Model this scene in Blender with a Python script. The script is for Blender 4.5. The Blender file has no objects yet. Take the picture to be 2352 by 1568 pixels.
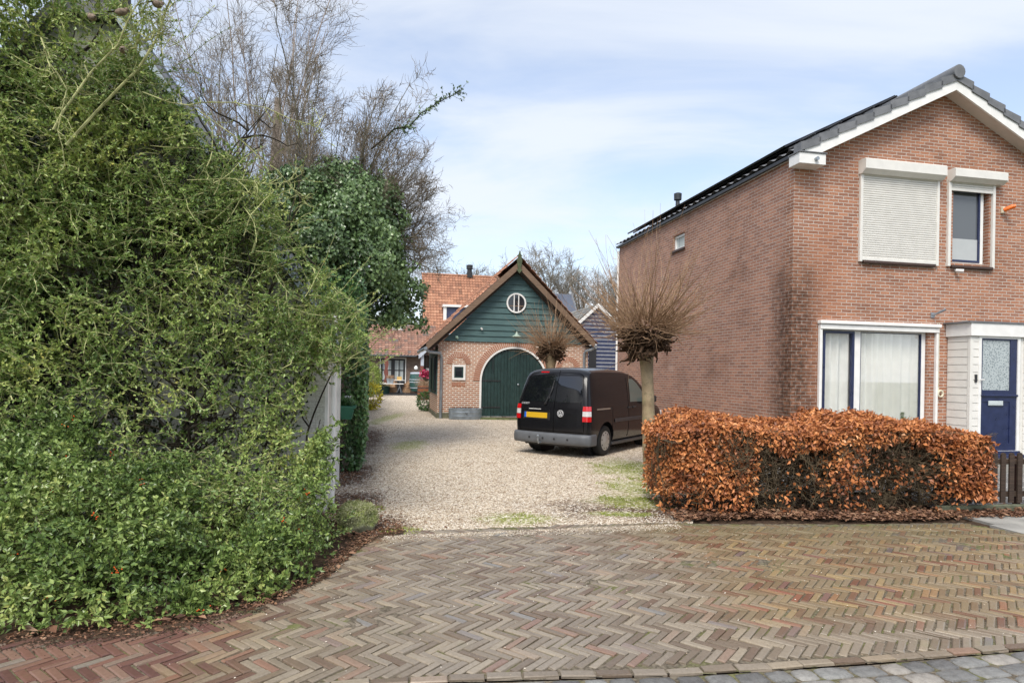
import bpy, math, random
import numpy as np
from mathutils import Vector, Matrix
S = bpy.context.scene
R = math.radians
# ------------------------------------------------------------------ camera
CAMZ, FOC, CX, HY, ROLL = 1.70, 1440.0, 1176.0, 855.0, 0.0175
cam = bpy.data.objects.new('camera', bpy.data.cameras.new('camera'))
S.collection.objects.link(cam); S.camera = cam
cam.data.sensor_width = 36; cam.data.lens = 36 * FOC / 2352
cam.data.shift_y = (HY - 784) / 2352
cam.data.clip_start = 0.05; cam.data.clip_end = 2000
cam.matrix_world = Matrix.Translation((0, 0, CAMZ)) @ Matrix.Rotation(R(90), 4, 'X') @ Matrix.Rotation(ROLL, 4, 'Z')
# ------------------------------------------------------------------ sky and sun
SUN_EL, SUN_AZ = 52, 197          # azimuth from +Y clockwise
w = bpy.data.worlds.new('World'); S.world = w; w.use_nodes = True
nt = w.node_tree; nt.nodes.clear()
def wn(t, **k):
    n = nt.nodes.new(t)
    for a, b in k.items(): setattr(n, a, b)
    return n
lk = nt.links.new
out = wn('ShaderNodeOutputWorld'); bg = wn('ShaderNodeBackground'); bg.inputs[1].default_value = 0.11
sky = wn('ShaderNodeTexSky', sky_type='NISHITA', sun_disc=False, sun_elevation=R(SUN_EL), sun_rotation=R(SUN_AZ))
sky.air_density = 1.0; sky.dust_density = 1.2; sky.ozone_density = 1.2
tc = wn('ShaderNodeTexCoord'); sp = wn('ShaderNodeSeparateXYZ'); lk(tc.outputs['Generated'], sp.inputs[0])
mx = wn('ShaderNodeMath', operation='MAXIMUM'); lk(sp.outputs[2], mx.inputs[0]); mx.inputs[1].default_value = 0.0
ad = wn('ShaderNodeMath', operation='ADD'); lk(mx.outputs[0], ad.inputs[0]); ad.inputs[1].default_value = 0.22
dx = wn('ShaderNodeMath', operation='DIVIDE'); lk(sp.outputs[0], dx.inputs[0]); lk(ad.outputs[0], dx.inputs[1])
dy = wn('ShaderNodeMath', operation='DIVIDE'); lk(sp.outputs[1], dy.inputs[0]); lk(ad.outputs[0], dy.inputs[1])
cb = wn('ShaderNodeCombineXYZ'); lk(dx.outputs[0], cb.inputs[0]); lk(dy.outputs[0], cb.inputs[1])
mp = wn('ShaderNodeMapping'); lk(cb.outputs[0], mp.inputs[0]); mp.inputs['Rotation'].default_value = (0, 0, R(-28)); mp.inputs['Scale'].default_value = (0.55, 1.3, 1); mp.inputs['Location'].default_value = (1.35, 0.4, 0)
nz = wn('ShaderNodeTexNoise'); lk(mp.outputs[0], nz.inputs['Vector']); nz.inputs['Scale'].default_value = 1.5; nz.inputs['Detail'].default_value = 7; nz.inputs['Roughness'].default_value = 0.55; nz.inputs['Distortion'].default_value = 0.5
cr = wn('ShaderNodeMapRange'); lk(nz.outputs[0], cr.inputs[0]); cr.inputs[1].default_value = 0.33; cr.inputs[2].default_value = 0.62; cr.inputs[3].default_value = 0.27; cr.inputs[4].default_value = 0.85
cr.interpolation_type = 'SMOOTHSTEP'
hz = wn('ShaderNodeMapRange'); lk(sp.outputs[2], hz.inputs[0]); hz.inputs[1].default_value = 0.0; hz.inputs[2].default_value = 0.36; hz.inputs[3].default_value = 0.7; hz.inputs[4].default_value = 0.0
mxx = wn('ShaderNodeMath', operation='MAXIMUM'); lk(cr.outputs[0], mxx.inputs[0]); lk(hz.outputs[0], mxx.inputs[1])
mc = wn('ShaderNodeMix', data_type='RGBA'); lk(mxx.outputs[0], mc.inputs[0]); lk(sky.outputs[0], mc.inputs[6]); mc.inputs[7].default_value = (5.6, 5.9, 6.35, 1)
sc = wn('ShaderNodeMix', data_type='RGBA', blend_type='MULTIPLY'); sc.inputs[0].default_value = 1; lk(sky.outputs[0], sc.inputs[6]); sc.inputs[7].default_value = (1.65, 1.58, 1.56, 1); lk(sc.outputs[2], mc.inputs[6])
lk(mc.outputs[2], bg.inputs[0]); lk(bg.outputs[0], out.inputs[0])
sl = bpy.data.lights.new('sun', 'SUN'); sl.energy = 2.5; sl.angle = R(28); sl.color = (1, 0.95, 0.87)
so = bpy.data.objects.new('sun', sl); S.collection.objects.link(so)
_d = Vector((math.sin(R(SUN_AZ)) * math.cos(R(SUN_EL)), math.cos(R(SUN_AZ)) * math.cos(R(SUN_EL)), math.sin(R(SUN_EL))))
so.rotation_euler = _d.to_track_quat('Z', 'Y').to_euler(); so.location = (0, -5, 30)
S.view_settings.view_transform = 'Standard'; S.view_settings.look = 'None'; S.view_settings.gamma = 1
S.view_settings.use_curve_mapping = False; S.view_settings.exposure = 0.6
S.render.engine = 'CYCLES'
# ------------------------------------------------------------------ pixel helpers (photo measured at 2352 x 1568)
def ray(px, py):
    qx, qy = px - CX, py - HY; c, s = math.cos(ROLL), math.sin(ROLL)
    return Vector(((c * qx + s * qy) / FOC, 1.0, -(-s * qx + c * qy) / FOC))
CAM = Vector((0, 0, CAMZ))
def P(px, py, Y): return CAM + ray(px, py) * Y
def G(px, py, z=0.0):
    r = ray(px, py); return CAM + r * ((z - CAMZ) / r.z)
TH = math.atan2(.202, .979)
U = Vector((math.cos(TH), math.sin(TH), 0)); V_ = Vector((-math.sin(TH), math.cos(TH), 0))
def front(o, px, py, off=0.0):      # local (x,z) on the plane y=off of a frame at o rotated by TH
    r = ray(px, py); d = (V_.dot(o - CAM) + off) / V_.dot(r); p = CAM + r * d - o
    return U.dot(p), p.z
def side(o, px, py, off=0.0):       # local (y,z) on the plane x=off
    r = ray(px, py); d = (U.dot(o - CAM) + off) / U.dot(r); p = CAM + r * d - o
    return V_.dot(p), p.z
# ------------------------------------------------------------------ mesh helpers
def npmesh(name, V, F, mat=None, parent=None, smooth=False, uv=True, fm=None):
    """V (n,3); F list of int arrays (m,k)"""
    V = np.asarray(V, np.float32); me = bpy.data.meshes.new(name)
    F = [np.asarray(f, np.int32) for f in F if len(f)]
    me.vertices.add(len(V)); me.vertices.foreach_set('co', V.ravel())
    nl = sum(f.size for f in F); npoly = sum(len(f) for f in F)
    me.loops.add(nl); li = np.concatenate([f.ravel() for f in F]); me.loops.foreach_set('vertex_index', li)
    me.polygons.add(npoly); st = []; o = 0
    for f in F:
        st.append(np.arange(len(f)) * f.shape[1] + o); o += f.size
    me.polygons.foreach_set('loop_start', np.concatenate(st).astype(np.int32))
    me.polygons.foreach_set('use_smooth', np.full(npoly, bool(smooth)))
    if fm is not None: me.polygons.foreach_set('material_index', np.asarray(fm, np.int32))
    me.update(calc_edges=True)
    if uv:
        nr = np.zeros(npoly * 3, np.float32); me.polygons.foreach_get('normal', nr); nr = np.abs(nr.reshape(-1, 3))
        lt = np.concatenate([np.full(len(f), f.shape[1]) for f in F]); nr = np.repeat(nr, lt, 0)
        co = V[li]; uvs = np.empty((nl, 2), np.float32)
        ax = np.argmax(nr * np.array([1, 1, 1.05]), 1)
        uvs[:, 0] = np.where(ax == 0, co[:, 1], co[:, 0]); uvs[:, 1] = np.where(ax == 2, co[:, 1], co[:, 2])
        me.uv_layers.new(name='UVMap').data.foreach_set('uv', uvs.ravel())
    ob = bpy.data.objects.new(name, me); S.collection.objects.link(ob)
    for m in (mat if isinstance(mat, (list, tuple)) else [mat]):
        if m: me.materials.append(m)
    if parent: ob.parent = parent
    return ob
class MB:
    def __init__(s): s.v = []; s.f = []; s.m = []; s.mi = 0
    def add(s, vs, fs):
        o = len(s.v); s.v += [tuple(v) for v in vs]
        for f in fs: s.f.append([i + o for i in f]); s.m.append(s.mi)
        return s
    def box(s, x0, x1, y0, y1, z0, z1, ch=0):
        if x0 > x1: x0, x1 = x1, x0
        if y0 > y1: y0, y1 = y1, y0
        if z0 > z1: z0, z1 = z1, z0
        if ch:
            c = min(ch, (x1-x0)*.45, (y1-y0)*.45, (z1-z0)*.45)
            vs = []
            for z in (z0, z1):
                for y in (y0, y1):
                    for x in (x0, x1):
                        sx = c if x == x0 else -c; sy = c if y == y0 else -c; sz = c if z == z0 else -c
                        vs += [(x, y+sy, z+sz), (x+sx, y, z+sz), (x+sx, y+sy, z)]
            I = lambda a, b, d: (d*4 + b*2 + a)*3     # corner index
            f = []
            f.append([I(0,0,0), I(0,0,1), I(0,1,1), I(0,1,0)]); f.append([I(1,0,0), I(1,1,0), I(1,1,1), I(1,0,1)])
            f.append([I(0,0,0)+1, I(1,0,0)+1, I(1,0,1)+1, I(0,0,1)+1]); f.append([I(0,1,0)+1, I(0,1,1)+1, I(1,1,1)+1, I(1,1,0)+1])
            f.append([I(0,0,0)+2, I(0,1,0)+2, I(1,1,0)+2, I(1,0,0)+2]); f.append([I(0,0,1)+2, I(1,0,1)+2, I(1,1,1)+2, I(0,1,1)+2])
            for b in (0, 1):
                for d in (0, 1): f.append([I(0,b,d)+1, I(1,b,d)+1, I(1,b,d)+2, I(0,b,d)+2])
            for a in (0, 1):
                for d in (0, 1): f.append([I(a,0,d), I(a,1,d), I(a,1,d)+2, I(a,0,d)+2])
            for a in (0, 1):
                for b in (0, 1): f.append([I(a,b,0), I(a,b,1), I(a,b,1)+1, I(a,b,0)+1])
            for a in (0, 1):
                for b in (0, 1):
                    for d in (0, 1): i = I(a,b,d); f.append([i, i+1, i+2])
            return s.add(vs, f)
        vs = [(x, y, z) for z in (z0, z1) for y in (y0, y1) for x in (x0, x1)]
        return s.add(vs, [(0,2,3,1), (4,5,7,6), (0,1,5,4), (2,6,7,3), (0,4,6,2), (1,3,7,5)])
    def prism(s, poly, a, b, axis='y'):
        """poly of 2d points extruded along axis from a to b; (x,z) for y, (y,z) for x, (x,y) for z"""
        n = len(poly)
        def p3(p, t): return {'y': (p[0], t, p[1]), 'x': (t, p[0], p[1]), 'z': (p[0], p[1], t)}[axis]
        vs = [p3(p, a) for p in poly] + [p3(p, b) for p in poly]
        return s.add(vs, [list(range(n)), list(range(2*n-1, n-1, -1))] + [(i, i+n, (i+1) % n+n, (i+1) % n) for i in range(n)])
    def ring(s, outer, inner, a, b, axis='y'):   # polygon ring (same count) extruded
        n = len(outer)
        def p3(p, t): return {'y': (p[0], t, p[1]), 'x': (t, p[0], p[1]), 'z': (p[0], p[1], t)}[axis]
        vs = [p3(p, a) for p in outer] + [p3(p, a) for p in inner] + [p3(p, b) for p in outer] + [p3(p, b) for p in inner]
        fs = []
        for i in range(n):
            j = (i+1) % n
            fs += [(i, j, n+j, n+i), (2*n+i, 3*n+i, 3*n+j, 2*n+j), (i, 2*n+i, 2*n+j, j), (n+i, n+j, 3*n+j, 3*n+i)]
        return s.add(vs, fs)
    def frame(s, x0, x1, z0, z1, w, y0, y1, axis='y'):
        return s.ring([(x0,z0),(x1,z0),(x1,z1),(x0,z1)], [(x0+w,z0+w),(x1-w,z0+w),(x1-w,z1-w),(x0+w,z1-w)], y0, y1, axis)
    def tube(s, pts, r, n=8, cap=True):
        pts = [Vector(p) for p in pts]; k = len(pts)
        if not isinstance(r, (list, tuple)): r = [r]*k
        vs = []; up = None
        for i, p in enumerate(pts):
            t = (pts[min(i+1, k-1)] - pts[max(i-1, 0)]).normalized()
            if up is None:
                up = Vector((0,0,1)) if abs(t.z) < .9 else Vector((1,0,0))
            a = t.cross(up).normalized(); up = a.cross(t).normalized(); b = up
            for j in range(n):
                an = 2*math.pi*j/n; vs.append(p + (a*math.cos(an) + b*math.sin(an))*r[i])
        fs = [(i*n+j, i*n+(j+1) % n, (i+1)*n+(j+1) % n, (i+1)*n+j) for i in range(k-1) for j in range(n)]
        if cap: fs += [list(range(n-1, -1, -1)), list(range((k-1)*n, k*n))]
        return s.add(vs, fs)
    def lathe(s, prof, n=20, c=(0,0,0), axis='z', sx=1, sy=1):
        vs = []
        for (r, h) in prof:
            for j in range(n):
                a = 2*math.pi*j/n; x, y = r*math.cos(a)*sx, r*math.sin(a)*sy
                vs.append({'z': (c[0]+x, c[1]+y, c[2]+h), 'y': (c[0]+x, c[1]+h, c[2]+y), 'x': (c[0]+h, c[1]+x, c[2]+y)}[axis])
        k = len(prof)
        fs = [(i*n+j, i*n+(j+1) % n, (i+1)*n+(j+1) % n, (i+1)*n+j) for i in range(k-1) for j in range(n)]
        fs += [list(range(n-1, -1, -1)), list(range((k-1)*n, k*n))]
        return s.add(vs, fs)
    def grid(s, rows):
        n = len(rows[0]); vs = [p for r in rows for p in r]
        return s.add(vs, [(i*n+j, i*n+j+1, (i+1)*n+j+1, (i+1)*n+j) for i in range(len(rows)-1) for j in range(n-1)])
    def build(s, name, mat, parent=None, smooth=False, ang=40):
        by = {}
        V = np.array(s.v, np.float32)
        for f, m in zip(s.f, s.m): by.setdefault(len(f), ([], []))[0].append(f); by[len(f)][1].append(m)
        F = []; fm = []
        for k in by: F.append(np.array(by[k][0])); fm += by[k][1]
        ob = npmesh(name, V, F, mat, parent, smooth, True, fm if any(fm) else None)
        if smooth and ang < 180:
            try: ob.data.set_sharp_from_angle(angle=R(ang))
            except Exception: pass
        return ob
def arc(cx, cz, r, a0, a1, n, rz=None):
    rz = rz or r
    return [(cx + r*math.cos(R(a0+(a1-a0)*i/n)), cz + rz*math.sin(R(a0+(a1-a0)*i/n))) for i in range(n+1)]
def boxes(name, mat, parent, lst, ch=.005):
    for b in lst: MB().box(*b, ch).build(name, mat, parent)
def thing(name, label, cat, loc=(0,0,0), rz=0.0, group=None):
    o = bpy.data.objects.new(name, None); S.collection.objects.link(o); o.empty_display_size = .1
    o.location = loc; o.rotation_euler = (0, 0, rz); return tag(o, label, cat, group)
def tag(o, label, cat, group=None, kind=None):
    if label: o['label'] = label
    if cat: o['category'] = cat
    if group: o['group'] = group
    if kind: o['kind'] = kind
    return o
def dup(o, loc, rz=None, label=None, parent=None):
    c = o.copy(); S.collection.objects.link(c)
    if parent: c.parent = parent
    else:
        c.location = loc
        if rz is not None: c.rotation_euler = (0, 0, rz)
        if label: c['label'] = label
    for ch in list(o.children): dup(ch, None, parent=c)
    return c
# ------------------------------------------------------------------ numpy plants
rng = np.random.default_rng(7)
def nrm(a): return a / np.maximum(np.linalg.norm(a, axis=-1, keepdims=True), 1e-9)
def grow(P0, D0, L, R0, n=5, wob=.15, up=0.0, tip=.3):
    P0 = np.atleast_2d(P0).astype(float); D = nrm(np.atleast_2d(D0).astype(float)); N = len(P0)
    L = np.broadcast_to(L, (N,)); R0 = np.broadcast_to(R0, (N,))
    pos = [P0]
    for i in range(n):
        D = nrm(D + wob*rng.normal(size=(N,3)) + np.array([0,0,1.0])*up)
        pos.append(pos[-1] + D*(L/n)[:,None])
    t = np.linspace(0, 1, n+1)
    return np.stack(pos, 1), R0[:,None]*(1 - t*(1-tip))
def spawn(pos, rad, k, t0, t1, ang, angj=.2):
    N, n, _ = pos.shape; idx = np.repeat(np.arange(N), k)
    t = rng.uniform(t0, t1, len(idx))*(n-1); i = np.minimum(t.astype(int), n-2); f = t-i
    a, b = pos[idx, i], pos[idx, i+1]; p = a+(b-a)*f[:,None]; T = nrm(b-a)
    r = rad[idx, i]*(1-f)+rad[idx, i+1]*f
    pr = nrm(np.cross(T, rng.normal(size=T.shape))); an = ang + angj*rng.normal(size=len(idx))
    return p, nrm(T*np.cos(an)[:,None]+pr*np.sin(an)[:,None]), r, t/(n-1)
def tubes(pos, rad, n=3):
    N, k, _ = pos.shape
    T = np.empty_like(pos); T[:,1:-1] = pos[:,2:]-pos[:,:-2]; T[:,0] = pos[:,1]-pos[:,0]; T[:,-1] = pos[:,-1]-pos[:,-2]
    T = nrm(T); ref = np.where(np.abs(T[:,:1,2:]) > .8, np.array([1.,0,0]), np.array([0,0,1.]))
    A = nrm(np.cross(T, ref)); B = np.cross(T, A)
    an = np.arange(n)*2*np.pi/n
    V = pos[:,:,None,:] + rad[:,:,None,None]*(A[:,:,None,:]*np.cos(an)[:,None]+B[:,:,None,:]*np.sin(an)[:,None])
    base = np.arange(N)[:,None,None]*k*n; i = np.arange(k-1)[None,:,None]*n; j = np.arange(n)[None,None,:]; j2 = (j+1) % n
    F = np.stack([base+i+j, base+i+j2, base+i+n+j2, base+i+n+j], -1).reshape(-1, 4)
    return V.reshape(-1,3), F
def join(parts):
    V = []; F = []; o = 0
    for v, f in parts: V.append(v); F.append(f+o); o += len(v)
    return np.concatenate(V), [np.concatenate(F)]
def leafmesh(Pt, A, Nn, L, W, fold=.25):
    """folded four-point leaves at Pt along A with normals Nn"""
    A = nrm(A); B = nrm(np.cross(Nn, A)); Nn = np.cross(A, B); n = len(Pt)
    L = np.broadcast_to(L, (n,))[:,None]; W = np.broadcast_to(W, (n,))[:,None]
    v = np.stack([Pt, Pt+A*L*.45+B*W*.5+Nn*W*fold, Pt+A*L, Pt+A*L*.45-B*W*.5+Nn*W*fold], 1)
    b = np.arange(n)[:,None]*4
    return v.reshape(-1,3), np.concatenate([b+np.array([0,1,2]), b+np.array([0,2,3])], 1).reshape(-1,3)
def rdir(n): return nrm(rng.normal(size=(n,3)))
def joinF(parts):
    V = []; F = {}; o = 0
    for v, f in parts: V.append(v); F.setdefault(f.shape[1], []).append(f+o); o += len(v)
    return np.concatenate(V), [np.concatenate(x) for x in F.values()]
# ------------------------------------------------------------------ materials
class NT:
    def __init__(s, name):
        s.m = bpy.data.materials.new(name); s.m.use_nodes = True; s.t = s.m.node_tree; s.t.nodes.clear()
        s.out = s.n('ShaderNodeOutputMaterial')
    def n(s, typ, ins=None, **k):
        nd = s.t.nodes.new(typ)
        for a, b in k.items(): setattr(nd, a, b)
        for a, b in (ins or {}).items():
            if isinstance(b, bpy.types.NodeSocket): s.t.links.new(b, nd.inputs[a])
            else: nd.inputs[a].default_value = b
        return nd
    def mix(s, f, a, b, mode='MIX'):
        c = lambda x: tuple(x)+(1,) if isinstance(x, (tuple, list)) and len(x) == 3 else x
        return s.n('ShaderNodeMix', {0: f, 6: c(a), 7: c(b)}, data_type='RGBA', blend_type=mode).outputs[2]
    def math(s, op, a, b=0.0, c=0.0): return s.n('ShaderNodeMath', {0: a, 1: b, 2: c}, operation=op).outputs[0]
    def rng(s, v, a, b, c=0.0, d=1.0): return s.n('ShaderNodeMapRange', {0: v, 1: a, 2: b, 3: c, 4: d}, interpolation_type='SMOOTHSTEP').outputs[0]
    def noise(s, vec, sc, det=4, ro=.55, dist=0): return s.n('ShaderNodeTexNoise', {'Vector': vec, 'Scale': sc, 'Detail': det, 'Roughness': ro, 'Distortion': dist}).outputs[0]
    def ramp(s, v, stops, const=False):
        nd = s.n('ShaderNodeValToRGB', {0: v}); r = nd.color_ramp
        if const: r.interpolation = 'CONSTANT'
        while len(r.elements) < len(stops): r.elements.new(.5)
        for e, (p, c) in zip(r.elements, stops): e.position = p; e.color = tuple(c)+(1,)
        return nd.outputs[0]
    def obj(s): return s.n('ShaderNodeTexCoord').outputs['Object']
    def uv(s): return s.n('ShaderNodeTexCoord').outputs['UV']
    def pos(s): return s.n('ShaderNodeNewGeometry').outputs['Position']
    def island(s): return s.n('ShaderNodeNewGeometry').outputs['Random Per Island']
    def bump(s, h, st=.3, d=.01, nrm=None):
        i = {'Height': h, 'Strength': st, 'Distance': d}
        if nrm: i['Normal'] = nrm
        return s.n('ShaderNodeBump', i).outputs[0]
    def done(s, col, rough=.6, normal=None, metal=0.0, spec=.5, coat=0, extra=None):
        c = tuple(col)+(1,) if isinstance(col, (tuple, list)) else col
        i = {'Base Color': c, 'Roughness': rough, 'Metallic': metal, 'Specular IOR Level': spec, 'Coat Weight': coat}
        if normal: i['Normal'] = normal
        i.update(extra or {})
        b = s.n('ShaderNodeBsdfPrincipled', i); s.t.links.new(b.outputs[0], s.out.inputs[0]); return s.m
def plain(name, col, rough=.6, var=.12, sc=6, bump=.1, metal=0, spec=.5, coat=0, fine=60):
    t = NT(name); v = t.obj()
    n1 = t.noise(v, sc, 5); n2 = t.noise(v, fine, 2)
    a = tuple(max(0, c*(1-var)) for c in col); b = tuple(min(1, c*(1+var)) for c in col)
    c = t.mix(t.rng(n1, .3, .7), a, b)
    return t.done(c, t.rng(n1, .2, .8, max(rough-.08, 0.02), min(rough+.08, 1)), t.bump(n2, bump, .002) if bump else None, metal, spec, coat)
def brickmat(name, c1, c2, mortar, bw=.21, rh=.0625, ms=.011, stains=None, hue=None, bs=.5, dirt=(.35, .3, .26), dirtf=.35):
    t = NT(name); uv = t.uv()
    d = t.noise(uv, 9, 3); 
    vv = t.n('ShaderNodeVectorMath', {0: uv, 1: t.n('ShaderNodeVectorMath', {0: t.n('ShaderNodeTexNoise', {'Vector': uv, 'Scale': 14.0, 'Detail': 3.0}).outputs[1], 1: (.5,.5,.5)}, operation='SUBTRACT').outputs[0]}, operation='MULTIPLY_ADD')
    vv = t.n('ShaderNodeVectorMath', {0: t.n('ShaderNodeVectorMath', {0: t.n('ShaderNodeTexNoise', {'Vector': uv, 'Scale': 14.0, 'Detail': 3.0}).outputs[1], 1: (.5,.5,.5)}, operation='SUBTRACT').outputs[0], 1: (.012,.012,0), 2: uv}, operation='MULTIPLY_ADD').outputs[0]
    b = t.n('ShaderNodeTexBrick', {'Vector': vv, 'Color1': c1+(1,), 'Color2': c2+(1,), 'Mortar': mortar+(1,), 'Scale': 1.0, 'Mortar Size': ms/2, 'Mortar Smooth': .15, 'Bias': 0.0, 'Brick Width': bw, 'Row Height': rh}, offset=.5, offset_frequency=2)
    col = t.mix(t.rng(t.noise(uv, 45, 3), .3, .75), b.outputs[0], t.mix(1.0, b.outputs[0], (.72,.68,.66), 'MULTIPLY'))
    big = t.noise(uv, .8, 5, .6)
    col = t.mix(t.rng(big, .45, .75, 0, dirtf), col, t.mix(1.0, col, dirt, 'MULTIPLY'))
    col = t.mix(t.rng(t.noise(uv, 1.7, 5, .6), .58, .75, 0, .3), col, t.mix(.6, col, (.62,.55,.5)))
    if stains: col = stains(t, col)
    h = t.math('MULTIPLY', t.math('SUBTRACT', 1.0, b.outputs[1]), 1.0)
    h = t.math('ADD', h, t.math('MULTIPLY', t.noise(uv, 80, 3), .35))
    return t.done(col, .85, t.bump(h, bs, .006), spec=.25)
def leafmat(name, stops, rough=.42, spec=.5, nsc=.9, trans=.0, posw=.5):
    t = NT(name); r = t.island(); n = t.noise(t.pos(), nsc, 4)
    k = t.math('ADD', t.math('MULTIPLY', r, 1-posw), t.math('MULTIPLY', t.rng(n, .3, .7), posw))
    m = t.done(t.ramp(k, stops), rough, spec=spec)
    if trans:
        b = [n_ for n_ in t.t.nodes if n_.type == 'BSDF_PRINCIPLED'][0]; tr_ = t.n('ShaderNodeBsdfTranslucent', {0: t.ramp(k, stops)})
        mm = t.n('ShaderNodeMixShader', {0: trans, 1: b.outputs[0], 2: tr_.outputs[0]}); t.t.links.new(mm.outputs[0], t.out.inputs[0])
    return m
def barkmat(name, a, b, sc=30):
    t = NT(name); v = t.pos(); n = t.noise(v, sc, 5); n2 = t.noise(v, 2.5, 3)
    c = t.mix(t.rng(n, .3, .7), a, b)
    return t.done(c, .85, t.bump(n, .5, .004), spec=.2)
M = {}
def dirty_corner(t, col):
    o = t.obj(); s = t.n('ShaderNodeSeparateXYZ', {0: o}); x, y, z = s.outputs
    ax = t.math('ABSOLUTE', x); dist = t.math('MULTIPLY', t.math('ADD', ax, y), 1.0)
    nz = t.noise(o, 2.2, 5, .65); nf = t.noise(o, 11, 3)
    dd = t.math('ADD', dist, t.math('MULTIPLY', nz, -.55))
    f = t.math('MULTIPLY', t.rng(dd, -.1, .62, 1, 0), t.rng(z, 3.0, 4.6, 1, 0))
    f = t.math('MULTIPLY', f, t.rng(nf, .2, .7, .35, 1))
    col = t.mix(t.math('MULTIPLY', f, .95), col, t.mix(1.0, col, (.2,.18,.16), 'MULTIPLY'))
    # rusty cleaner band beside the dark corner and pale wash under the upper sills
    g = t.math('MULTIPLY', t.rng(t.math('ABSOLUTE', t.math('SUBTRACT', x, .75)), .0, .55, 1, 0), t.rng(z, 4.2, 4.9, 1, 0))
    col = t.mix(t.math('MULTIPLY', g, .35), col, (.30,.12,.06))
    return col
M['brick'] = brickmat('red_brick', (.49,.235,.14), (.31,.15,.098), (.57,.52,.465), stains=dirty_corner, dirtf=.5, ms=.013)
M['brick_side'] = brickmat('red_brick_side', (.47,.245,.165), (.31,.165,.12), (.5,.455,.41), stains=dirty_corner, dirtf=.5, ms=.012)
M['barn_brick'] = brickmat('old_brick', (.5,.2,.095), (.38,.18,.115), (.72,.63,.53), bw=.22, rh=.074, ms=.036, bs=.8, dirtf=.25)
M['arch_brick'] = (lambda t: t.done(t.mix(t.rng(t.noise(t.pos(), 30, 3), .3, .7), (.44,.22,.14), (.34,.155,.1)), .85, spec=.25))(NT('arch_brick'))
M['mortar'] = plain('mortar', (.68,.6,.52), .9)
M['brown_brick'] = brickmat('brown_brick', (.17,.12,.095), (.24,.17,.13), (.3,.26,.23), dirtf=.4)
def greenstain(t, col):
    o = t.obj(); z = t.n('ShaderNodeSeparateXYZ', {0: o}).outputs[2]
    n = t.noise(o, 1.6, 5, .6)
    f = t.rng(n, .4, .7, 0, .55)
    return t.mix(f, col, (.42,.46,.27))
M['white_brick'] = brickmat('whitewashed_brick', (.66,.66,.62), (.6,.61,.57), (.5,.5,.47), ms=.01, stains=greenstain, bs=.35, dirtf=.3, dirt=(.7,.7,.66))
M['white'] = plain('white_paint', (.78,.77,.74), .4, .05)
M['cream'] = plain('cream_aluminium', (.71,.69,.64), .38, .04, bump=0)
M['soffit'] = plain('soffit_board', (.62,.56,.5), .6, .06)
M['whiteold'] = plain('weathered_white_paint', (.72,.71,.67), .6, .12, 3)
M['navy'] = plain('navy_paint', (.016,.024,.075), .32, .15)
M['navyb'] = plain('navy_boards', (.04,.05,.10), .45, .2)
M['green'] = plain('dark_green_paint', (.012,.036,.034), .45, .2)
def boardm(name, a, b):
    t = NT(name); o = t.obj(); m = t.n('ShaderNodeMapping', {0: o, 'Scale': (.6, .6, 14)}).outputs[0]
    n = t.noise(m, 3.5, 5, .65); n2 = t.noise(o, 1.2, 3)
    c = t.mix(t.rng(n, .3, .7), a, b); c = t.mix(t.rng(n2, .4, .7, 0, .4), c, t.mix(1.0, c, (.6,.62,.6), 'MULTIPLY'))
    return t.done(c, .6, t.bump(n, .3, .003), spec=.3)
M['teal'] = boardm('teal_boards', (.045,.093,.096), (.09,.158,.155))
M['brownwood'] = boardm('brown_board', (.14,.09,.06), (.23,.155,.105))
M['darkwood'] = boardm('dark_stained_wood', (.035,.024,.018), (.075,.05,.036))
M['redwood'] = plain('red_stained_post', (.16,.05,.035), .6)
M['redwoodb'] = boardm('barrel_wood', (.15,.055,.025), (.26,.1,.045))
M['zinc'] = plain('zinc', (.3,.33,.36), .4, .15, metal=.6)
M['galv'] = plain('galvanised_tub', (.27,.32,.37), .45, .18, metal=.4)
M['lead'] = plain('lead_flashing', (.42,.46,.52), .5)
M['dark'] = plain('black_plastic', (.02,.02,.022), .45, .1)
M['darkmetal'] = plain('dark_metal', (.045,.05,.055), .4, .2, metal=.3)
M['solar'] = plain('solar_frame', (.012,.013,.017), .3, .1, bump=0)
M['glassd'] = NT('dark_glass').done((.02,.024,.03), .04, spec=.8)
def curtain(name, a, b, fz=55):
    t = NT(name); o = t.obj(); m = t.n('ShaderNodeMapping', {0: o, 'Scale': (1, 1, .02)}).outputs[0]
    n = t.noise(m, fz*.22, 3); return t.done(t.mix(t.rng(n, .35, .65), a, b), .8, extra={'Coat Weight': .0})
M['curtain'] = curtain('net_curtain', (.62,.66,.63), (.36,.40,.39))
M['slate'] = plain('dark_roof_tile', (.15,.153,.16), .5, .2, 4)
M['sill'] = plain('brown_sill_tile', (.055,.03,.022), .5)
M['concrete'] = plain('concrete', (.3,.29,.26), .85, .2, 3, .4)
M['orangeplastic'] = plain('orange_lens', (.8,.16,.02), .3, .1)
M['ivoryplastic'] = plain('ivory_plastic', (.65,.6,.45), .5)
M['wicker'] = plain('wicker', (.35,.22,.13), .7, .3, 30, .6)
M['terracotta'] = plain('terracotta', (.28,.12,.07), .8, .2)
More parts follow.
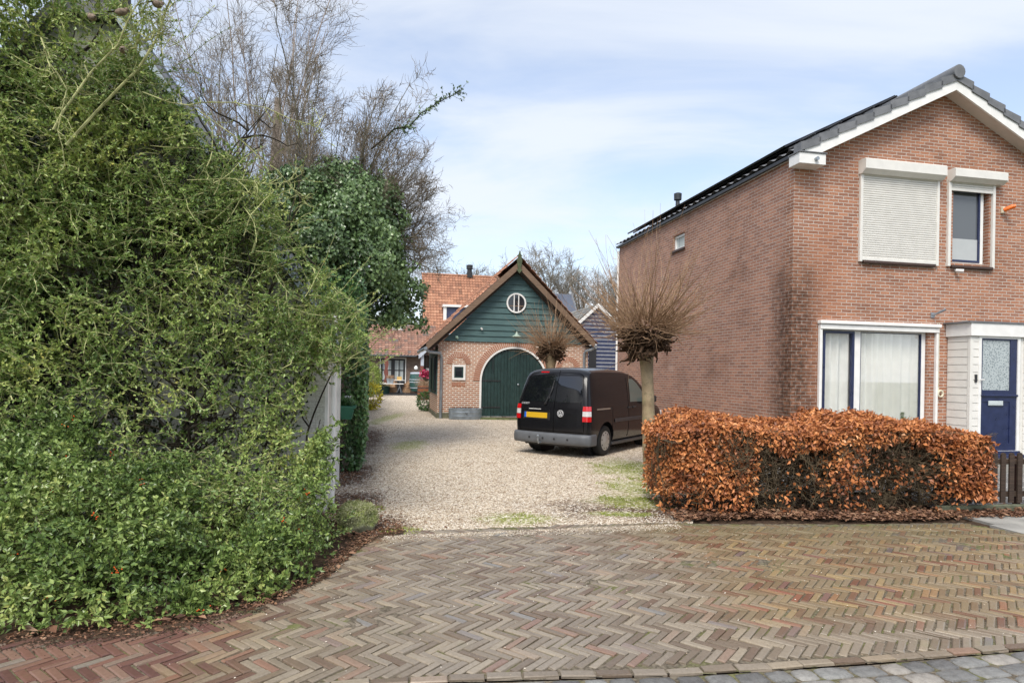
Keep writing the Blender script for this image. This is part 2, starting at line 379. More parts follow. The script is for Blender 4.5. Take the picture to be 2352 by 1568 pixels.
def tilemat(name, stops, tw, th, moss=.3, mossc=(.12,.13,.07)):
    t = NT(name); uv = t.uv(); s = t.n('ShaderNodeSeparateXYZ', {0: uv})
    fx = t.math('FLOOR', t.math('DIVIDE', s.outputs[0], tw)); fy = t.math('FLOOR', t.math('DIVIDE', s.outputs[1], th))
    wnz = t.n('ShaderNodeTexWhiteNoise', {0: t.n('ShaderNodeCombineXYZ', {0: fx, 1: fy}).outputs[0]}, noise_dimensions='3D').outputs[0]
    n = t.noise(uv, 1.4, 5, .65)
    k = t.math('ADD', t.math('MULTIPLY', wnz, .65), t.math('MULTIPLY', t.rng(n, .25, .75), .35))
    c = t.ramp(k, stops); n2 = t.noise(uv, 16, 4, .7)
    c = t.mix(t.rng(n2, .5, .75, 0, moss), c, mossc)
    return t.done(c, .8, t.bump(n2, .2, .01), spec=.25)
M['tile_orange'] = tilemat('orange_pantile', [(0,(.17,.095,.065)), (.35,(.34,.165,.105)), (.7,(.42,.21,.13)), (1,(.5,.28,.18))], .25, .3, .75, (.14,.1,.07))
M['tile_mixed'] = tilemat('mixed_pantile', [(0,(.15,.145,.145)), (.22,(.19,.13,.105)), (.45,(.26,.14,.10)), (.75,(.33,.19,.14)), (1,(.4,.26,.19))], .23, .28, .5, (.12,.1,.07))
M['tile_grey'] = tilemat('grey_tile', [(0,(.12,.12,.12)), (1,(.24,.235,.22))], .25, .3, .6, (.16,.17,.08))
# plants
M['cot_leaf'] = leafmat('glossy_green_leaf', [(0,(.06,.11,.03)), (.3,(.15,.24,.06)), (.65,(.31,.41,.11)), (.9,(.5,.55,.17)), (1,(.7,.62,.15))], .38, .5, 1.5, trans=.25)
M['cot_leaf_low'] = leafmat('dark_glossy_leaf', [(0,(.05,.09,.025)), (.35,(.14,.22,.055)), (.75,(.3,.39,.11)), (1,(.5,.52,.17))], .34, .55, 1.6, trans=.18)
M['moss_twig'] = barkmat('mossy_twig', (.22,.22,.1), (.5,.5,.24), 9)
M['dark_twig'] = barkmat('dark_twig', (.022,.018,.013), (.06,.05,.035), 14)
M['cot_shade'] = leafmat('inner_shade_leaf', [(0,(.012,.02,.008)), (.6,(.035,.055,.02)), (1,(.075,.09,.04))], .6, .2)  # leaf colour darkened to stand for the shade inside the shrub
M['berry'] = NT('orange_berry').done((.75,.1,.015), .3)
M['ivy'] = leafmat('ivy_leaf', [(0,(.035,.07,.028)), (.5,(.11,.18,.065)), (.85,(.2,.3,.11)), (1,(.32,.42,.18))], .34, .6, .8, trans=.15)
M['ivyb'] = leafmat('ivy_hedge_leaf', [(0,(.03,.07,.025)), (.5,(.08,.17,.055)), (.85,(.16,.28,.09)), (1,(.28,.4,.12))], .35, .6, .8)
M['conifer'] = leafmat('yellow_green_conifer', [(0,(.1,.15,.02)), (.5,(.2,.28,.05)), (1,(.36,.42,.1))], .6)
M['yellowflower'] = leafmat('yellow_leaf', [(0,(.4,.36,.03)), (1,(.75,.65,.06))], .5)
M['beech'] = leafmat('dry_beech_leaf', [(0,(.13,.045,.022)), (.3,(.30,.105,.042)), (.6,(.48,.18,.06)), (.85,(.63,.28,.10)), (1,(.75,.48,.3))], .5, .35, 2.6, posw=.5)
M['litter'] = leafmat('fallen_leaf', [(0,(.06,.032,.02)), (.4,(.16,.08,.048)), (.75,(.28,.15,.085)), (1,(.45,.31,.2))], .6, .3, 2.2, posw=.3)
M['beechtwig'] = barkmat('beech_twig', (.045,.032,.02), (.13,.1,.06), 12)
M['treebark'] = barkmat('bare_tree_bark', (.075,.07,.048), (.17,.155,.105), 12)
M['twiggray'] = barkmat('bare_twig', (.14,.115,.085), (.23,.19,.145), 5)
M['birchbark'] = barkmat('birch_bark', (.25,.2,.17), (.42,.36,.32), 6)
M['fartwig'] = barkmat('far_twig', (.17,.15,.12), (.27,.245,.21), 5)
M['willow'] = barkmat('pollard_shoot', (.17,.1,.06), (.4,.27,.165), 18)
M['willowdark'] = barkmat('pollard_knuckle', (.035,.022,.014), (.1,.06,.035), 30)
def trunkm():
    t = NT('lichened_trunk'); o = t.obj(); n = t.noise(o, 14, 5, .6); n2 = t.noise(o, 3.5, 4)
    c = t.mix(t.rng(n2, .35, .65), (.19,.14,.085), (.36,.28,.175)); c = t.mix(t.rng(n, .45, .7, 0, .6), c, (.11,.09,.055))
    c = t.mix(t.rng(t.noise(o, 6, 3), .55, .7, 0, .5), c, (.27,.25,.13))
    return t.done(c, .85, t.bump(n, .6, .01), spec=.2)
M['trunk'] = trunkm()
# ground materials, masks in world metres
def ell(t, p, cx, cy, rx, ry, rot=0.0, soft=.35, nz=None, amp=.5):
    m = t.n('ShaderNodeVectorMath', {0: p, 1: (cx, cy, 0)}, operation='SUBTRACT').outputs[0]
    m = t.n('ShaderNodeMapping', {0: m, 'Rotation': (0, 0, -rot), 'Scale': (1, 1, 0)}).outputs[0]
    m = t.n('ShaderNodeVectorMath', {0: m, 1: (1/rx, 1/ry, 0)}, operation='MULTIPLY').outputs[0]
    d = t.n('ShaderNodeVectorMath', {0: m}, operation='LENGTH').outputs[1]
    if nz is not None: d = t.math('ADD', d, t.math('MULTIPLY', t.math('SUBTRACT', nz, .5), amp*3))
    return t.rng(d, 1-soft, 1+soft, 1, 0)
def gravelm(name, masks=True, tone=1.0, cols=None):
    t = NT(name); p = t.pos()
    vo = t.n('ShaderNodeTexVoronoi', {'Vector': p, 'Scale': 42.0, 'Randomness': 1.0})
    vc = t.n('ShaderNodeSeparateColor', {0: vo.outputs['Color']}).outputs[0]
    cols = cols or [(0,(.14,.09,.055)), (.15,(.34,.25,.165)), (.35,(.6,.49,.36)), (.6,(.76,.66,.52)), (.85,(.88,.8,.67)), (1,(.97,.92,.83))]
    c = t.ramp(vc, [(a, tuple(x*tone for x in b)) for a, b in cols])
    dk = t.rng(vo.outputs['Distance'], .35, .8, 0, .55)
    c = t.mix(dk, c, t.mix(1.0, c, (.3,.25,.2), 'MULTIPLY'))
    big = t.noise(p, .5, 5, .6); med = t.noise(p, 3.2, 4, .6)
    c = t.mix(t.rng(med, .4, .72, 0, .4), c, t.mix(1.0, c, (.62,.55,.47), 'MULTIPLY'))
    c = t.mix(t.rng(big, .5, .75, 0, .35), c, t.mix(1.0, c, (.66,.62,.58), 'MULTIPLY'))
    if masks:
        nz = t.noise(p, 2.0, 5, .65); nzf = t.noise(p, 14, 3)
        g1 = G(985, 1000); f = ell(t, p, g1.x, g1.y, 1.1, 5.0, -.12, .4, nz, .5)     # grey worn track
        c = t.mix(t.math('MULTIPLY', f, .6), c, t.mix(.6, c, (.29,.265,.235)))
        soil = []
        for (x, y, rx, ry, ro) in SOIL: soil.append(ell(t, p, x, y, rx, ry, ro, .4, nz, .55))
        s = soil[0]
        for q in soil[1:]: s = t.math('MAXIMUM', s, q)
        sc_ = t.mix(t.rng(nzf, .35, .65), (.045,.026,.016), (.13,.075,.045))
        s = t.math('MULTIPLY', s, t.rng(t.math('ADD', t.math('MULTIPLY', vc, .7), t.math('MULTIPLY', nzf, .4)), .75, .85, 1, .15))
        c = t.mix(s, c, sc_)
        ms = []
        for (x, y, rx, ry) in MOSS: ms.append(ell(t, p, x, y, rx, ry, 0, .45, nz, .6))
        m = ms[0]
        for q in ms[1:]: m = t.math('MAXIMUM', m, q)
        m = t.math('MULTIPLY', m, t.rng(t.math('ADD', t.math('MULTIPLY', vc, .6), t.math('MULTIPLY', nzf, .6)), .62, .8, .95, .2))
        mcol = t.mix(t.rng(nzf, .3, .7), (.16,.18,.045), (.33,.34,.10))
        c = t.mix(m, c, mcol)
    h = t.math('SUBTRACT', 1.0, vo.outputs['Distance'])
    return t.done(c, .8, t.bump(h, .7, .012), spec=.3)
gl = [G(*q) for q in ((840,1190), (800,1110), (815,1050), (850,1010))]
SOIL = [(G(835,1210).x, G(835,1210).y, .5, .55, 0), (G(795,1160).x, G(795,1160).y, .42, .9, .1), (G(800,1090).x, G(800,1090).y, .38, 1.3, .15), (G(835,1010).x, G(835,1010).y, .45, 3.2, .17),
        (2.25, 8.0, .8, .6, 0), (G(1650,1185).x+.6, 8.1, 2.6, .75, .1), (4.5, 8.6, 3.0, .7, .1)]
MOSS = [(G(*q).x, G(*q).y, a, b) for q, a, b in (((1440,1075), .6, 1.1), ((1460,1120), .45, .7), ((1455,1150), .55, .45), ((1190,1192), .42, .33), ((925,1218), .2, .16), ((835,1170), .2, .25), ((940,1022), .35, 1.0), ((890,960), .3, 2.5), ((1420,1180),.35,.15))]
M['gravel'] = gravelm('pale_gravel')
M['gravel2'] = gravelm('grey_gravel', False, .8, [(0,(.12,.12,.12)), (.5,(.28,.28,.28)), (1,(.6,.6,.58))])
def soilm():
    t = NT('garden_soil'); p = t.pos(); n = t.noise(p, 18, 5, .7); n2 = t.noise(p, 1.2, 4)
    c = t.mix(t.rng(n, .3, .7), (.028,.018,.012), (.1,.065,.042)); c = t.mix(t.rng(n2, .55, .75, 0, .5), c, (.09,.1,.03))
    return t.done(c, .9, t.bump(n, .8, .02), spec=.15)
M['soil'] = soilm()
def grassm():
    t = NT('far_ground'); p = t.pos(); n = t.noise(p, .6, 6, .6)
    return t.done(t.mix(t.rng(n, .3, .7), (.05,.075,.02), (.11,.12,.05)), .9, spec=.1)
M['grass'] = grassm()
def jointm():
    t = NT('paving_joint'); p = t.pos(); n = t.noise(p, 3.0, 5, .65); nf = t.noise(p, 40, 3)
    c = t.mix(t.rng(nf, .35, .65), (.085,.07,.052), (.19,.16,.12)); c = t.mix(t.rng(n, .46, .66, 0, .75), c, t.mix(nf, (.075,.09,.02), (.18,.19,.06)))
    return t.done(c, .95, t.bump(nf, .6, .006), spec=.1)
M['joint'] = jointm()
def pavem():
    t = NT('clay_paver'); p = t.pos(); r = t.island(); x = t.n('ShaderNodeSeparateXYZ', {0: p}).outputs
    nz = t.noise(p, .9, 4, .6)
    dry = ell(t, p, -.05, 4.9, 1.7, 3.0, -.12, .5, nz, .3)              # greyer trodden centre
    nzf = t.noise(p, 55, 4, .65)
    worn = t.ramp(r, [(0,(.155,.12,.088)), (.3,(.215,.178,.138)), (.6,(.255,.215,.17)), (.88,(.315,.268,.205)), (.96,(.24,.15,.11)), (1,(.23,.23,.215))])
    rich = t.ramp(r, [(0,(.17,.075,.045)), (.12,(.19,.125,.07)), (.42,(.23,.17,.095)), (.68,(.245,.19,.125)), (.88,(.31,.215,.10)), (.96,(.25,.095,.055)), (1,(.14,.11,.10))])
    red = t.ramp(r, [(0,(.12,.06,.05)), (.5,(.19,.095,.07)), (.8,(.22,.13,.095)), (1,(.22,.185,.145))])
    lf = t.math('ADD', x[0], t.math('ADD', t.math('MULTIPLY', t.math('SUBTRACT', nz, .5), 1.2), t.math('MULTIPLY', t.math('SUBTRACT', r, .5), .5)))
    c = t.mix(t.rng(lf, -1.9, -1.35, 1, 0), rich, red)
    dr = t.math('ADD', dry, t.math('MULTIPLY', t.math('SUBTRACT', r, .5), .35))
    c = t.mix(t.rng(dr, .05, .95, 0, .82), c, worn)
    # lower right: paler, worn again next to the kerb
    k = ell(t, p, 1.8, 3.55, 2.6, .75, .13, .4, nz, .3); c = t.mix(t.math('MULTIPLY', k, .75), c, worn)
    c = t.mix(t.rng(nzf, .35, .75, 0, .5), c, t.mix(1.0, c, (.6,.58,.55), 'MULTIPLY'))
    ms = t.noise(p, 2.4, 5, .6); c = t.mix(t.rng(ms, .6, .75, 0, .3), c, (.16,.17,.07))
    far = t.rng(x[1], 6.1, 7.0, 0, .45); c = t.mix(t.math('MULTIPLY', far, t.rng(x[0], .8, 1.8)), c, t.mix(nzf, (.13,.12,.06), (.2,.17,.1)))
    return t.done(c, t.rng(nz, .3, .7, .3, .5), t.bump(nzf, .35, .004), spec=.4)
M['paver'] = pavem()
def cobm():
    t = NT('blue_grey_cobble'); p = t.pos(); r = t.island(); n = t.noise(p, 25, 5, .7)
    c = t.ramp(r, [(0,(.13,.125,.118)), (.5,(.185,.18,.168)), (.85,(.28,.275,.255)), (1,(.32,.29,.25))])
    c = t.mix(t.rng(n, .35, .7, 0, .6), c, t.mix(1.0, c, (.5,.5,.5), 'MULTIPLY'))
    return t.done(c, .5, t.bump(n, .8, .012), spec=.5)
M['cobble'] = cobm()
M['stonegrey'] = plain('rough_stone', (.3,.28,.24), .85, .3, 4, .8)
def mossst():
    t = NT('mossy_stone'); o = t.obj(); n = t.noise(o, 7, 5, .65, 1.0); nn = t.n('ShaderNodeNewGeometry').outputs['Normal']; z = t.n('ShaderNodeSeparateXYZ', {0: nn}).outputs[2]
    f = t.rng(t.math('ADD', z, n), .2, .95)
    c = t.mix(f, t.mix(n, (.16,.17,.09), (.38,.38,.26)), t.mix(t.noise(o, 40, 3), (.17,.22,.05), (.42,.48,.14)))
    return t.done(c, .9, t.bump(n, .8, .03), spec=.15)
M['mossstone'] = mossst()
M['pebble'] = (lambda t: t.done(t.ramp(t.island(), [(0,(.16,.1,.06)), (.35,(.42,.33,.23)), (.7,(.6,.52,.41)), (1,(.85,.8,.7))]), .7, spec=.3))(NT('pebble'))
# ------------------------------------------------------------------ setting: ground sheets
def sheet(name, pts, z, mat, kind='structure'):
    m = MB(); m.add([(p[0], p[1], z) for p in pts], [list(range(len(pts)))])
    return tag(m.build(name, mat), None, None, None, kind)
sheet('ground', [(-400,-200), (400,-200), (400,600), (-400,600)], -.045, M['grass'])
sheet('garden_soil', [(-9,1.5), (13,1.5), (13,12), (9,22), (8,50), (-16,50), (-10,12)], -.02, M['soil'])
def g2(px, py): v = G(px, py); return (v.x, v.y)
back = [g2(-500,1560), g2(0,1478), g2(250,1462), g2(420,1438), g2(620,1392), g2(760,1318), g2(820,1262), g2(870,1232), g2(930,1222), g2(1176,1213), g2(1500,1203), g2(1620,1206), g2(1900,1207), g2(2210,1203), g2(2420,1240), g2(2700,1260)]
front_l = [g2(3000,1450), g2(2352,1490), g2(2000,1521), g2(1600,1546), g2(1100,1562), g2(800,1575), g2(300,1640), g2(-500,1850)]
gr = [g2(880,1240), g2(1176,1222), g2(1500,1212), g2(1590,1205), g2(1600,1160), (2.6,9.3), (9,9.6), (8,12), (3.4,22.5), (9,30), (8,46), (-16,46), (-9.2,30), (-3.4,12.9), (-2.2,7.3), (-1.6,6.6)]
sheet('gravel_driveway', gr, 0.0, M['gravel'])
def inpoly(X, Y, poly):
    r = np.zeros(len(X), bool); n = len(poly)
    for i in range(n):
        x1, y1 = poly[i]; x2, y2 = poly[(i+1) % n]
        c = ((y1 > Y) != (y2 > Y)) & (X < (x2-x1)*(Y-y1)/(y2-y1+1e-12)+x1); r ^= c
    return r
def bricks(cx, cy, ang, L, W, z=.012, jit=.003, hl=None):
    """rounded clay bricks lying in the ground, arrays of centres and long-axis angles"""
    n = len(cx); cx = cx+rng.normal(0, jit, n); cy = cy+rng.normal(0, jit, n); ang = ang+rng.normal(0, .012, n)
    L = np.broadcast_to(L, (n,))*(1+rng.normal(0, .012, n)); W = np.broadcast_to(W, (n,))*(1+rng.normal(0, .03, n))
    zt = z+rng.normal(0, .0018, n); tx, ty = rng.normal(0, .016, n), rng.normal(0, .035, n)
    b = .006; prof = [(0, 0, -.02), (0, 0, -.006), (.0035, .0035, -.0012), (b*1.6, b*1.3, 0)]
    V = []
    for (ix, iy, dz) in prof:
        for sx, sy in ((-1,-1), (1,-1), (1,1), (-1,1)):
            cj = rng.normal(0, .0016, (2, n))
            x = sx*(L/2-ix)+cj[0]; y = sy*(W/2-iy)+cj[1]
            V.append(np.stack([cx+x*np.cos(ang)-y*np.sin(ang), cy+x*np.sin(ang)+y*np.cos(ang), zt+dz+x*tx+y*ty], 1))
    V = np.stack(V, 1).reshape(-1, 3); o = np.arange(n)[:,None]*16; F = []
    for k in range(3):
        for j in range(4):
            j2 = (j+1) % 4; F.append(o+np.array([k*4+j, k*4+j2, k*4+4+j2, k*4+4+j]))
    F.append(o+np.array([12,13,14,15]))
    return V, np.concatenate(F)
# sanded, mossy joints: a low relief that buries some bricks
from mathutils import noise as mn
st_ = .035; gx_ = np.arange(-6.5, 9.5, st_); gy_ = np.arange(2.6, 8.3, st_); GX, GY = np.meshgrid(gx_, gy_); GX2, GY2 = GX.ravel(), GY.ravel()
bY = np.interp(GX2, [p[0] for p in back], [p[1] for p in back])
nz1 = np.array([mn.noise(Vector((a*1.1, b*1.5, .3)))+.5*mn.noise(Vector((a*3.1, b*3.6, 2)))+.35*mn.noise(Vector((a*11, b*11, 5))) for a, b in zip(GX2, GY2)])
edge_ = np.exp(-np.clip(bY-GY2, 0, 9)/.16)*np.where(GX2 > 1.5, 1.2, .9)
GZ2 = .003+.0115*np.clip((nz1-.34)/.5, -.25, 1)+.012*edge_+.0035*np.array([mn.noise(Vector((a*26, b*26, 5))) for a, b in zip(GX2, GY2)])
nx_ = len(gx_); ii, jj = np.meshgrid(np.arange(len(gy_)-1), np.arange(nx_-1), indexing='ij'); ii, jj = ii.ravel(), jj.ravel(); ok = inpoly(gx_[jj]+st_/2, gy_[ii]+st_/2, front_l[::-1]+back[::-1]); ii, jj = ii[ok], jj[ok]
tag(npmesh('paving_joints', np.stack([GX2, GY2, GZ2], 1), [np.stack([ii*nx_+jj, ii*nx_+jj+1, (ii+1)*nx_+jj+1, (ii+1)*nx_+jj], 1)], M['joint'], None, True), None, None, None, 'structure')
# herringbone
L, W = .206, .0555; sa = R(8.0); th = sa-R(45)
I, J = np.meshgrid(np.arange(-220, 221), np.arange(-60, 61)); I, J = I.ravel(), J.ravel()
ox = I*W-J*L; oy = I*W+J*L
cs = [(ox+L/2, oy+W/2, 0.0), (ox+W/2, oy+W+L/2, math.pi/2)]
bx = np.concatenate([c[0] for c in cs]); by = np.concatenate([c[1] for c in cs]); ba = np.concatenate([np.full(len(ox), c[2]) for c in cs])
wx = bx*math.cos(th)-by*math.sin(th); wy = bx*math.sin(th)+by*math.cos(th)+5.0; wa = ba+th
fl2 = [(x, y+.085) for x, y in front_l]
ok = inpoly(wx, wy, fl2[::-1]+back[::-1])
# the laying bends gently towards the left corner
k = np.clip(-1.2-wx, 0, 4); wy = wy+0.0*k
wx, wy, wa = wx[ok], wy[ok], wa[ok]
parts = [bricks(wx, wy, wa, L-.010, W-.009)]
# stretcher row along the kerb
fp = [np.array(p) for p in front_l[::-1]]; cxs = []; 
cum = [0]
for a, b in zip(fp, fp[1:]): cum.append(cum[-1]+np.linalg.norm(b-a))
s_ = np.arange(.1, cum[-1], .208); px_ = np.interp(s_, cum, [p[0] for p in fp]); py_ = np.interp(s_, cum, [p[1] for p in fp]); an_ = np.arctan2(np.gradient(py_), np.gradient(px_))
parts.append(bricks(px_-np.sin(an_)*.03, py_+np.cos(an_)*.03, an_, .198, .062))
v, f = join(parts)
tag(npmesh('brick_street', v, f, M['paver']), None, None, None, 'structure')
# cobbles of the road strip in front
cv = []; cf = []; o = 0; rr = random.Random(3)
m = MB()
for row in range(7):
    off = .095 + row*.13
    s = rr.uniform(0, .1)
    while s < cum[-1]:
        ln = rr.uniform(.13, .24); sc0 = s+ln/2
        x = np.interp(sc0, cum, [p[0] for p in fp]); y = np.interp(sc0, cum, [p[1] for p in fp]); i = int(np.searchsorted(cum, sc0))-1; i = max(0, min(i, len(fp)-2))
        d = (fp[i+1]-fp[i]); a = math.atan2(d[1], d[0])
        s += ln+.006
        if x < -5.5 or x > 7: continue
        cx0, cy0 = x+math.sin(a)*off, y-math.cos(a)*off
        n = 12; base = len(m.v); vs = []
        rad = [rr.uniform(.93, 1.04) for _ in range(n)]
        for lvl, (sc2, zz) in enumerate(((1, -.03), (.99, .004), (.9, .017), (.5, .021))):
            for j in range(n):
                t = 2*math.pi*j/n+.35; ct, st = math.cos(t), math.sin(t)
                q = (abs(ct)**7+abs(st)**7)**(-1/7)*rad[j]*sc2
                lx, ly = ct*q*ln/2*.98, st*q*.062
                vs.append((cx0+lx*math.cos(a)-ly*math.sin(a), cy0+lx*math.sin(a)+ly*math.cos(a), zz-.012+rr.uniform(-.002, .003)))
        m.add(vs, [(l*n+j, l*n+(j+1) % n, (l+1)*n+(j+1) % n, (l+1)*n+j) for l in range(3) for j in range(n)]+[list(range(3*n, 4*n))])
tag(m.build('cobbled_gutter', M['cobble'], smooth=True, ang=60), None, None, None, 'structure')
sheet('road', [(-12,-12), (14,-12), (14,4.8)] + [(x, y-.02) for x, y in front_l] + [(-12,2)], -.004, M['joint'])
# concrete slabs at the right
m = MB(); a0 = R(9)
for i in range(6):
    for j in range(2):
        c, s = math.cos(a0), math.sin(a0); b = G(2235, 1190)
        x0, y0 = b.x+i*.605, b.y-.35-j*.505
        m.add([(x0+x*c-y*s, y0+x*s+y*c, z) for z in (-.03, .012) for y in (.0, .49) for x in (0, .595)], [(0,2,3,1), (4,5,7,6), (0,1,5,4), (2,6,7,3), (0,4,6,2), (1,3,7,5)])
tag(m.build('slab_path', M['concrete']), None, None, None, 'structure')
# loose pebbles in the drive (relief near the camera) and strewn on the paving
def pebbles(x, y, z, sz):
    n = len(x); a = rng.uniform(0, 6.28, n); q = np.stack([np.cos(a), np.sin(a)], 1)
    base = np.array([[1,0,0], [0,1,0], [-1,0,0], [0,-1,0], [0,0,1], [0,0,-1.]])
    s = sz[:,None,None]*rng.uniform(.5, 1.2, (n,1,3)); b = base[None]*s; b[:,:,2] *= .6
    X = b[:,:,0]*q[:,0:1]-b[:,:,1]*q[:,1:2]; Y = b[:,:,0]*q[:,1:2]+b[:,:,1]*q[:,0:1]
    tl = rng.normal(0, .35, (n,1))
    V = np.stack([X+x[:,None], Y+y[:,None], b[:,:,2]+X*tl+z[:,None]], 2).reshape(-1,3)
    f = np.array([[0,1,4], [1,2,4], [2,3,4], [3,0,4]]); return V, (np.arange(n)[:,None,None]*6+f[None]).reshape(-1,3)
def dens(x, y, lst):
    d = np.full(len(x), 9.)
    for q in lst:
        cx, cy, rx, ry = q[:4]; ro = -(q[4] if len(q) > 4 else 0); X, Y = x-cx, y-cy
        X, Y = X*math.cos(ro)-Y*math.sin(ro), X*math.sin(ro)+Y*math.cos(ro)
        d = np.minimum(d, np.hypot(X/rx, Y/ry))
    return d
n = 90000; yy = 6.2+8.5*rng.random(n)**1.5; xx = rng.uniform(-.34, .32, n)*yy
ok = inpoly(xx, yy, gr) & (rng.random(n) < np.clip(dens(xx, yy, SOIL)-.45, .08, 1)) & (rng.random(n) < np.clip(dens(xx, yy, MOSS)-.35, .12, 1))
x1, y1 = xx[ok], yy[ok]
v, f = pebbles(x1, y1, np.full(len(x1), .003), rng.uniform(.005, .0125, len(x1)))
tag(npmesh('loose_gravel', v, [f], M['pebble']), 'loose pale pebbles covering the driveway', 'gravel', kind='stuff')
n = 2600; yy = 3.3+4.0*rng.random(n)**.8; xx = rng.uniform(-.6, .8, n)*yy
keep = rng.random(n) < np.exp(-((6.9-yy)/2.4)**2)*np.where(xx > 2.6, .35, 1); ok = inpoly(xx, yy, front_l[::-1]+back[::-1]) & keep
x1, y1 = xx[ok], yy[ok]; v, f = pebbles(x1, y1, np.full(len(x1), .014), rng.uniform(.003, .008, len(x1)))
# feathered edge of gravel over the paving
n = 5000; t = rng.uniform(0, 1, n); a, b = np.array(g2(880,1236)), np.array(g2(1560,1208)); ex = a[0]+(b[0]-a[0])*t; ey = a[1]+(b[1]-a[1])*t+.06-np.abs(rng.normal(0, .11, n))
v2, f2 = pebbles(ex, ey, np.full(n, .012), rng.uniform(.004, .008, n))
v, f = join([(v, f), (v2, f2)])
tag(npmesh('strewn_pebbles', v, f, M['pebble']), 'pale pebbles strewn over the brick street', 'gravel', kind='stuff')
# ------------------------------------------------------------------ brick house on the right
r0 = ray(1825, 375); HO = Vector((r0.x*11.6, 11.6, 0))
hf = lambda px, py, off=0.: front(HO, px, py, off)
hs = lambda px, py, off=0.: side(HO, px, py, off)
EZ = hs(1824, 362)[1]; DEP = hs(1423, 578)[0]
ax_, az_ = hf(2165, 220); ax_ += .02
HW = 2*ax_
house = thing('brick_house', 'red brick gabled house with white roller shutters, right of the drive', 'house', HO, TH)
gz = EZ-.02; apz = az_+.12
walls = MB()
fw = [(0,-.3), (HW,-.3), (HW,gz), (ax_,apz), (0,gz)]
# front wall with window openings: built of strips round the openings
s1 = hf(1977, 398); s2 = hf(2150, 600); b1 = hf(2190, 418); b2 = hf(2270, 610); g1_ = hf(1886, 745); g2_ = hf(2132, 745)
ops = [(s1[0]+.03, s2[0]-.02, s2[1]+.02, s1[1]+.05), (b1[0]+.0, b2[0], b2[1]+.02, b1[1]+.05), (g1_[0], g2_[0], .72, g1_[1]-.02)]
def rooftop(x): return gz+(apz-gz)*(x/ax_ if x <= ax_ else (HW-x)/ax_)
xs = sorted({0, HW, ax_, *[o[0] for o in ops], *[o[1] for o in ops]})
for xa, xb in zip(xs, xs[1:]):
    cuts = sorted([(o[2], o[3]) for o in ops if o[0] <= xa+1e-6 and o[1] >= xb-1e-6]); z = -.3
    for c in cuts: walls.prism([(xa, z), (xb, z), (xb, c[0]), (xa, c[0])], 0, .22); z = c[1]
    walls.prism([(xa, z), (xb, z), (xb, rooftop(xb)), (xa, rooftop(xa))], 0, .22)
walls.build('wall', M['brick'], house)
# side wall with small window
w1 = hs(1546, 548); w2 = hs(1572, 572); wy0, wy1 = min(w1[0], w2[0]), max(w1[0], w2[0])
wz1 = hs(1559, 538)[1]; wz0 = hs(1559, 575)[1]
m = MB()
m.prism([(.22,-.3), (wy0,-.3), (wy0,gz), (.22,gz)], 0, .22, 'x'); m.prism([(wy1,-.3), (DEP,-.3), (DEP,gz), (wy1,gz)], 0, .22, 'x')
m.prism([(wy0,-.3), (wy1,-.3), (wy1,wz0), (wy0,wz0)], 0, .22, 'x'); m.prism([(wy0,wz1), (wy1,wz1), (wy1,gz), (wy0,gz)], 0, .22, 'x')
m.build('wall', M['brick_side'], house)
m = MB(); m.box(HW-.22, HW, .22, DEP, -.3, gz)
m.prism([(.22,-.3), (HW-.22,-.3), (HW-.22,gz), (ax_,apz-.1), (.22,gz)], DEP-.22, DEP); m.build('wall', M['brick_side'], house)
wn_ = MB().frame(wy0+.01, wy1-.01, wz0+.03, wz1-.01, .055, .05, .12, 'x'); wo = wn_.build('window_frame', M['white'], house, )
MB().box(.085, .09, wy0+.06, wy1-.06, wz0+.08, wz1-.06).build('pane', M['curtain'], wo)
MB().box(-.05, .06, wy0-.04, wy1+.04, wz0-.03, wz0+.03, .008).build('sill', M['sill'], wo)
# roof: two slabs, tiles, verge tiles, ridge
sl_ = math.atan2(apz-gz, ax_); tn = math.tan(sl_); OV = .28
def tiles(wid, length, tw, th, amp=.03, step=.03, res=6):
    """pantile sheet in its own plane, x across, y up the slope"""
    nx = int(round(wid/tw))*res+1; ny = int(round(length/th)); X = np.linspace(0, wid, nx)
    ph = (X/tw) % 1.0; prof = np.where(ph < .6, np.sin(ph/.6*np.pi)*amp, -np.sin((ph-.6)/.4*np.pi)*amp*.35)
    rows = []; us = []
    for j in range(ny):
        y0, y1 = j*length/ny, (j+1)*length/ny
        rows.append(np.stack([X, np.full(nx, y0), prof+step], 1)); rows.append(np.stack([X, np.full(nx, y1-.0), prof], 1))
    V = np.concatenate(rows); nr = len(rows); i = np.arange(nr-1)[:,None]*nx; j = np.arange(nx-1)[None]
    F = np.stack([i+j, i+j+1, i+nx+j+1, i+nx+j], -1).reshape(-1,4)
    return V, F, X
def tile_roof(name, origin, ux, uy, wid, length, mat, parent, tw=.25, th=.3, amp=.03, step=.03, res=6):
    """origin + ux*x + uy*y + n*z ; uv kept in tile plane metres"""
    V, F, _ = tiles(wid, length, tw, th, amp, step, res); ux, uy = Vector(ux).normalized(), Vector(uy).normalized(); n = ux.cross(uy)
    Mx = np.array([ux, uy, n]); W3 = np.array(origin)+V@Mx
    ob = npmesh(name, W3, [F], mat, parent, False, True)
    uv = V[F.ravel(), :2].copy(); uv[:,1] = np.repeat(V[F][:,:,1].mean(1), 4); ctr = np.repeat(V[F][:,:,0].mean(1), 4); uv[:,0] = ctr*.999+uv[:,0]*.001+.0007; uv[:,1] += .001
    ob.data.uv_layers[0].data.foreach_set('uv', uv.astype(np.float32).ravel()); return ob
sll = math.hypot(ax_, apz-gz)
nL = Vector((-math.sin(sl_), 0, math.cos(sl_)))
m = MB()
m.prism([(-.04, gz-.04*tn+.0), (ax_, apz), (HW+.04, gz-.04*tn), (HW+.04, gz-.04*tn+.09), (ax_, apz+.1), (-.04, gz-.04*tn+.09)], -OV+.03, DEP+.05)
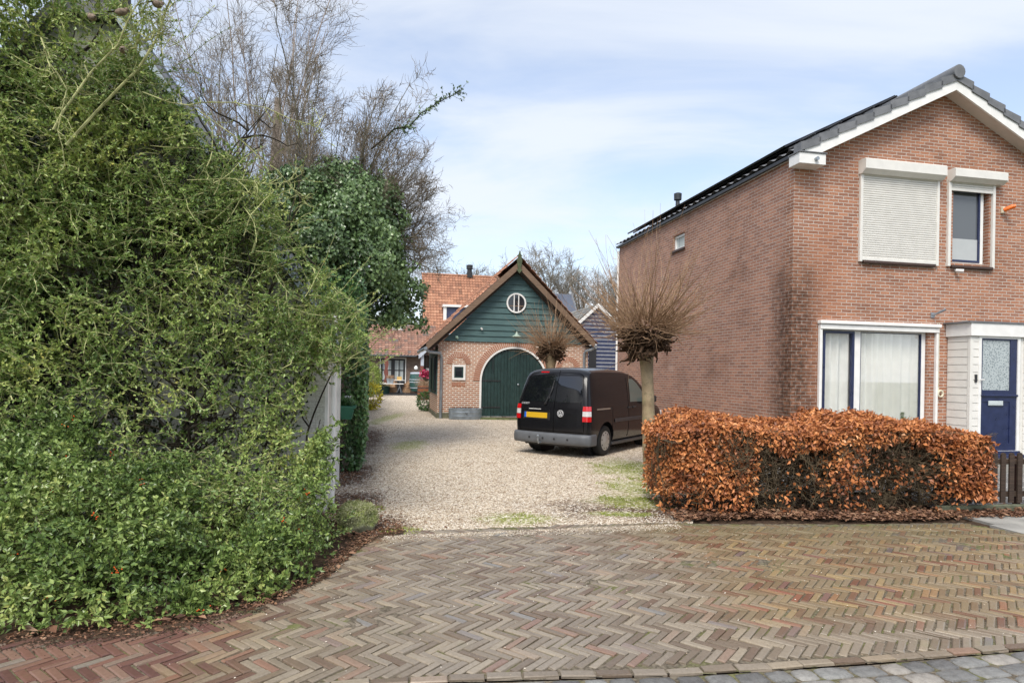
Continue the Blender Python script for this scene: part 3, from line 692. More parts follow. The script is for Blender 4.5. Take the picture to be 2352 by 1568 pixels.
m.build('roof_deck', M['soffit'], house)
rl = tile_roof('roof', (-.08, -OV+.02, gz-.08*tn+.13), (0,-1,0), (ax_+.08, 0, (ax_+.08)*tn), .001, .001, M['slate'], house) if False else None
tile_roof('roof', (-.08, DEP+.06, gz-.08*tn+.12), (0,-1,0), (1, 0, tn), DEP+.06+OV-.05, sll+.09, M['slate'], house, .3, .33, .035, .035)
tile_roof('roof', (HW+.08, -OV+.05, gz-.08*tn+.12), (0,1,0), (-1, 0, tn), DEP+.06+OV-.05, sll+.09, M['slate'], house, .3, .33, .035, .035)
vt = MB(); nt_ = 9
for sgn in (1, -1):
    for k in range(nt_):
        a, b = k/nt_*(ax_+.1)-.1, (k+1)/nt_*(ax_+.1)-.1+.035
        if sgn > 0: f = lambda x, dz: (x, gz+x*tn+dz)
        else: f = lambda x, dz: (HW-x, gz+x*tn+dz)
        q = [f(a, .08), f(b, .035), f(b, .165), f(a, .24)]
        if sgn < 0: q = q[::-1]
        vt.prism(q, -OV-.035, -OV+.17)
vt.build('verge_tiles', M['slate'], house)
MB().tube([(ax_, -OV-.07, apz+.2), (ax_, DEP+.1, apz+.2)], .13, 14).build('ridge_cap', M['slate'], house, True)
# bargeboards + soffit
m = MB()
m.prism([(-.0, gz-.0), (ax_, apz+.0), (ax_, apz+.095), (0, gz+.095)][::1], -OV-.01, -OV+.025)
m.prism([(0, gz-.13), (ax_, apz-.13), (ax_, apz-.0), (0, gz-.0)], -OV-.012, -OV+.023)
m.build('bargeboard', M['white'], house)
m = MB(); m.prism([(ax_, apz-.13), (HW, gz-.13), (HW, gz+.09), (ax_, apz+.09)], -OV-.01, -OV+.025); m.build('bargeboard', M['white'], house)
m = MB()
m.prism([(.0, gz-.10), (ax_, apz-.10), (HW, gz-.10), (HW, gz-.08), (ax_, apz-.08), (.0, gz-.08)], -OV+.024, .002); m.build('soffit', M['soffit'], house)
# boxed gutter end
e1 = hf(1826, 350, -OV); e2 = hf(1888, 380, -OV)
gb = MB().box(-.12, .42, -OV-.03, .0, e2[1]-.0, e1[1]+.01, .006).build('gutter_box', M['white'], house)
MB().tube([(.21, -OV-.09, e1[1]-.1), (.21, -OV+.02, e1[1]-.1)], .035, 14).build('pipe_end', M['zinc'], gb, True)
MB().box(-.14, .44, -OV-.05, .0, e1[1]+.011, e1[1]+.03).build('lead_cap', M['slate'], gb)
MB().box(-.10, -.02, .0, DEP+.05, gz+.0, gz+.06).build('gutter', M['dark'], house)
# solar panels above the left slope
def onslope(x, y, h): return (x-math.sin(sl_)*h, y, gz+x*tn+math.cos(sl_)*h+.12)
cols_ = 5; y0 = .35; pw = (DEP-.9)/cols_
for i in range(cols_):
    for j, (xa, xb) in enumerate(((.12, 1.32), (1.36, 2.56))):
        a = [onslope(xa, y0+i*pw, .17), onslope(xb, y0+i*pw, .17), onslope(xb, y0+(i+1)*pw-.02, .17), onslope(xa, y0+(i+1)*pw-.02, .17)]
        b = [(p[0]-math.sin(sl_)*.04, p[1], p[2]+math.cos(sl_)*.04) for p in a]
        MB().add(a+b, [(3,2,1,0), (4,5,6,7), (0,1,5,4), (1,2,6,5), (2,3,7,6), (3,0,4,7)]).build('solar_panel', M['solar'], house)
m = MB()
for xx_ in (.45, 1.0, 1.7, 2.2): m.tube([onslope(xx_, -.05, .15), onslope(xx_, DEP-.2, .15)], .022, 6)
m.tube([onslope(.1, .25, .1), onslope(2.75, .25, .1)], .03, 6); m.build('solar_rail', M['dark'], house)
# flue
fy, fz = hs(1556, 496, .35); 
vp = MB().lathe([(.085,-.25), (.085,.0), (.06,.06), (.055,.42), (.1,.43), (.105,.6), (.06,.62)], 16, (.35, fy, fz)); vp.build('roof_vent', M['darkmetal'], house, True)
# tall downpipe and bracket at the far corner
m = MB().tube([(-.05, DEP-.03, .1), (-.05, DEP-.03, gz-.1)], .035, 8); m.tube([(-.05, DEP-.03, gz-.35), (-.22, DEP-.03, gz-.35)], .012, 6); m.tube([(-.22, DEP-.03, gz-.35), (-.22, DEP-.03, gz-.05)], .012, 6)
m.build('downpipe', M['white'], house, True)
# ---- upper big shutter
def slats(m, x0, x1, z0, z1, y, h=.042):
    z = z1
    while z > z0+.005:
        zb = max(z-h, z0); m.prism([(y, zb), (y-.008, zb+.006), (y-.012, (z+zb)/2), (y-.008, z-.006), (y, z-.003)], x0, x1, 'x'); z = zb
a = hf(1981, 366, -.2); b = hf(2166, 405, -.0); bx0, bx1 = hf(1981, 380, -.1)[0], hf(2167, 395, -.1)[0]
zt, zb = hf(2073, 370, -.18)[1], hf(2073, 402, -.18)[1]
W1 = thing('roller_shutter_window', None, None); del_ = W1; W1.parent = house
def part_empty(name, parent):
    o = bpy.data.objects.new(name, None); S.collection.objects.link(o); o.parent = parent; return o
bpy.data.objects.remove(W1)
def shutter(x0, x1, zt, zb, zbot, closed_to):
    m = MB(); m.prism([(0,zb), (-.10,zb-.0), (-.19,zb+.07), (-.19,zt-.02), (-.17,zt), (0,zt)], x0, x1, 'x'); bo = m.build('shutter_box', M['cream'], house)
    boxes('guide_rail', M['cream'], bo, [(x0+.02, x0+.075, -.055, 0, zbot-.03, zb+.02), (x1-.075, x1-.02, -.055, 0, zbot-.03, zb+.02)])
    s = MB(); slats(s, x0+.075, x1-.075, closed_to+.05, zb+.02, -.028); s.box(x0+.075, x1-.075, -.05, -.022, closed_to, closed_to+.055, .004); s.build('slats', M['cream'], bo)
    return bo
zbot = hf(2060, 603)[1]
shutter(bx0, bx1, zt, zb, zbot, zbot)
MB().box(bx0+.1, bx1-.1, -.07, .05, zbot-.055, zbot-.0, .01).build('sill', M['sill'], house)
cx0, cx1 = hf(2186, 400, -.1)[0], hf(2306, 405, -.1)[0]; zt2, zb2 = hf(2246, 390, -.18)[1], hf(2246, 417, -.18)[1]; zbot2 = hf(2230, 612)[1]; zcl = hf(2240, 444)[1]
cxr = hf(2281, 500, 0)[0]
m = MB(); m.prism([(0,zb2), (-.10,zb2), (-.19,zb2+.07), (-.19,zt2-.02), (-.17,zt2), (0,zt2)], cx0, cx1, 'x'); bo = m.build('shutter_box', M['cream'], house)
boxes('guide_rail', M['cream'], bo, [(cx0+.0, cx0+.06, -.055, 0, zbot2-.03, zb2+.02), (cxr-.06, cxr, -.055, 0, zbot2-.03, zb2+.02)])
s = MB(); slats(s, cx0+.06, cxr-.06, zcl+.05, zb2+.02, -.028); s.box(cx0+.06, cxr-.06, -.05, -.022, zcl, zcl+.055, .004); s.build('slats', M['cream'], bo)
xr_ = cxr-.17
wf = MB().frame(cx0+.06, xr_, zbot2+.01, zb2+.02, .075, .06, .13).build('window_frame', M['white'], house)
MB().frame(cx0+.14, xr_-.08, zbot2+.09, zb2-.05, .04, .05, .10).build('sash', M['navy'], wf)
MB().box(cx0+.17, xr_-.11, .08, .085, zbot2+.12, zb2-.08).build('pane', NT('sky_glass').done((.10,.11,.12), .03, spec=.9), wf)
MB().box(cx0+.17, xr_-.11, .074, .079, zbot2+.12, zbot2+.55).build('frosted_film', plain('frosted', (.45,.47,.47), .5, .03), wf)
MB().box(cx0+.09, cxr-.04, -.07, .05, zbot2-.055, zbot2-.0, .01).build('sill', M['sill'], house)
# ---- ground floor window
gx0, gx1 = hf(1879, 760)[0], hf(2151, 760)[0]; gzt = hf(2015, 742)[1]
m = MB(); m.box(gx0-.02, gx1+.02, -.11, 0, gzt-.055, gzt+.01, .01); m.box(gx0, gx1, -.075, 0, gzt-.15, gzt-.06, .006); scr = m.build('screen_box', M['white'], house)
boxes('guide_rail', M['white'], scr, [(gx0, gx0+.055, -.06, 0, .6, gzt-.15), (gx1-.05, gx1, -.06, 0, .6, gzt-.15)])
gi0, gi1 = ops[2][0], ops[2][1]-.01
mu = hf(1972, 850)[0]
wf = MB().frame(gi0, gi1, .72, ops[2][3], .09, .05, .14).box(mu-.07, mu+.07, .045, .135, .81, ops[2][3]-.09).build('window_frame', M['white'], house)
MB().frame(gi0+.08, mu-.07, .80, ops[2][3]-.085, .045, .03, .10).build('sash', M['navy'], wf)
MB().frame(mu+.07, gi1-.085, .80, ops[2][3]-.085, .018, .05, .10).build('sash', M['navy'], wf)
def glassm():
    t = NT('window_glass'); a = t.n('ShaderNodeBsdfTransparent', {0: (.97,.97,.96,1)}); b = t.n('ShaderNodeBsdfGlossy', {0: (1,1,1,1), 1: .02}); f = t.n('ShaderNodeFresnel', {0: 1.5})
    mm = t.n('ShaderNodeMixShader', {0: t.math('ADD', t.math('MULTIPLY', f.outputs[0], .4), .0), 1: a.outputs[0], 2: b.outputs[0]}); t.t.links.new(mm.outputs[0], t.out.inputs[0]); return t.m
M['glass'] = glassm()
MB().box(gi0+.12, mu-.11, .075, .08, .84, ops[2][3]-.13).build('pane', M['glass'], wf)
MB().box(mu+.085, gi1-.10, .075, .08, .84, ops[2][3]-.1).build('pane', M['glass'], wf)
def curtain_mesh(x0, x1, z0, z1, y, amp=.035, per=.17):
    n = int((x1-x0)/.012); rows = []
    for z in (z0, z1):
        rows.append([(x0+(x1-x0)*i/n, y+amp*math.sin((x0+(x1-x0)*i/n)*2*math.pi/per+1.9*math.sin(i*.06))+.01*math.sin(i*.23), z) for i in range(n+1)])
    return MB().grid(rows)
curtain_mesh(gi0+.05, gi1-.05, .5, ops[2][3], .18, .045).build('curtain', plain('white_net', (.9,.9,.87), .8, .04), house, True, 180)
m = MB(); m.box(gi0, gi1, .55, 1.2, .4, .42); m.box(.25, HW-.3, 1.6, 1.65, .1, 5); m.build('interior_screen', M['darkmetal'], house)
MB().box(gi0-.02, gi1+.02, .14, .52, .66, .70).build('window_shelf', M['white'], house)
# porch
px0 = hf(2174.5, 830)[0]; rr_ = ray(2229, 830)
pd = None
lo, hi = 0., 2.
for _ in range(40):
    mid = (lo+hi)/2; X = hf(2229, 830, -mid)[0]
    if X < px0: hi = mid
    else: lo = mid
pd = mid; pf = lambda px, py: hf(px, py, -pd)
pzt = pf(2260, 742)[1]; pz1 = pf(2260, 772)[1]; dx0, dx1 = pf(2252.5, 900)[0], pf(2335, 900)[0]; dzt = pf(2290, 776)[1]; dzb = pf(2290, 1035)[1]; GZ = .12
porch = part_empty('porch', house)
def shiplap(m, a0, a1, z0, z1, axis, at, outward, h=.145, th=.012):
    z = z0
    while z < z1-.01:
        zt_ = min(z+h, z1)
        q = [(at, z), (at+outward*th*1.4, z), (at+outward*th*.9, zt_-.012), (at+outward*.001, zt_-.004), (at, zt_)]
        m.prism(q, a0, a1, 'y' if axis == 'x' else 'x'); z = zt_
m = MB(); m.box(px0+.012, px0+.05, -pd+.03, 0, GZ, pz1); shiplap(m, -pd+.06, -.02, GZ, pz1, 'x', px0+.012, -1)
m.box(px0-.006, px0+.06, -pd-.006, -pd+.055, GZ, pz1, .004)
shiplap(m, px0+.06, dx0-.06, GZ, pz1, 'y', -pd+.012, -1); m.box(px0+.05, dx0-.06, -pd+.013, -pd+.05, GZ, pz1)
pr = dx1+.07+1.2
shiplap(m, dx1+.16, pr, GZ, pz1, 'y', -pd+.012, -1); m.box(dx1+.1, pr, -pd+.013, -pd+.05, GZ, pz1)
m.build('cladding', M['cream'], porch)
MB().box(px0-.04, pr, -pd-.05, .0, pz1, pzt, .006).build('fascia', M['white'], porch)
MB().box(px0-.1, pr, -pd-.07, .0, pzt, pzt+.03).build('roof_edge', M['slate'], porch)
MB().frame(dx0-.065, dx1+.065, dzb-.06, dzt+.05, .062, -pd-.012, -pd+.06).build('door_frame', M['white'], porch)
dr = MB(); 
g0x, g1x = pf(2258, 800)[0], pf(2322, 800)[0]; gz1, gz0 = pf(2290, 781)[1], pf(2290, 896)[1]; mid_ = pf(2290, 908)[1]; lz0 = pf(2290, 1018)[1]
D0 = -pd+.005
dr.box(dx0, g0x, D0, D0+.05, dzb, dzt); dr.box(g1x, dx1, D0, D0+.05, dzb, dzt); dr.box(g0x, g1x, D0, D0+.05, gz1, dzt); dr.box(g0x, g1x, D0, D0+.05, mid_-.02, gz0)
dr.box(dx0-.01, dx1+.01, D0-.035, D0+.001, mid_-.015, mid_+.02, .006)
dr.box(g0x, g1x, D0+.012, D0+.045, lz0, mid_-.12); dr.box(g0x, g1x, D0, D0+.05, dzb, lz0); dr.box(g0x, g1x, D0, D0+.05, mid_-.12, mid_-.02)
dr = dr.build('front_door', M['navy'], porch)
def frost():
    t = NT('patterned_glass'); o = t.obj(); v = t.n('ShaderNodeTexVoronoi', {'Vector': o, 'Scale': 28.0}); n = t.noise(o, 60, 3)
    c = t.mix(t.rng(v.outputs['Distance'], .2, .6), (.13,.17,.19), (.4,.45,.46)); c = t.mix(t.rng(n, .4, .6, 0, .4), c, (.5,.53,.52)); return t.done(c, .2, t.bump(n, .5, .003), spec=.6)
MB().box(g0x, g1x, D0+.02, D0+.03, gz0, gz1).build('patterned_glass', frost(), dr)
l0, l1 = pf(2270, 920), pf(2303, 931)
MB().box(l0[0], l1[0], D0-.015, D0+.001, l1[1], l0[1], .003).box(l0[0]+.02, l1[0]-.02, D0-.019, D0-.014, l1[1]+.015, l0[1]-.015, .002).build('letterbox', plain('letterbox', (.5,.55,.56), .3, .05), dr)
kz = pf(2253, 868)
hk = MB().tube([(dx0+.035, D0-.002, kz[1]-.03), (dx0+.035, D0-.05, kz[1]-.03)], .01, 8).tube([(dx0+.035, D0-.05, kz[1]-.03), (dx0-.06, D0-.05, kz[1]-.03)], .011, 8); hk.build('door_handle', M['white'], dr, True)
bz = pf(2240, 868); MB().box(bz[0]-.02, bz[0]+.025, -pd-.03, -pd+.02, bz[1]-.08, bz[1]+.07, .006).build('doorbell', M['dark'], porch)
MB().box(dx0-.1, dx1+.1, -pd-.12, -pd+.05, dzb-.13, dzb-.062, .01).box(dx0-.05, dx1+.05, -pd-.05, -pd+.04, dzb-.06, dzb-.001).build('threshold', M['navy'], porch)
MB().box(dx0-.4, dx1+.5, -pd-.6, -.1, -.05, dzb-.13).build('doorstep', M['concrete'], porch)
# small fittings on the wall
l = hf(2303, 481); m = MB().box(l[0]-.06, l[0]+.0, -.06, 0, l[1]-.09, l[1]+.04, .01); lb = m.build('lamp_base', M['ivoryplastic'], house)
MB().tube([(l[0]-.03, -.05, l[1]-.03), (l[0]+.06, -.16, l[1]+.02), (l[0]+.09, -.2, l[1]+.03)], [.04, .045, .03], 14).build('orange_lamp', M['orangeplastic'], lb, True)
l = hf(2193, 622); MB().tube([(l[0], 0, l[1]+.02), (l[0], -.05, l[1])], .02, 10).tube([(l[0]-.02, -.04, l[1]+.0), (l[0]+.06, -.14, l[1]-.02)], [.03, .032], 12).build('security_camera', M['white'], house, True)
l = hf(2147, 718); MB().tube([(l[0]-.06, 0, l[1]-.05), (l[0]-.05, -.08, l[1]-.03), (l[0]+.05, -.2, l[1]+.05)], .022, 10).box(l[0]-.1, l[0]-.02, -.02, 0, l[1]-.1, l[1]-.0).build('flag_holder', M['zinc'], house, True)
l = hf(2153, 900); m = MB(); m.box(l[0]-.04, l[0]+.01, -.04, 0, l[1]+.0, l[1]+.08, .01)
m.tube([(l[0]+.02+.055*math.cos(t), -.05, l[1]-.03+.06*math.sin(t)) for t in np.linspace(0, 6.2, 16)], .018, 8)
for xx_ in (-.03, 0.01): m.tube([(l[0]+xx_, -.012, l[1]+.05), (l[0]+xx_, -.012, l[1]+1.35)], .006, 5)
m.build('hose_hook', M['ivoryplastic'], house, True)
# house plants inside the window
def sprig(name, x, z, h, label, par):
    st = np.repeat(np.array([[x, .22, z]]), 9, 0); D = nrm(np.stack([rng.normal(0, .35, 9), rng.normal(0, .2, 9), np.ones(9)], 1)); p_, r_ = grow(st, D, h, .004, 3, .1)
    q, d, _, _ = spawn(p_, r_, 9, .3, 1, .9); v2, f2 = leafmesh(q, d, rdir(len(q)), .06, .03)
    ob = npmesh(name, v2, [f2], M['ivy']); t = thing('potted_'+name, label, 'houseplant', HO, TH); ob.parent = t
    MB().lathe([(.03, -.1), (.045, .0), (.035, .0), (.03, -.02)], 12, (x, .22, z)).build('pot', M['white'], t, True)
xx_, zz_ = hf(2077, 918, .22); sprig('plant', xx_, .80, .24, 'small green plant on the ground-floor window shelf, at the right', None)
xx_, _ = hf(1985, 930, .22); sprig('plant', xx_, .80, .12, 'tiny green plant on the window shelf beside the mullion', None)
# ------------------------------------------------------------------ front garden: gravel, kerb, picket fence
fb = G(2300, 1178); fu = Vector((math.cos(R(9)), math.sin(R(9)), 0))
fa = fb-fu*.92
sheet('garden_gravel', [(2.9,9.1), (8.9,9.6), (9.6,12.9), (4.9,11.6), (3.9,11.4)], .02, M['gravel2'])
sheet('garden_gravel', [(fa.x, fa.y+.08), (fa.x+4.6, fa.y+.08+4.6*math.tan(R(9))), (10.5,13.5), (8.9,12.6), (fa.x+.3,10.6)], .06, M['gravel2'])
ke = thing('kerb_edging', 'mossy concrete edging under the brown picket fence', 'kerb', (fa.x, fa.y, 0), R(9))
MB().box(0, 4.6, 0, .06, -.1, .105, .008).build('edging', plain('mossy_concrete', (.13,.14,.09), .9, .4, 5, .5), ke)
fence = thing('picket_fence', 'low dark brown picket fence on a concrete edging, right of the hedge', 'fence', (fa.x, fa.y+.03, 0), R(9))
boxes('rail', M['darkwood'], fence, [(0, 4.6, .02, .05, .2, .27), (0, 4.6, .02, .05, .62, .69)])
x = .06; k = 0
while x < 4.5:
    h = .775; MB().prism([(x,.125), (x+.07,.125), (x+.07,h-.03)]+arc(x+.035, h-.035, .035, 0, 180, 8)+[(x,h-.03)], -.002, .019).build('picket', M['darkwood'], fence); x += .125; k += 1
boxes('post', plain('red_brown_post', (.06,.022,.015), .7), fence, [(1.23, 1.30, .055, .12, .02, .72), (.1, .17, .055, .12, .02, .72)])
# ------------------------------------------------------------------ barn with green doors
gb_ = G(1004, 960); BO = Vector((gb_.x, gb_.y, 0))
bf = lambda px, py, off=0.: front(BO, px, py, off)
BW = bf(1350, 840)[0]; bh = bf(1100, 785)[1]; FO = -.42
barn = thing('barn', 'brick barn with green clapboard gable and arched green double doors', 'barn', BO, TH)
apx = bf(1193, 600, FO); lft = bf(979, 801, FO); rgt = bf(1367, 797, FO)
ac = apx[0]; 
dc = bf(1180, 880); dl = bf(1102, 880)[0]; dr_ = dl+2*(dc[0]-dl); dcx = (dl+dr_)/2; drad = (dr_-dl)/2-.04; dtop = bf(1176, 799)[1]; dbot = bf(1102, 955)[1]
spr = dtop-drad
def arched(cx, r, spr, z0, n=24): return [(cx-r, z0)]+[(cx+r*math.cos(R(180-180*i/n)), spr+r*math.sin(R(180-180*i/n))) for i in range(n+1)]+[(cx+r, z0)]
BD = 4.2
m = MB()
# front brick wall with the arch opening
R1 = drad+.05
n = 24; ap = [(dcx+R1*math.cos(R(180-180*i/n)), spr+R1*math.sin(R(180-180*i/n))) for i in range(n+1)]
m.prism([(0,-.2), (dcx-R1,-.2), (dcx-R1,spr), (0,spr)], 0, .25); m.prism([(dcx+R1,-.2), (BW,-.2), (BW,spr), (dcx+R1,spr)], 0, .25)
m.prism([(0,spr), (dcx-R1,spr)]+[(dcx-R1,bh), (0,bh)], 0, .25); m.prism([(dcx+R1,spr), (BW,spr), (BW,bh), (dcx+R1,bh)], 0, .25)
for a, b in zip(ap, ap[1:]): m.prism([a, b, (b[0], bh), (a[0], bh)], 0, .25)
wl = m.build('wall', M['barn_brick'], barn)
m = MB(); m.box(0, .22, .25, BD, -.2, .85); m.box(BW-.22, BW, .25, BD, -.2, bh); m.box(.22, BW-.22, BD-.2, BD, -.2, bh); m.build('wall', M['barn_brick'], barn)
boxes('plinth', plain('mossy_plinth', (.13,.13,.085), .9, .3, 5, .4), barn, [(-.02, dcx-R1-.08, -.035, .0, -.1, .2), (dcx+R1+.08, BW+.02, -.035, .0, -.1, .2), (-.036, -.002, .0, BD, -.1, .16)])
# arch of radial bricks
def brick_arch(cx, cz, r0, r1, a0, a1, k, y0=-.03, y1=.01, name='brick_arch'):
    m = MB(); 
    for i in range(k):
        s, e = R(a0+(a1-a0)*(i+.15)/k), R(a0+(a1-a0)*(i+.85)/k)
        m.prism([(cx+r0*math.cos(s), cz+r0*math.sin(s)), (cx+r1*math.cos(s), cz+r1*math.sin(s)), (cx+r1*math.cos(e), cz+r1*math.sin(e)), (cx+r0*math.cos(e), cz+r0*math.sin(e))], y0, y1)
    ob = m.build(name, M['arch_brick'], barn); mm = MB()
    o = [(cx+(r1+.005)*math.cos(R(a0+(a1-a0)*i/24)), cz+(r1+.005)*math.sin(R(a0+(a1-a0)*i/24))) for i in range(25)]
    q = [(cx+(r0+.003)*math.cos(R(a0+(a1-a0)*i/24)), cz+(r0+.003)*math.sin(R(a0+(a1-a0)*i/24))) for i in range(25)]
    for i in range(24): mm.prism([q[i], o[i], o[i+1], q[i+1]], y0+.014, y1-.001)
    mm.build('mortar_bed', M['mortar'], ob)
brick_arch(dcx, spr, R1+.0, R1+.24, 180, 0, 58)
fr = MB(); o = arched(dcx, R1-.0, spr, dbot-.02, 28); q = arched(dcx, R1-.07, spr, dbot-.02, 28)
for i in range(len(o)-1): fr.prism([o[i], o[i+1], q[i+1], q[i]], -.02, .12)
fr.box(dcx-R1, dcx+R1, -.03, .12, dbot-.07, dbot-.02); fr.build('door_frame', M['white'], barn)
for sd in (-1, 1):
    m = MB(); k = 10; rr2 = R1-.075
    for i in range(k):
        a, b = dcx+sd*(.006+rr2*i/k), dcx+sd*(rr2*(i+1)/k-.004)
        xa, xb = min(a, b), max(a, b); top = lambda x: spr+math.sqrt(max(rr2**2-(x-dcx)**2, 0))
        m.prism([(xa, dbot), (xb, dbot), (xb, top(xb)), ((xa+xb)/2, top((xa+xb)/2)), (xa, top(xa))], .05+.003*(i % 2), .1)
    d = m.build('door', M['green'], barn)
    h = MB()
    for zz in (bf(1120, 874)[1], bf(1120, 935)[1]): 
        h = MB(); x0 = dcx+sd*(rr2+.03); x1 = dcx+sd*(rr2-.72); h.box(min(x0,x1), max(x0,x1), .03, .05, zz-.022, zz+.022, .004); h.build('strap_hinge', M['dark'], d)
MB().box(dcx-.045, dcx+.03, .03, .06, dbot+.01, spr+math.sqrt((R1-.08)**2-.002)-.01, .006).build('cover_strip', M['green'], barn)
kz = bf(1190, 883); MB().lathe([(.012,.0), (.012,-.04), (.035,-.05), (.035,-.075), (.01,-.09)], 12, (kz[0], .05, kz[1]), 'y').build('door_knob', M['zinc'], barn, True)
# little window with blind arch; right blind arch
for (ccx, cy_, rr3, win) in ((1053.5, 836, 15.5, True), (1304, 846, 15.5, False)):
    c = bf(ccx, cy_); rx = abs(bf(ccx+rr3, cy_)[0]-c[0]); z0 = c[1]-.0
    brick_arch(c[0], z0, rx, rx+.2, 180, 0, 17, -.022)
    m = MB(); q = [(c[0]+rx*math.cos(R(180*i/12)), z0+rx*math.sin(R(180*i/12))) for i in range(13)]; m.prism(q, -.012, .0); m.build('blind_arch', M['barn_brick'], barn)
    if win:
        a, b = bf(1038.5, 837), bf(1068.5, 872.5); MB().frame(a[0], b[0], b[1], a[1], .075, -.045, .02).build('window_frame', M['white'], barn)
        wdw = MB().box(a[0]+.07, b[0]-.07, -.015, .0, b[1]+.07, a[1]-.07).build('pane', M['glassd'], barn)
        MB().frame(a[0]+.075, b[0]-.075, b[1]+.075, a[1]-.075, .05, -.025, -.014).build('sash', M['green'], barn)
        m = MB()
        for i in range(8): x = a[0]+.0+(b[0]-a[0])*(i+.1)/8; m.box(x, x+.048, -.012, .0, b[1]-.22, b[1]-.1)
        m.build('soldier_course', M['arch_brick'], barn)
# gable boards
sL = (apx[1]-lft[1])/(apx[0]-lft[0]); sR = (apx[1]-rgt[1])/(rgt[0]-apx[0])
topz = apx[1]-.30
def gl_(z): return apx[0]-(topz-z)/sL
def gr_(z): return apx[0]+(topz-z)/sR
m = MB(); z = bh
brd = .215
while z < topz-.02:
    z1 = min(z+brd, topz-.005)
    xa, xb = max(gl_(z), 0.0), min(gr_(z), BW); xc, xd = max(gl_(z1), 0), min(gr_(z1), BW)
    m.add([(xa,-.055,z), (xb,-.055,z), (xd,-.02,z1), (xc,-.02,z1), (xa,.02,z), (xb,.02,z), (xd,.02,z1), (xc,.02,z1)], [(0,1,2,3), (4,7,6,5), (0,4,5,1), (3,2,6,7), (0,3,7,4), (1,5,6,2)]); z = z1
m.build('gable_boards', M['teal'], barn)
# round window
rc = bf(1185, 696.5); rad = .37
m = MB(); k = 32; o = [(rc[0]+rad*math.cos(2*math.pi*i/k), rc[1]+rad*math.sin(2*math.pi*i/k)) for i in range(k)]; q = [(rc[0]+(rad-.055)*math.cos(2*math.pi*i/k), rc[1]+(rad-.055)*math.sin(2*math.pi*i/k)) for i in range(k)]
m.ring(o, q, -.1, -.03); 
for dx in (-.085, .085): m.box(rc[0]+dx-.018, rc[0]+dx+.018, -.09, -.06, rc[1]-rad+.07, rc[1]+rad-.07)
rw = m.build('round_window', M['white'], barn)
MB().prism(q, -.062, -.058).build('pane', M['glassd'], rw)
MB().box(rc[0]-.28, rc[0]+.28, -.068, -.063, rc[1]-.12, rc[1]-.09).build('inner_bar', M['brownwood'], rw)
# bargeboards and roof
for (e, s_) in ((lft, sL), (rgt, sR)):
    m = MB(); q = [(e[0], e[1]-.06), (apx[0], apx[1]-.27), (apx[0], apx[1]+.0), (e[0]-.0, e[1]+.2)]
    m.prism(q, FO-.0, FO+.05); m.build('bargeboard', M['brownwood'], barn)
    m = MB(); q = [(e[0]+(.25 if e is lft else -.25), e[1]+.02), (apx[0], apx[1]-.36), (apx[0], apx[1]-.28), (e[0], e[1]-.05)]
    m.prism(q, -.12, -.057); m.build('inner_rafter', M['darkwood'], barn)
m = MB(); m.prism([(lft[0], lft[1]+.1), (apx[0], apx[1]-.12), (rgt[0], rgt[1]+.1), (rgt[0], rgt[1]+.14), (apx[0], apx[1]-.06), (lft[0], lft[1]+.14)], FO+.05, BD+.1); m.build('roof_deck', M['darkwood'], barn)
sa1 = math.atan(sL); sa2 = math.atan(sR)
tile_roof('roof', (lft[0]-.1, BD+.1, lft[1]+.13), (0,-1,0), (math.cos(sa1), 0, math.sin(sa1)), BD+.1-FO, math.hypot(apx[0]-lft[0]+.1, (apx[1]-lft[1]))+.06, M['tile_orange'], barn, .25, .3, .03, .03)
tile_roof('roof', (rgt[0]+.1, FO, rgt[1]+.11), (0,1,0), (-math.cos(sa2), 0, math.sin(sa2)), BD+.1-FO, math.hypot(rgt[0]-apx[0]+.1, (apx[1]-rgt[1]))+.04, M['tile_orange'], barn, .25, .3, .03, .03)
# finial
fz = apx[1]
MB().prism([(ac-.09,fz-.05), (ac-.05,fz-.28), (ac-.11,fz-.32), (ac-.05,fz-.38), (ac,fz-.45), (ac+.05,fz-.38), (ac+.11,fz-.32), (ac+.05,fz-.28), (ac+.09,fz-.05), (ac+.1,fz+.05), (ac+.05,fz+.16), (ac+.1,fz+.2), (ac+.04,fz+.25), (ac,fz+.40), (ac-.04,fz+.25), (ac-.1,fz+.2), (ac-.05,fz+.16), (ac-.1,fz+.05)], FO-.05, FO-.005).build('finial', plain('mossy_green_finial', (.07,.09,.04), .7, .3), barn)
# gutters and downpipes
for (e, px, sgn) in ((lft, 1013, 1), (rgt, 1340, -1)):
    MB().tube([(e[0]-sgn*.02, FO-.02, e[1]+.02), (e[0]-sgn*.02, BD, e[1]+.02)], .065, 10).build('gutter', M['zinc'], barn, True)
    x = bf(px, 850)[0]; MB().tube([(e[0]+sgn*.0, FO+.1, e[1]-.02), (e[0]+sgn*.12, FO+.15, e[1]-.1), (x-sgn*.05, -.12, e[1]-.13), (x, -.07, e[1]-.25), (x, -.07, .0)], .05, 12).tube([(x, -.07, .42), (x, -.07, .5)], .06, 12).tube([(x, -.07, 1.42), (x, -.07, 1.5)], .06, 12).build('downpipe', M['zinc'], barn, True)
# left side wall: dark boards, big dark windows
m = MB(); shiplap(m, .25, BD, .85, lft[1]+.05, 'x', .0, -1, .2, .02); m.box(0, .1, .25, BD, .85, lft[1]+.05); m.build('side_boards', M['teal'], barn)
for y in (.45, 1.7):
    a = MB().box(-.09, -.03, y, y+1.05, .95, 2.25, .01).build('shutter', M['dark'], barn); MB().box(-.12, -.09, y+.05, y+.5, 1.0, 2.2, .005).build('shutter_leaf', M['green'], a)
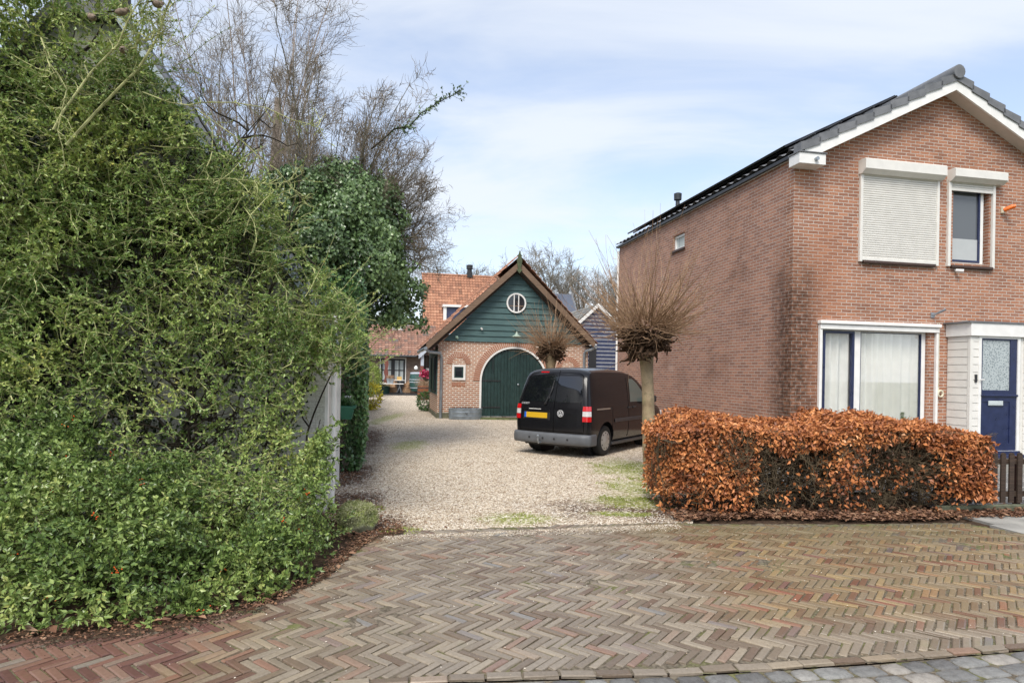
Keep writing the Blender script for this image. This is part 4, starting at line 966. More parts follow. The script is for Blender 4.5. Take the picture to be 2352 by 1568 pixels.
# fittings on the gable
p_ = bf(1105.6, 754, -.06); MB().tube([(p_[0], -.05, p_[1]), (p_[0]+.01, -.16, p_[1]-.03)], .035, 10).build('white_spotlight', M['white'], barn, True)
p_ = bf(1049, 773, -.06); MB().box(p_[0]-.05, p_[0]+.03, -.1, -.04, p_[1]-.06, p_[1]+.03).tube([(p_[0], -.1, p_[1]), (p_[0]+.02, -.2, p_[1]-.06)], .04, 10).build('spotlight', plain('pale_green_metal', (.35,.5,.42), .4), barn, True)
p_ = bf(1132, 836); MB().box(p_[0]-.012, p_[0]+.012, -.03, .0, p_[1]-.22, p_[1]+.22).build('wall_anchor', M['dark'], barn)
def barn_lamp(name, x, z, y0, par, rr_=.17):
    b = MB().tube([(x, y0, z+.15), (x, y0-.06, z+.2), (x, y0-.25, z+.2), (x, y0-.3, z+.12)], .014, 8).build(name, M['teal'], par, True)
    MB().lathe([(.03,.12), (.05,.05), (.06,.03), (rr_,-.04), (rr_,-.055), (.05,.0)], 20, (x, y0-.3, z)).build('lamp_shade', plain('enamel', (.35,.45,.38), .35), b, True)
    return b
p_ = bf(1186, 770, -.3); barn_lamp('wall_lamp', p_[0], p_[1], -.05, barn)
p2 = Vector((-.35, 1.0, 0)); lp = P(1036, 806, (BO+V_*.6).y)
# side enamel lamp on the barn's left corner
q = lp-BO; xl, yl = U.dot(q), V_.dot(q)
b = MB().tube([(0, .6, lp.z+.12), (xl, .6, lp.z+.16), (xl, .6, lp.z+.05)], .015, 8).build('side_lamp', M['zinc'], barn, True)
MB().lathe([(.03,.1), (.06,.03), (.17,-.04), (.17,-.05), (.05,.0)], 20, (xl, .6, lp.z-.02)).build('lamp_shade', plain('enamel_pale', (.5,.58,.52), .35), b, True)
# door apron: mossy cobbled half circle
m = MB(); 
ap_ = bf(1183, 955)[0]
m.prism([(dcx+1.75*math.cos(R(180+180*i/24)), .75*math.sin(R(180+180*i/24))-.06) for i in range(25)][::-1], -.05, .06, 'z')
apr = thing('door_apron', 'mossy green half-round step in front of the arched barn doors', 'step', BO, TH)
m.build('slab', plain('mossy_apron', (.12,.14,.06), .95, .4, 9, .8, fine=25), apr)
m = MB(); 
for j in range(1, 4):
    rr4 = 1.75*j/4
    m.tube([(dcx+rr4*math.cos(R(180+180*i/20)), .75*j/4*math.sin(R(180+180*i/20))-.06, .062) for i in range(21)], .012, 4)
m.build('joint_line', M['soil'], apr)
# zinc tub
tb = bf(1065, 962); t0 = G(1065, 966)
tub = thing('zinc_tub', 'oval grey zinc tub of dead plants against the barn wall', 'tub', BO+U*tb[0]-V_*.42, TH)
MB().lathe([(.56,.0), (.585,.02), (.60,.36), (.62,.385), (.60,.39), (.585,.35)], 28, (0,0,0), 'z', 1, .5).build('basin', M['galv'], tub, True)
MB().tube([(.60*math.cos(a), .3*math.sin(a)-.004, .13) for a in np.linspace(0, 6.2832, 33)], .008, 5).tube([(.605*math.cos(a), .302*math.sin(a)-.004, .27) for a in np.linspace(0, 6.2832, 33)], .008, 5).build('band', M['galv'], tub)
MB().tube([(-.03,-.31,.24), (-.02,-.33,.2), (.02,-.33,.2), (.03,-.31,.24)], .01, 6).build('handle', M['dark'], tub)
MB().lathe([(.55,.33), (.3,.36), (.01,.37)], 20, (0,0,0), 'z', 1, .48).build('soil', M['soil'], tub)
n = 160; st = np.stack([rng.uniform(-.45,.45,n), rng.uniform(-.17,.17,n), np.full(n,.35)], 1); p_, r_ = grow(st, np.stack([rng.normal(0,.6,n), rng.normal(0,.6,n), np.full(n,.6)], 1), .12, .004, 3, .3)
v, f = tubes(p_, r_); npmesh('dead_stems', v, [f], M['beechtwig'], tub)
# shrub at the barn corner
def bush(name, label, cat, c, rx, ry, rz, n, mat, ll, lw, stems=14, grp=None, tw='dark_twig'):
    t = thing(name, label, cat, c, 0, grp); d = rdir(n); k = rng.uniform(.5, 1, n)**.4; p = d*k[:,None]*np.array([rx, ry, rz])+np.array([0, 0, rz*.95]); p[:,2] = np.maximum(p[:,2], .02)
    a = nrm(d+.7*rng.normal(size=(n,3))); v, f = leafmesh(p, a, rdir(n)+np.array([0,0,.8]), ll*rng.uniform(.6,1.2,n), lw*rng.uniform(.7,1.1,n)); npmesh('foliage', v, [f], M[mat], t)
    D = nrm(np.stack([rng.normal(0,.5,stems), rng.normal(0,.5,stems), np.ones(stems)], 1)); q, r = grow(np.zeros((stems,3)), D, rz*1.6, .012, 4, .15); v, f = tubes(q, r); npmesh('stems', v, [f], M[tw], t); return t
c = G(982, 944); bush('corner_shrub', 'small pale green shrub at the left foot of the barn', 'shrub', (c.x-.05, c.y+.2, 0), .42, .4, .42, 700, 'ivyb', .13, .06)
# dark soil patch and litter by it handled by the ground
# ------------------------------------------------------------------ whitewashed cottage on the left
CO = Vector((ray(742, 1157).x*7.45, 7.45, 0)); cf_ = lambda px, py, off=0.: front(CO, px, py, off)
cot = thing('white_cottage', 'whitewashed brick cottage gable behind the climbing shrub, left', 'cottage', CO, TH)
ev = cf_(742, 668)[1]; ax2, az2 = cf_(245, 55); ax2 -= .12
m = MB(); m.prism([(2*ax2,-.2), (0,-.2), (0,ev-.5), (ax2+.32,az2), (ax2-.32,az2), (2*ax2,ev)], 0, .2); m.box(-.2, 0, .2, 2.9, -.2, ev-.5); m.build('wall', M['white_brick'], cot)
m = MB(); m.prism([(.16,ev-.66), (ax2+.3,az2-.05), (ax2+.3,az2+.1), (.16,ev-.5)], -.18, 8); m.prism([(2*ax2-.25,ev-.28), (2*ax2-.3,ev-.12), (ax2-.3,az2+.16), (ax2-.3,az2)], -.18, 8); m.box(ax2-.3, ax2+.3, -.15, 8, az2+.02, az2+.15)
m.build('roof', M['slate'], cot)
MB().prism([(.17,ev-.69), (ax2+.3,az2-.06), (ax2+.3,az2+.07), (.17,ev-.56)], -.21, -.181).build('bargeboard', plain('blue_white_board', (.5,.58,.66), .4, .1), cot)
cc = cf_(223, 20); MB().lathe([(.2,-.55), (.2,.35), (.15,.4), (.15,.9), (.19,.95)], 20, (cc[0], .35, az2+.3)).build('chimney', plain('sooty_chimney', (.07,.065,.065), .8, .35, 4, .4), cot, True)
MB().box(.0, .035, .0, .62, .0, ev-.55).build('corner_trim', M['whiteold'], cot)
MB().box(.0, .06, .8, .95, .0, 2.3).box(.0, .06, 1.75, 1.9, .0, 2.3).box(.0, .06, .8, 1.9, 2.3, 2.42).build('door_frame', M['whiteold'], cot)
MB().box(-.02, .02, .95, 1.75, .02, 2.3).build('door', M['white'], cot)
MB().tube([(.08,.25,.0), (.08,.25,ev-.65)], .035, 10).build('downpipe', M['white'], cot, True)
MB().tube([(.22,-.15,ev-.62), (.22,8,ev-.62)], .06, 8).build('gutter', M['dark'], cot, True)
# green window box with flowers on the side wall
bxp = P(781, 955, 10.3); q = bxp-CO; yb = V_.dot(q)
box = thing('window_box', 'dark green plastic planter hung on the ivy-side wall, with a white flower', 'planter', CO+V_*2.75+Vector((0,0,0)), TH)
zt_ = P(781, 930, (CO+V_*2.75).y).z; zb_ = P(781, 960, (CO+V_*2.75).y).z
MB().add([(.04,-.25,zb_), (.19,-.25,zb_), (.19,.25,zb_), (.04,.25,zb_), (.0,-.3,zt_), (.24,-.3,zt_), (.24,.3,zt_), (.0,.3,zt_)], [(0,3,2,1), (0,1,5,4), (1,2,6,5), (2,3,7,6), (3,0,4,7)]).box(-.01, .26, -.31, .31, zt_-.03, zt_).build('trough', plain('green_plastic', (.03,.14,.09), .45), box)
n = 320; pp = np.stack([rng.uniform(.02,.22,n), rng.uniform(-.26,.26,n), zt_+np.abs(rng.normal(0,.05,n))], 1); v, f = leafmesh(pp, rdir(n)+np.array([0,0,.8]), rdir(n), .07, .035); npmesh('foliage', v, [f], M['ivyb'], box)
n = 40; pp = np.array([.12,-.05,zt_+.1])+.04*rdir(n); v, f = leafmesh(pp, rdir(n), rdir(n), .05, .04); npmesh('white_flower', v, [f], plain('petal', (.8,.8,.82), .5), box)
# leaning stone slab below
ss = G(787, 1012); sl2 = thing('stone_slab', 'beige stone slab leaning on the wall below the green planter', 'stone', (ss.x-.12, ss.y, 0), TH)
MB().prism([(-.2,0), (.2,0), (.2,.16), (.12,.36), (-.16,.4), (-.2,.3)], -.1, .0).build('slab', plain('beige_stone', (.42,.34,.28), .8, .1), sl2)
# mossy boulder
bs = G(812, 1222); bo_ = thing('mossy_boulder', 'squat moss-covered boulder at the driveway edge', 'boulder', (bs.x, bs.y+.13, 0), .3)
import bmesh
bm = bmesh.new(); bmesh.ops.create_cube(bm, size=1); bmesh.ops.subdivide_edges(bm, edges=bm.edges, cuts=11, use_grid_fill=True)
from mathutils import noise as mn
for vv in bm.verts:
    c = vv.co.copy(); sph = c.normalized()*.62; p = c.lerp(sph, .62); nz_ = mn.noise(p*2.6+Vector((3,1,2)))*.32+mn.noise(p*7)*.06
    p = p*(1+nz_); vv.co = Vector((p.x*.31*(1-.12*p.z), p.y*.33, (p.z+.42)*.28))
me = bpy.data.meshes.new('rock'); bm.to_mesh(me); bm.free(); ro = bpy.data.objects.new('rock', me); S.collection.objects.link(ro); me.materials.append(M['mossstone']); ro.parent = bo_
for p in me.polygons: p.use_smooth = True
n = 9000; th_ = rng.uniform(0, 6.28, n); hz_ = rng.uniform(.2, 1, n); pos = []
vs = np.array([v.co for v in me.vertices]); top = vs[rng.integers(0, len(vs), n)]; top = top[(top[:,2] > .09)]; top = top+rng.normal(0,.008,top.shape)
v, f = leafmesh(top, rdir(len(top))+np.array([0,0,.1]), rdir(len(top)), .032, .009); npmesh('moss', v, [f], leafmat('moss_blade', [(0,(.1,.12,.04)), (.5,(.25,.28,.1)), (.8,(.4,.4,.22)), (1,(.55,.53,.38))], .8), bo_)
# ------------------------------------------------------------------ rear house with patio
RO = Vector((ray(849, 850).x*45.5, 45.5, 0)); rf = lambda px, py, off=0.: front(RO, px, py, off)
rear = thing('farmhouse', 'rear farmhouse with orange pantile roofs and a dark garden door', 'house', RO, TH)
x0, x1 = -6.5, rf(955, 850)[0]; ze = rf(900, 818, -.6)[1]; zt_ = rf(900, 748, 2.6)[1]
pr0, pr1 = rf(919, 860)[0], rf(987, 860)[0]
d0, d1 = rf(920-47, 860)[0], rf(932.5, 860)[0]; dz = rf(900, 821)[1]
d0 = rf(872, 860)[0]
m = MB(); m.box(x0, d0, 0, .3, -.1, ze+.1); m.box(d1, x1+.6, 0, .3, -.1, ze+.1); m.box(d0, d1, 0, .3, dz, ze+.1); m.build('wall', M['brown_brick'], rear)
MB().box(x0, x1+.6, .3, 5, ze, ze+.08).build('ceiling', M['dark'], rear)
MB().frame(d0, d1, .0, dz, .07, -.03, .1).build('door_frame', M['whiteold'], rear)
xm = (d0+d1)/2
for a, b in ((d0+.07, xm-.0), (xm, d1-.07)):
    dd = MB().frame(a, b, .02, dz-.07, .13, .0, .06).box(a+.12, b-.12, .0, .05, .1, 1.0).build('garden_door', M['dark'], rear)
    cur = MB().box(a+.13, b-.13, .05, .06, 1.0, dz-.2).build('pane', M['curtain'], dd)
    MB().box((a+b)/2-.03, (a+b)/2+.03, .01, .05, 1.0, dz-.2).box(a+.13, b-.13, .01, .05, (1+dz-.2)/2-.03, (1+dz-.2)/2+.03).build('glazing_bar', M['dark'], dd)
# lower roof
up = Vector((0, 3.2, zt_-ze)); 
tile_roof('lower_roof', (x0, -.65, ze+.08), (1,0,0), up, x1+1.6-x0, up.length, M['tile_mixed'], rear, .24, .29, .035, .035)
MB().add([(x0,-.55,ze), (x1+1.6,-.55,ze), (x1+1.6,2.5,zt_-.08), (x0,2.5,zt_-.08)], [(0,1,2,3)]).build('roof_underside', M['darkwood'], rear)
MB().tube([(x0,-.72,ze+.03), (x1,-.72,ze+.03)], .07, 8).build('gutter', M['darkmetal'], rear, True)
# roof light
a, b = rf(900, 765, 2.2), rf(925, 752, 2.2); MB().box(rf(901,760,2.3)[0], rf(924,760,2.3)[0], 1.95, 2.5, zt_-.42, zt_+.08, .02).build('rooflight', M['white'], rear)
# upper part: wall strip, flashing, high roof
ux0, ux1 = rf(973, 700, 3)[0], rf(1130, 700, 3)[0]; ez = rf(1000, 766, 2.6)[1]; rz_ = rf(1050, 633, 6)[1]
MB().box(ux0+.25, ux1+3, 2.9, 3.2, 0, ez+.1).build('upper_wall', brickmat('rear_brick', (.33,.2,.14), (.4,.25,.18), (.45,.38,.32), dirtf=.3), rear)
MB().box(ux0+.05, ux0+.28, 2.75, 2.92, ez-1.4, ez).box(ux0+.05, ux1, 2.6, 2.9, ez-1.42, ez-1.28).build('flashing', M['lead'], rear)
up = Vector((0, 3.6, rz_-ez)); tile_roof('high_roof', (ux0, 2.55, ez), (1,0,0), up, ux1+4-ux0, up.length, M['tile_orange'], rear, .24, .3, .035, .04)
m = MB(); m.prism([(2.6,0), (9.6,0), (9.6,ez-.1), (6.15,rz_-.1), (2.6,ez-.1)], ux0+.2, ux0+.4, 'x'); m.build('gable_wall', M['brown_brick'], rear)
MB().tube([(ux0-.02, 6.15, rz_+.03), (ux1+4, 6.15, rz_+.03)], .11, 8).build('ridge', M['tile_orange'], rear, True)
MB().tube([(ux0, 2.45, ez-.03), (ux1+4, 2.45, ez-.03)], .07, 8).build('gutter', M['zinc'], rear, True)
# dormer
q0, q1 = rf(1019, 752, 3.4), rf(1062, 706, 3.4)
dm = MB().box(q0[0], q1[0]+.9, 3.4, 5.5, q0[1], q1[1]).build('dormer', M['navyb'], rear)
MB().box(q0[0]-.1, q1[0]+1, 3.2, 5.5, q1[1], q1[1]+.18).box(q0[0]-.05, q0[0]+.2, 3.33, 3.42, q0[1], q1[1]).build('dormer_trim', M['white'], dm)
ch = rf(1079, 625, 6); MB().box(ch[0]-.22, ch[0]+.22, 5.9, 6.4, rz_-.1, rz_+.35).lathe([(.2,.3), (.2,.6), (.27,.62), (.27,.95), (.2,.97)], 12, (ch[0], 6.15, rz_)).build('chimney', M['dark'], rear)
# small lean-to beside the barn: grey fascia on a brown post, white panel wall
lx = rf(965, 860, -2)[0]
MB().box(lx+.0, lx+.22, -2.1, -1.9, 0, 2.75).build('porch_post', M['redwood'], rear)
MB().box(lx+.02, lx+.24, -2.12, -1.88, 2.05, 2.95, .01).build('post_cap', M['lead'], rear)
a, b = rf(955, 822, -2.2), rf(990, 790, -2.2)
MB().prism([(a[0]+.2,a[1]-.05), (b[0]+1.0,b[1]+.65), (b[0]+1.0,b[1]+.95), (a[0]+.2,a[1]+.2)], -2.3, -2.15).build('lean_to_fascia', M['lead'], rear)
MB().add([(a[0]+.2,-2.2,a[1]+.2), (b[0]+1.0,-2.2,b[1]+.95), (b[0]+1.0,.3,b[1]+.95), (a[0]+.2,.3,a[1]+.2)], [(0,1,2,3)]).build('lean_to_roof', M['lead'], rear)
MB().box(lx+.5, lx+3.5, -.8, -.7, 0, 1.9).build('white_wall_panel', M['whiteold'], rear)
MB().box(lx+.3, lx+3.5, .0, .1, 0, 2.9).build('porch_back', M['darkwood'], rear)
pa = G(870, 906); MB_ = MB().box(-2.2, rf(990, 905)[0], -3.2, .0, -.05, .08, .01); tag(MB_.build('patio', M['darkmetal']), None, None, None, 'structure'); bpy.data.objects['patio'].location = RO; bpy.data.objects['patio'].rotation_euler = (0,0,TH)
# carved red post
ps = rf(887, 860, -1.4)[0]
post = thing('carved_post', 'wavy red-brown timber post in front of the garden doors', 'post', RO+U*ps+V_*-1.4, TH)
k = 22; m = MB(); zz = np.linspace(.08, ze+.0, k); m.grid([[(-.13-.035*math.sin(z*9), .0, z), (.13+.03*math.sin(z*9+1), .0, z)] for z in zz]); m.grid([[(.13+.03*math.sin(z*9+1), .14, z), (-.13-.035*math.sin(z*9), .14, z)] for z in zz]); m.grid([[(-.13-.035*math.sin(z*9), .14, z), (-.13-.035*math.sin(z*9), .0, z)] for z in zz]); m.grid([[(.13+.03*math.sin(z*9+1), .0, z), (.13+.03*math.sin(z*9+1), .14, z)] for z in zz])
m.build('post_shaft', M['redwood'], post)
# patio furniture, built in metres round their own origin
def at_r(px, off, z=.08): x = rf(px, 880, off)[0]; v = RO+U*x+V_*off; return (v.x, v.y, z)
def wicker(px, off, rz, label):
    t = thing('wicker_chair', label, 'chair', at_r(px, off), rz, 'wicker chairs on the patio')
    MB().add([(-.27,-.27,.4), (.27,-.27,.4), (.27,.27,.4), (-.27,.27,.4), (-.32,-.3,.02+.05), (.32,-.3,.07), (.3,.3,.07), (-.3,.3,.07)], [(0,1,2,3), (0,4,5,1), (1,5,6,2), (2,6,7,3), (3,7,4,0)]).build('skirt', M['wicker'], t)
    MB().box(-.27, .27, -.27, .27, .4, .46, .03).build('seat', M['wicker'], t)
    rows = [[(.33*math.cos(R(a))*(1+.12*s), -.02+.32*math.sin(R(a))*(1+.12*s), .44+s*(.22+.33*max(0, math.sin(R(a)))**1.5)) for a in range(-20, 201, 15)] for s in (0, .5, 1)]
    m = MB().grid(rows); m.tube(rows[2], .025, 6); m.build('backrest', M['wicker'], t)
    for sx in (-1, 1):
        for sy in (-1, 1): MB().tube([(sx*.27, sy*.25, .1), (sx*.29, sy*.27, 0)], .018, 6).build('leg', M['wicker'], t)
wicker(900, -2.0, TH+R(150)+math.pi, 'wicker chair behind the white-topped table on the patio')
wicker(936, -1.7, TH+R(-60), 'wicker chair right of the bistro table, beside the green barrel')
t = thing('garden_table', 'low white-topped table in front of a wicker chair on the patio', 'table', at_r(898, -2.9), TH)
MB().box(-.85, .85, -.35, .35, .68, .72, .01).build('table_top', M['white'], t)
for sx in (-1, 1): MB().tube([(sx*.75,-.3,.0), (sx*.75,.3,.68)], .02, 6).tube([(sx*.75,.3,.0), (sx*.75,-.3,.68)], .02, 6).build('leg', M['darkmetal'], t)
t = thing('bucket_planter', 'grey bucket with a twiggy plant on the white-topped table', 'planter', at_r(896, -2.9, .8), TH)
MB().lathe([(.2,0), (.27,.33), (.29,.35), (.25,.33)], 16).build('bucket', M['zinc'], t, True)
n = 120; p_, r_ = grow(np.array([[0,0,.3]]).repeat(n,0)+.1*rng.normal(size=(n,3))*[1,1,0], np.stack([rng.normal(0,.5,n), rng.normal(0,.5,n), np.ones(n)],1), .3, .01, 3, .2); v, f = tubes(p_, r_); npmesh('twigs', v, [f], M['wicker'], t)
t = thing('bistro_table', 'small round bistro table with ornate iron base on the patio', 'table', at_r(918, -1.9), TH)
MB().lathe([(.38,.9), (.4,.92), (.38,.94)], 20).build('table_top', M['white'], t); m = MB().tube([(0,0,.45), (0,0,.9)], .04, 8)
for a in range(4): an = a*math.pi/2+.5; m.tube([(0,0,.5), (.1*math.cos(an),.1*math.sin(an),.3), (.17*math.cos(an),.17*math.sin(an),.12), (.32*math.cos(an),.32*math.sin(an),0)], .03, 6)
m.build('iron_base', M['zinc'], t)
t = thing('wooden_box', 'small yellow wooden box on the bistro table', 'box', at_r(917, -1.9, 1.02), TH); MB().box(-.17, .17, -.1, .1, 0, .25, .015).build('box_body', plain('yellow_wood', (.55,.36,.12), .6), t)
t = thing('round_planter', 'dark green round planter with pale flowers by the red post', 'planter', at_r(880, -2.4), TH)
MB().lathe([(.42,0), (.5,.5), (.53,.53), (.46,.5)], 20).build('pot', plain('green_glaze', (.02,.06,.05), .3), t, True)
n = 260; p_ = np.stack([rng.normal(0,.2,n), rng.normal(0,.2,n), .5+np.abs(rng.normal(0,.12,n))],1); v, f = leafmesh(p_, rdir(n), rdir(n), .1, .07); npmesh('flowers', v, [f], leafmat('mixed_flower', [(0,(.08,.15,.03)), (.5,(.3,.35,.08)), (.75,(.7,.65,.5)), (1,(.75,.6,.62))], .5), t)
t = thing('rain_barrel', 'dark green rain barrel with pale hoops beside the wicker chair', 'barrel', at_r(956.5, -2.2), TH)
MB().lathe([(.38,.2), (.46,.5), (.5,.85), (.47,1.2), (.43,1.4), (.4,1.4)], 24).build('barrel_body', plain('green_barrel', (.03,.085,.075), .35), t, True)
for z, r in ((.42,.455), (.82,.508), (1.0,.5)): MB().lathe([(r,z-.025), (r+.008,z), (r,z+.025)], 24).build('hoop', M['lead'], t)
MB().lathe([(.44,1.38), (.46,1.45), (.4,1.5), (.1,1.52)], 24).build('lid', M['lead'], t); MB().box(-.4, .4, -.3, .3, 0, .2, .02).build('stand', M['darkwood'], t)
gp = G(973, 918); t = thing('barrel_planter', 'rusty brown half barrel of dry grass left of the barn', 'planter', (gp.x, gp.y+.4, 0), TH)
MB().lathe([(.40,0), (.43,.35), (.42,.82), (.38,.82), (.38,.76)], 20).build('barrel_body', M['redwoodb'], t, True)
for z in (.12, .45, .7): MB().lathe([(.436,z-.025), (.443,z), (.436,z+.025)], 20).build('hoop', M['dark'], t)
n = 500; p_, r_ = grow(np.stack([rng.normal(0,.16,n), rng.normal(0,.16,n), np.full(n,.75)],1), np.stack([rng.normal(0,.5,n), rng.normal(0,.5,n), np.ones(n)],1), rng.uniform(.3,.75,n), .006, 4, .15, -.06); v, f = tubes(p_, r_); npmesh('dry_grass', v, [f], barkmat('dry_grass', (.28,.19,.12), (.45,.32,.22), 10), t)
hb = P(1034, 914, 34.0); hb = P(974, 906, 34); hb = P(965.5, 0, 34)
hp = P(974+58, 860, 36); x_, z_ = 0, 0
fl = P(1034-58, 862, 37.0); fl = P(974, 862, 37)
f0 = P(1034, 916, 30)
fp_ = (860+1034/3.015)
t = thing('hanging_basket', 'magenta flowers in a hanging basket left of the barn', 'hanging basket', P(1042*.9408-.5, 915*.9408, 34), TH)
n = 420; p_ = rng.normal(size=(n,3))*[.14,.12,.09]; v, f = leafmesh(p_, rdir(n), rdir(n), .14, .1); npmesh('flowers', v, [f], leafmat('magenta_petal', [(0,(.25,.01,.04)), (.6,(.45,.02,.09)), (1,(.55,.07,.15))], .5), t)
MB().lathe([(.05,-.35), (.2,-.22), (.24,-.1)], 14).build('basket', M['darkwood'], t); MB().tube([(0,0,-.1), (0,0,1.2)], .008, 5).build('chain', M['dark'], t)
for (px, py, lab) in ((955.5, 844, 'white round lantern hanging high on the porch post'), (954.5, 861, 'white cone lantern hanging lower on the porch post')):
    t = thing('lantern', lab, 'lantern', P(px, py, 44.0), TH); MB().lathe([(.02,.14), (.12,.05), (.13,-.08), (.05,-.14)], 12).build('lantern_body', M['white'], t); MB().tube([(0,0,.12), (0,0,.3)], .01, 5).build('hook', M['dark'], t)
# ------------------------------------------------------------------ conifer and yellow shrubs along the drive
c = G(853, 922); bush('golden_conifer', 'yellow-green feathery conifer at the end of the ivy wall', 'conifer', (c.x-1.75, c.y+6, 0), .95, 1.6, 1.15, 4200, 'conifer', .2, .05)
c = G(838, 950); bush('yellow_shrub', 'low shrub with bright yellow leaves at the foot of the ivy wall', 'shrub', (c.x-.3, c.y+2.5, 0), .38, .9, .6, 500, 'yellowflower', .13, .09)
# ------------------------------------------------------------------ blue garage and metal-roofed outbuilding beyond the barn
KO = Vector((P(1371, 800, 31).x, 31, 0)); kf = lambda px, py, off=0.: front(KO, px, py, off)
gar = thing('navy_garage', 'navy boarded gable garage with white lines between barn and brick house', 'garage', KO, TH)
ka = kf(1372, 703); ke_ = kf(1326, 742); sk = (ka[1]-ke_[1])/(ka[0]-ke_[0]); hwk = 1.75; kz_ = ka[1]-sk*hwk
m = MB(); m2 = MB(); z = 0
while z < ka[1]-.05:
    z1 = z+.19; f_ = lambda zz: min(hwk, (ka[1]-zz)/sk)
    if f_(z) > .05:
        zc_ = min(z1-.03, ka[1]); m.prism([(-f_(z),z), (f_(z),z), (max(f_(zc_),.01),zc_), (-max(f_(zc_),.01),zc_)], 0, .05); m2.prism([(-f_(zc_),zc_), (f_(zc_),zc_), (max(f_(z1),.005),z1), (-max(f_(z1),.005),z1)], .01, .05)
    z = z1
w_ = m.build('boards', M['navyb'], gar); m2.build('white_joint', M['white'], gar)
MB().box(-hwk, hwk, .05, 6, 0, kz_).build('wall', M['navyb'], gar)
for sg in (-1, 1): MB().prism([(sg*(hwk+.25), kz_-.25*sk-.16), (0, ka[1]-.06), (0, ka[1]+.14), (sg*(hwk+.25), kz_-.25*sk+.04)], -.15, -.1).build('bargeboard', M['white'], gar)
ln = math.hypot(hwk+.3, (hwk+.3)*sk)
tile_roof('roof', (-hwk-.3, 6.2, kz_-.3*sk+.1), (0,-1,0), (1,0,sk), 6.35, ln, M['tile_grey'], gar, .25, .3, .03, .03)
tile_roof('roof', (hwk+.3, -.15, kz_-.3*sk+.1), (0,1,0), (-1,0,sk), 6.35, ln, M['tile_grey'], gar, .25, .3, .03, .03)
MB().box(kf(1352,830)[0], kf(1369,830)[0], -.03, .0, 0, kf(1360, 797)[1]).build('opening_shade', M['dark'], gar)  # black slab on the boards, painted in for the shade of an opening
MB().box(kf(1352,830)[0]-.3, kf(1369,830)[0], -.06, -.031, kf(1360,800)[1], kf(1360,790)[1]).build('white_lintel', M['white'], gar)
MB().box(kf(1415,830)[0], kf(1422,830)[0]+.3, -.12, .0, 0, kf(1415,790)[1]).build('navy_post', M['navy'], gar)
OO = Vector((P(1290, 760, 40).x, 40, 0)); of = lambda px, py, off=0.: front(OO, px, py, off)
ob_ = thing('metal_roof_building', 'outbuilding with a dark blue-grey metal roof behind the barn', 'building', OO, TH)
a, b, c = of(1230, 717), of(1324, 717), of(1308, 676, 2.5)
m = MB(); m.add([(a[0],-.1,a[1]), (b[0],-.1,b[1]), (c[0]+.15,2.5,c[1]), (a[0],2.5,c[1])], [(0,1,2,3)]); k = 9
for i in range(k): x = a[0]+(b[0]-a[0])*i/k; m.tube([(x,-.1,a[1]+.03), (x,2.5,c[1]+.03)], .03, 4)
m.build('roof', plain('blue_grey_metal', (.12,.135,.17), .35, .1, metal=.5), ob_); MB().box(a[0], b[0]-.1, 0, 2.6, 0, a[1]-.01).build('wall', M['brown_brick'], ob_)
MB().tube([(b[0],-.12,a[1]), (c[0]+.15,2.5,c[1]+.03)], .07, 6).build('verge_tiles', M['slate'], ob_)
# ------------------------------------------------------------------ black panel van
VX, VY, VPSI = .815, 12.9, R(34.0)
van = thing('panel_van', 'black panel van with grey bumper and yellow number plate parked on the gravel', 'van', (VX, VY, 0), R(90)-VPSI)
carp = NT('black_car_paint').done((.009,.009,.011), .2, spec=.28, coat=.2, extra={'Coat Roughness': .05})
gglass = NT('tinted_glass').done((.006,.007,.009), .03, spec=.9)
bump_m = plain('grey_bumper_plastic', (.10,.106,.116), .5, .12, 4, .15, fine=200)
I_ = lambda x, tab: float(np.interp(x, [t[0] for t in tab], [t[1] for t in tab]))
YW = [(.24,.80), (.32,.855), (.45,.885), (.62,.897), (.85,.897), (1.0,.888), (1.12,.868), (1.3,.832), (1.5,.788), (1.64,.752), (1.8,.70)]
TOP = [(0,1.70), (.04,1.755), (.1,1.79), (.3,1.815), (.8,1.83), (1.6,1.83), (2.1,1.805), (2.45,1.74), (2.75,1.60), (3.0,1.44), (3.2,1.29), (3.4,1.14), (3.52,1.075), (3.8,1.02), (4.05,.94), (4.22,.84), (4.32,.72), (4.38,.60)]
PL = [(0,.905), (.02,.94), (.05,.968), (.1,.987), (.2,1.0), (3.3,1.0), (3.8,.97), (4.1,.9), (4.28,.8), (4.38,.66)]
SH = [(.24,.03), (.6,.0), (.95,.015), (1.1,.045), (1.4,.13), (1.6,.2), (1.72,.25), (1.85,.32)]
def yw(z): return I_(z, YW)
def pos_(x, y, z): return (x+I_(z, SH)*max(0, 1-x/1.3)**1.5, y, z)
ZF = [.24, .30, .40, .52, .65, .78, .9, 1.0, 1.1, 1.2, 1.32, 1.44, 1.55, 1.64]
def half(x):
    T = I_(x, TOP); p = I_(x, PL); zs = min(T-.16, 1.66); pts = []
    for z in ZF:
        zz = .24+(z-.24)*(zs-.24)/(1.64-.24); pts.append((yw(zz)*p, zz))
    y0, z0 = pts[-1]; 
    for a in (22, 42, 58, 72, 82, 90):
        c, s = math.cos(R(a)), math.sin(R(a)); pts.append((y0*max(c, 0)**.62 if a < 90 else 0.0, z0+(T-z0)*s**.8))
    return pts
XS = [0,.012,.03,.06,.1,.16,.25,.4,.55,.7,.85,1.0,1.2,1.4,1.6,1.8,2.0,2.2,2.4,2.55,2.7,2.85,3.0,3.15,3.3,3.45,3.6,3.8,4.0,4.15,4.25,4.33,4.38]
m = MB(); rings = []
for x in XS:
    h = half(x); full = [(-y, z) for y, z in h]+[(y, z) for y, z in h[-2::-1]]; rings.append([pos_(x, y, z) for y, z in full])
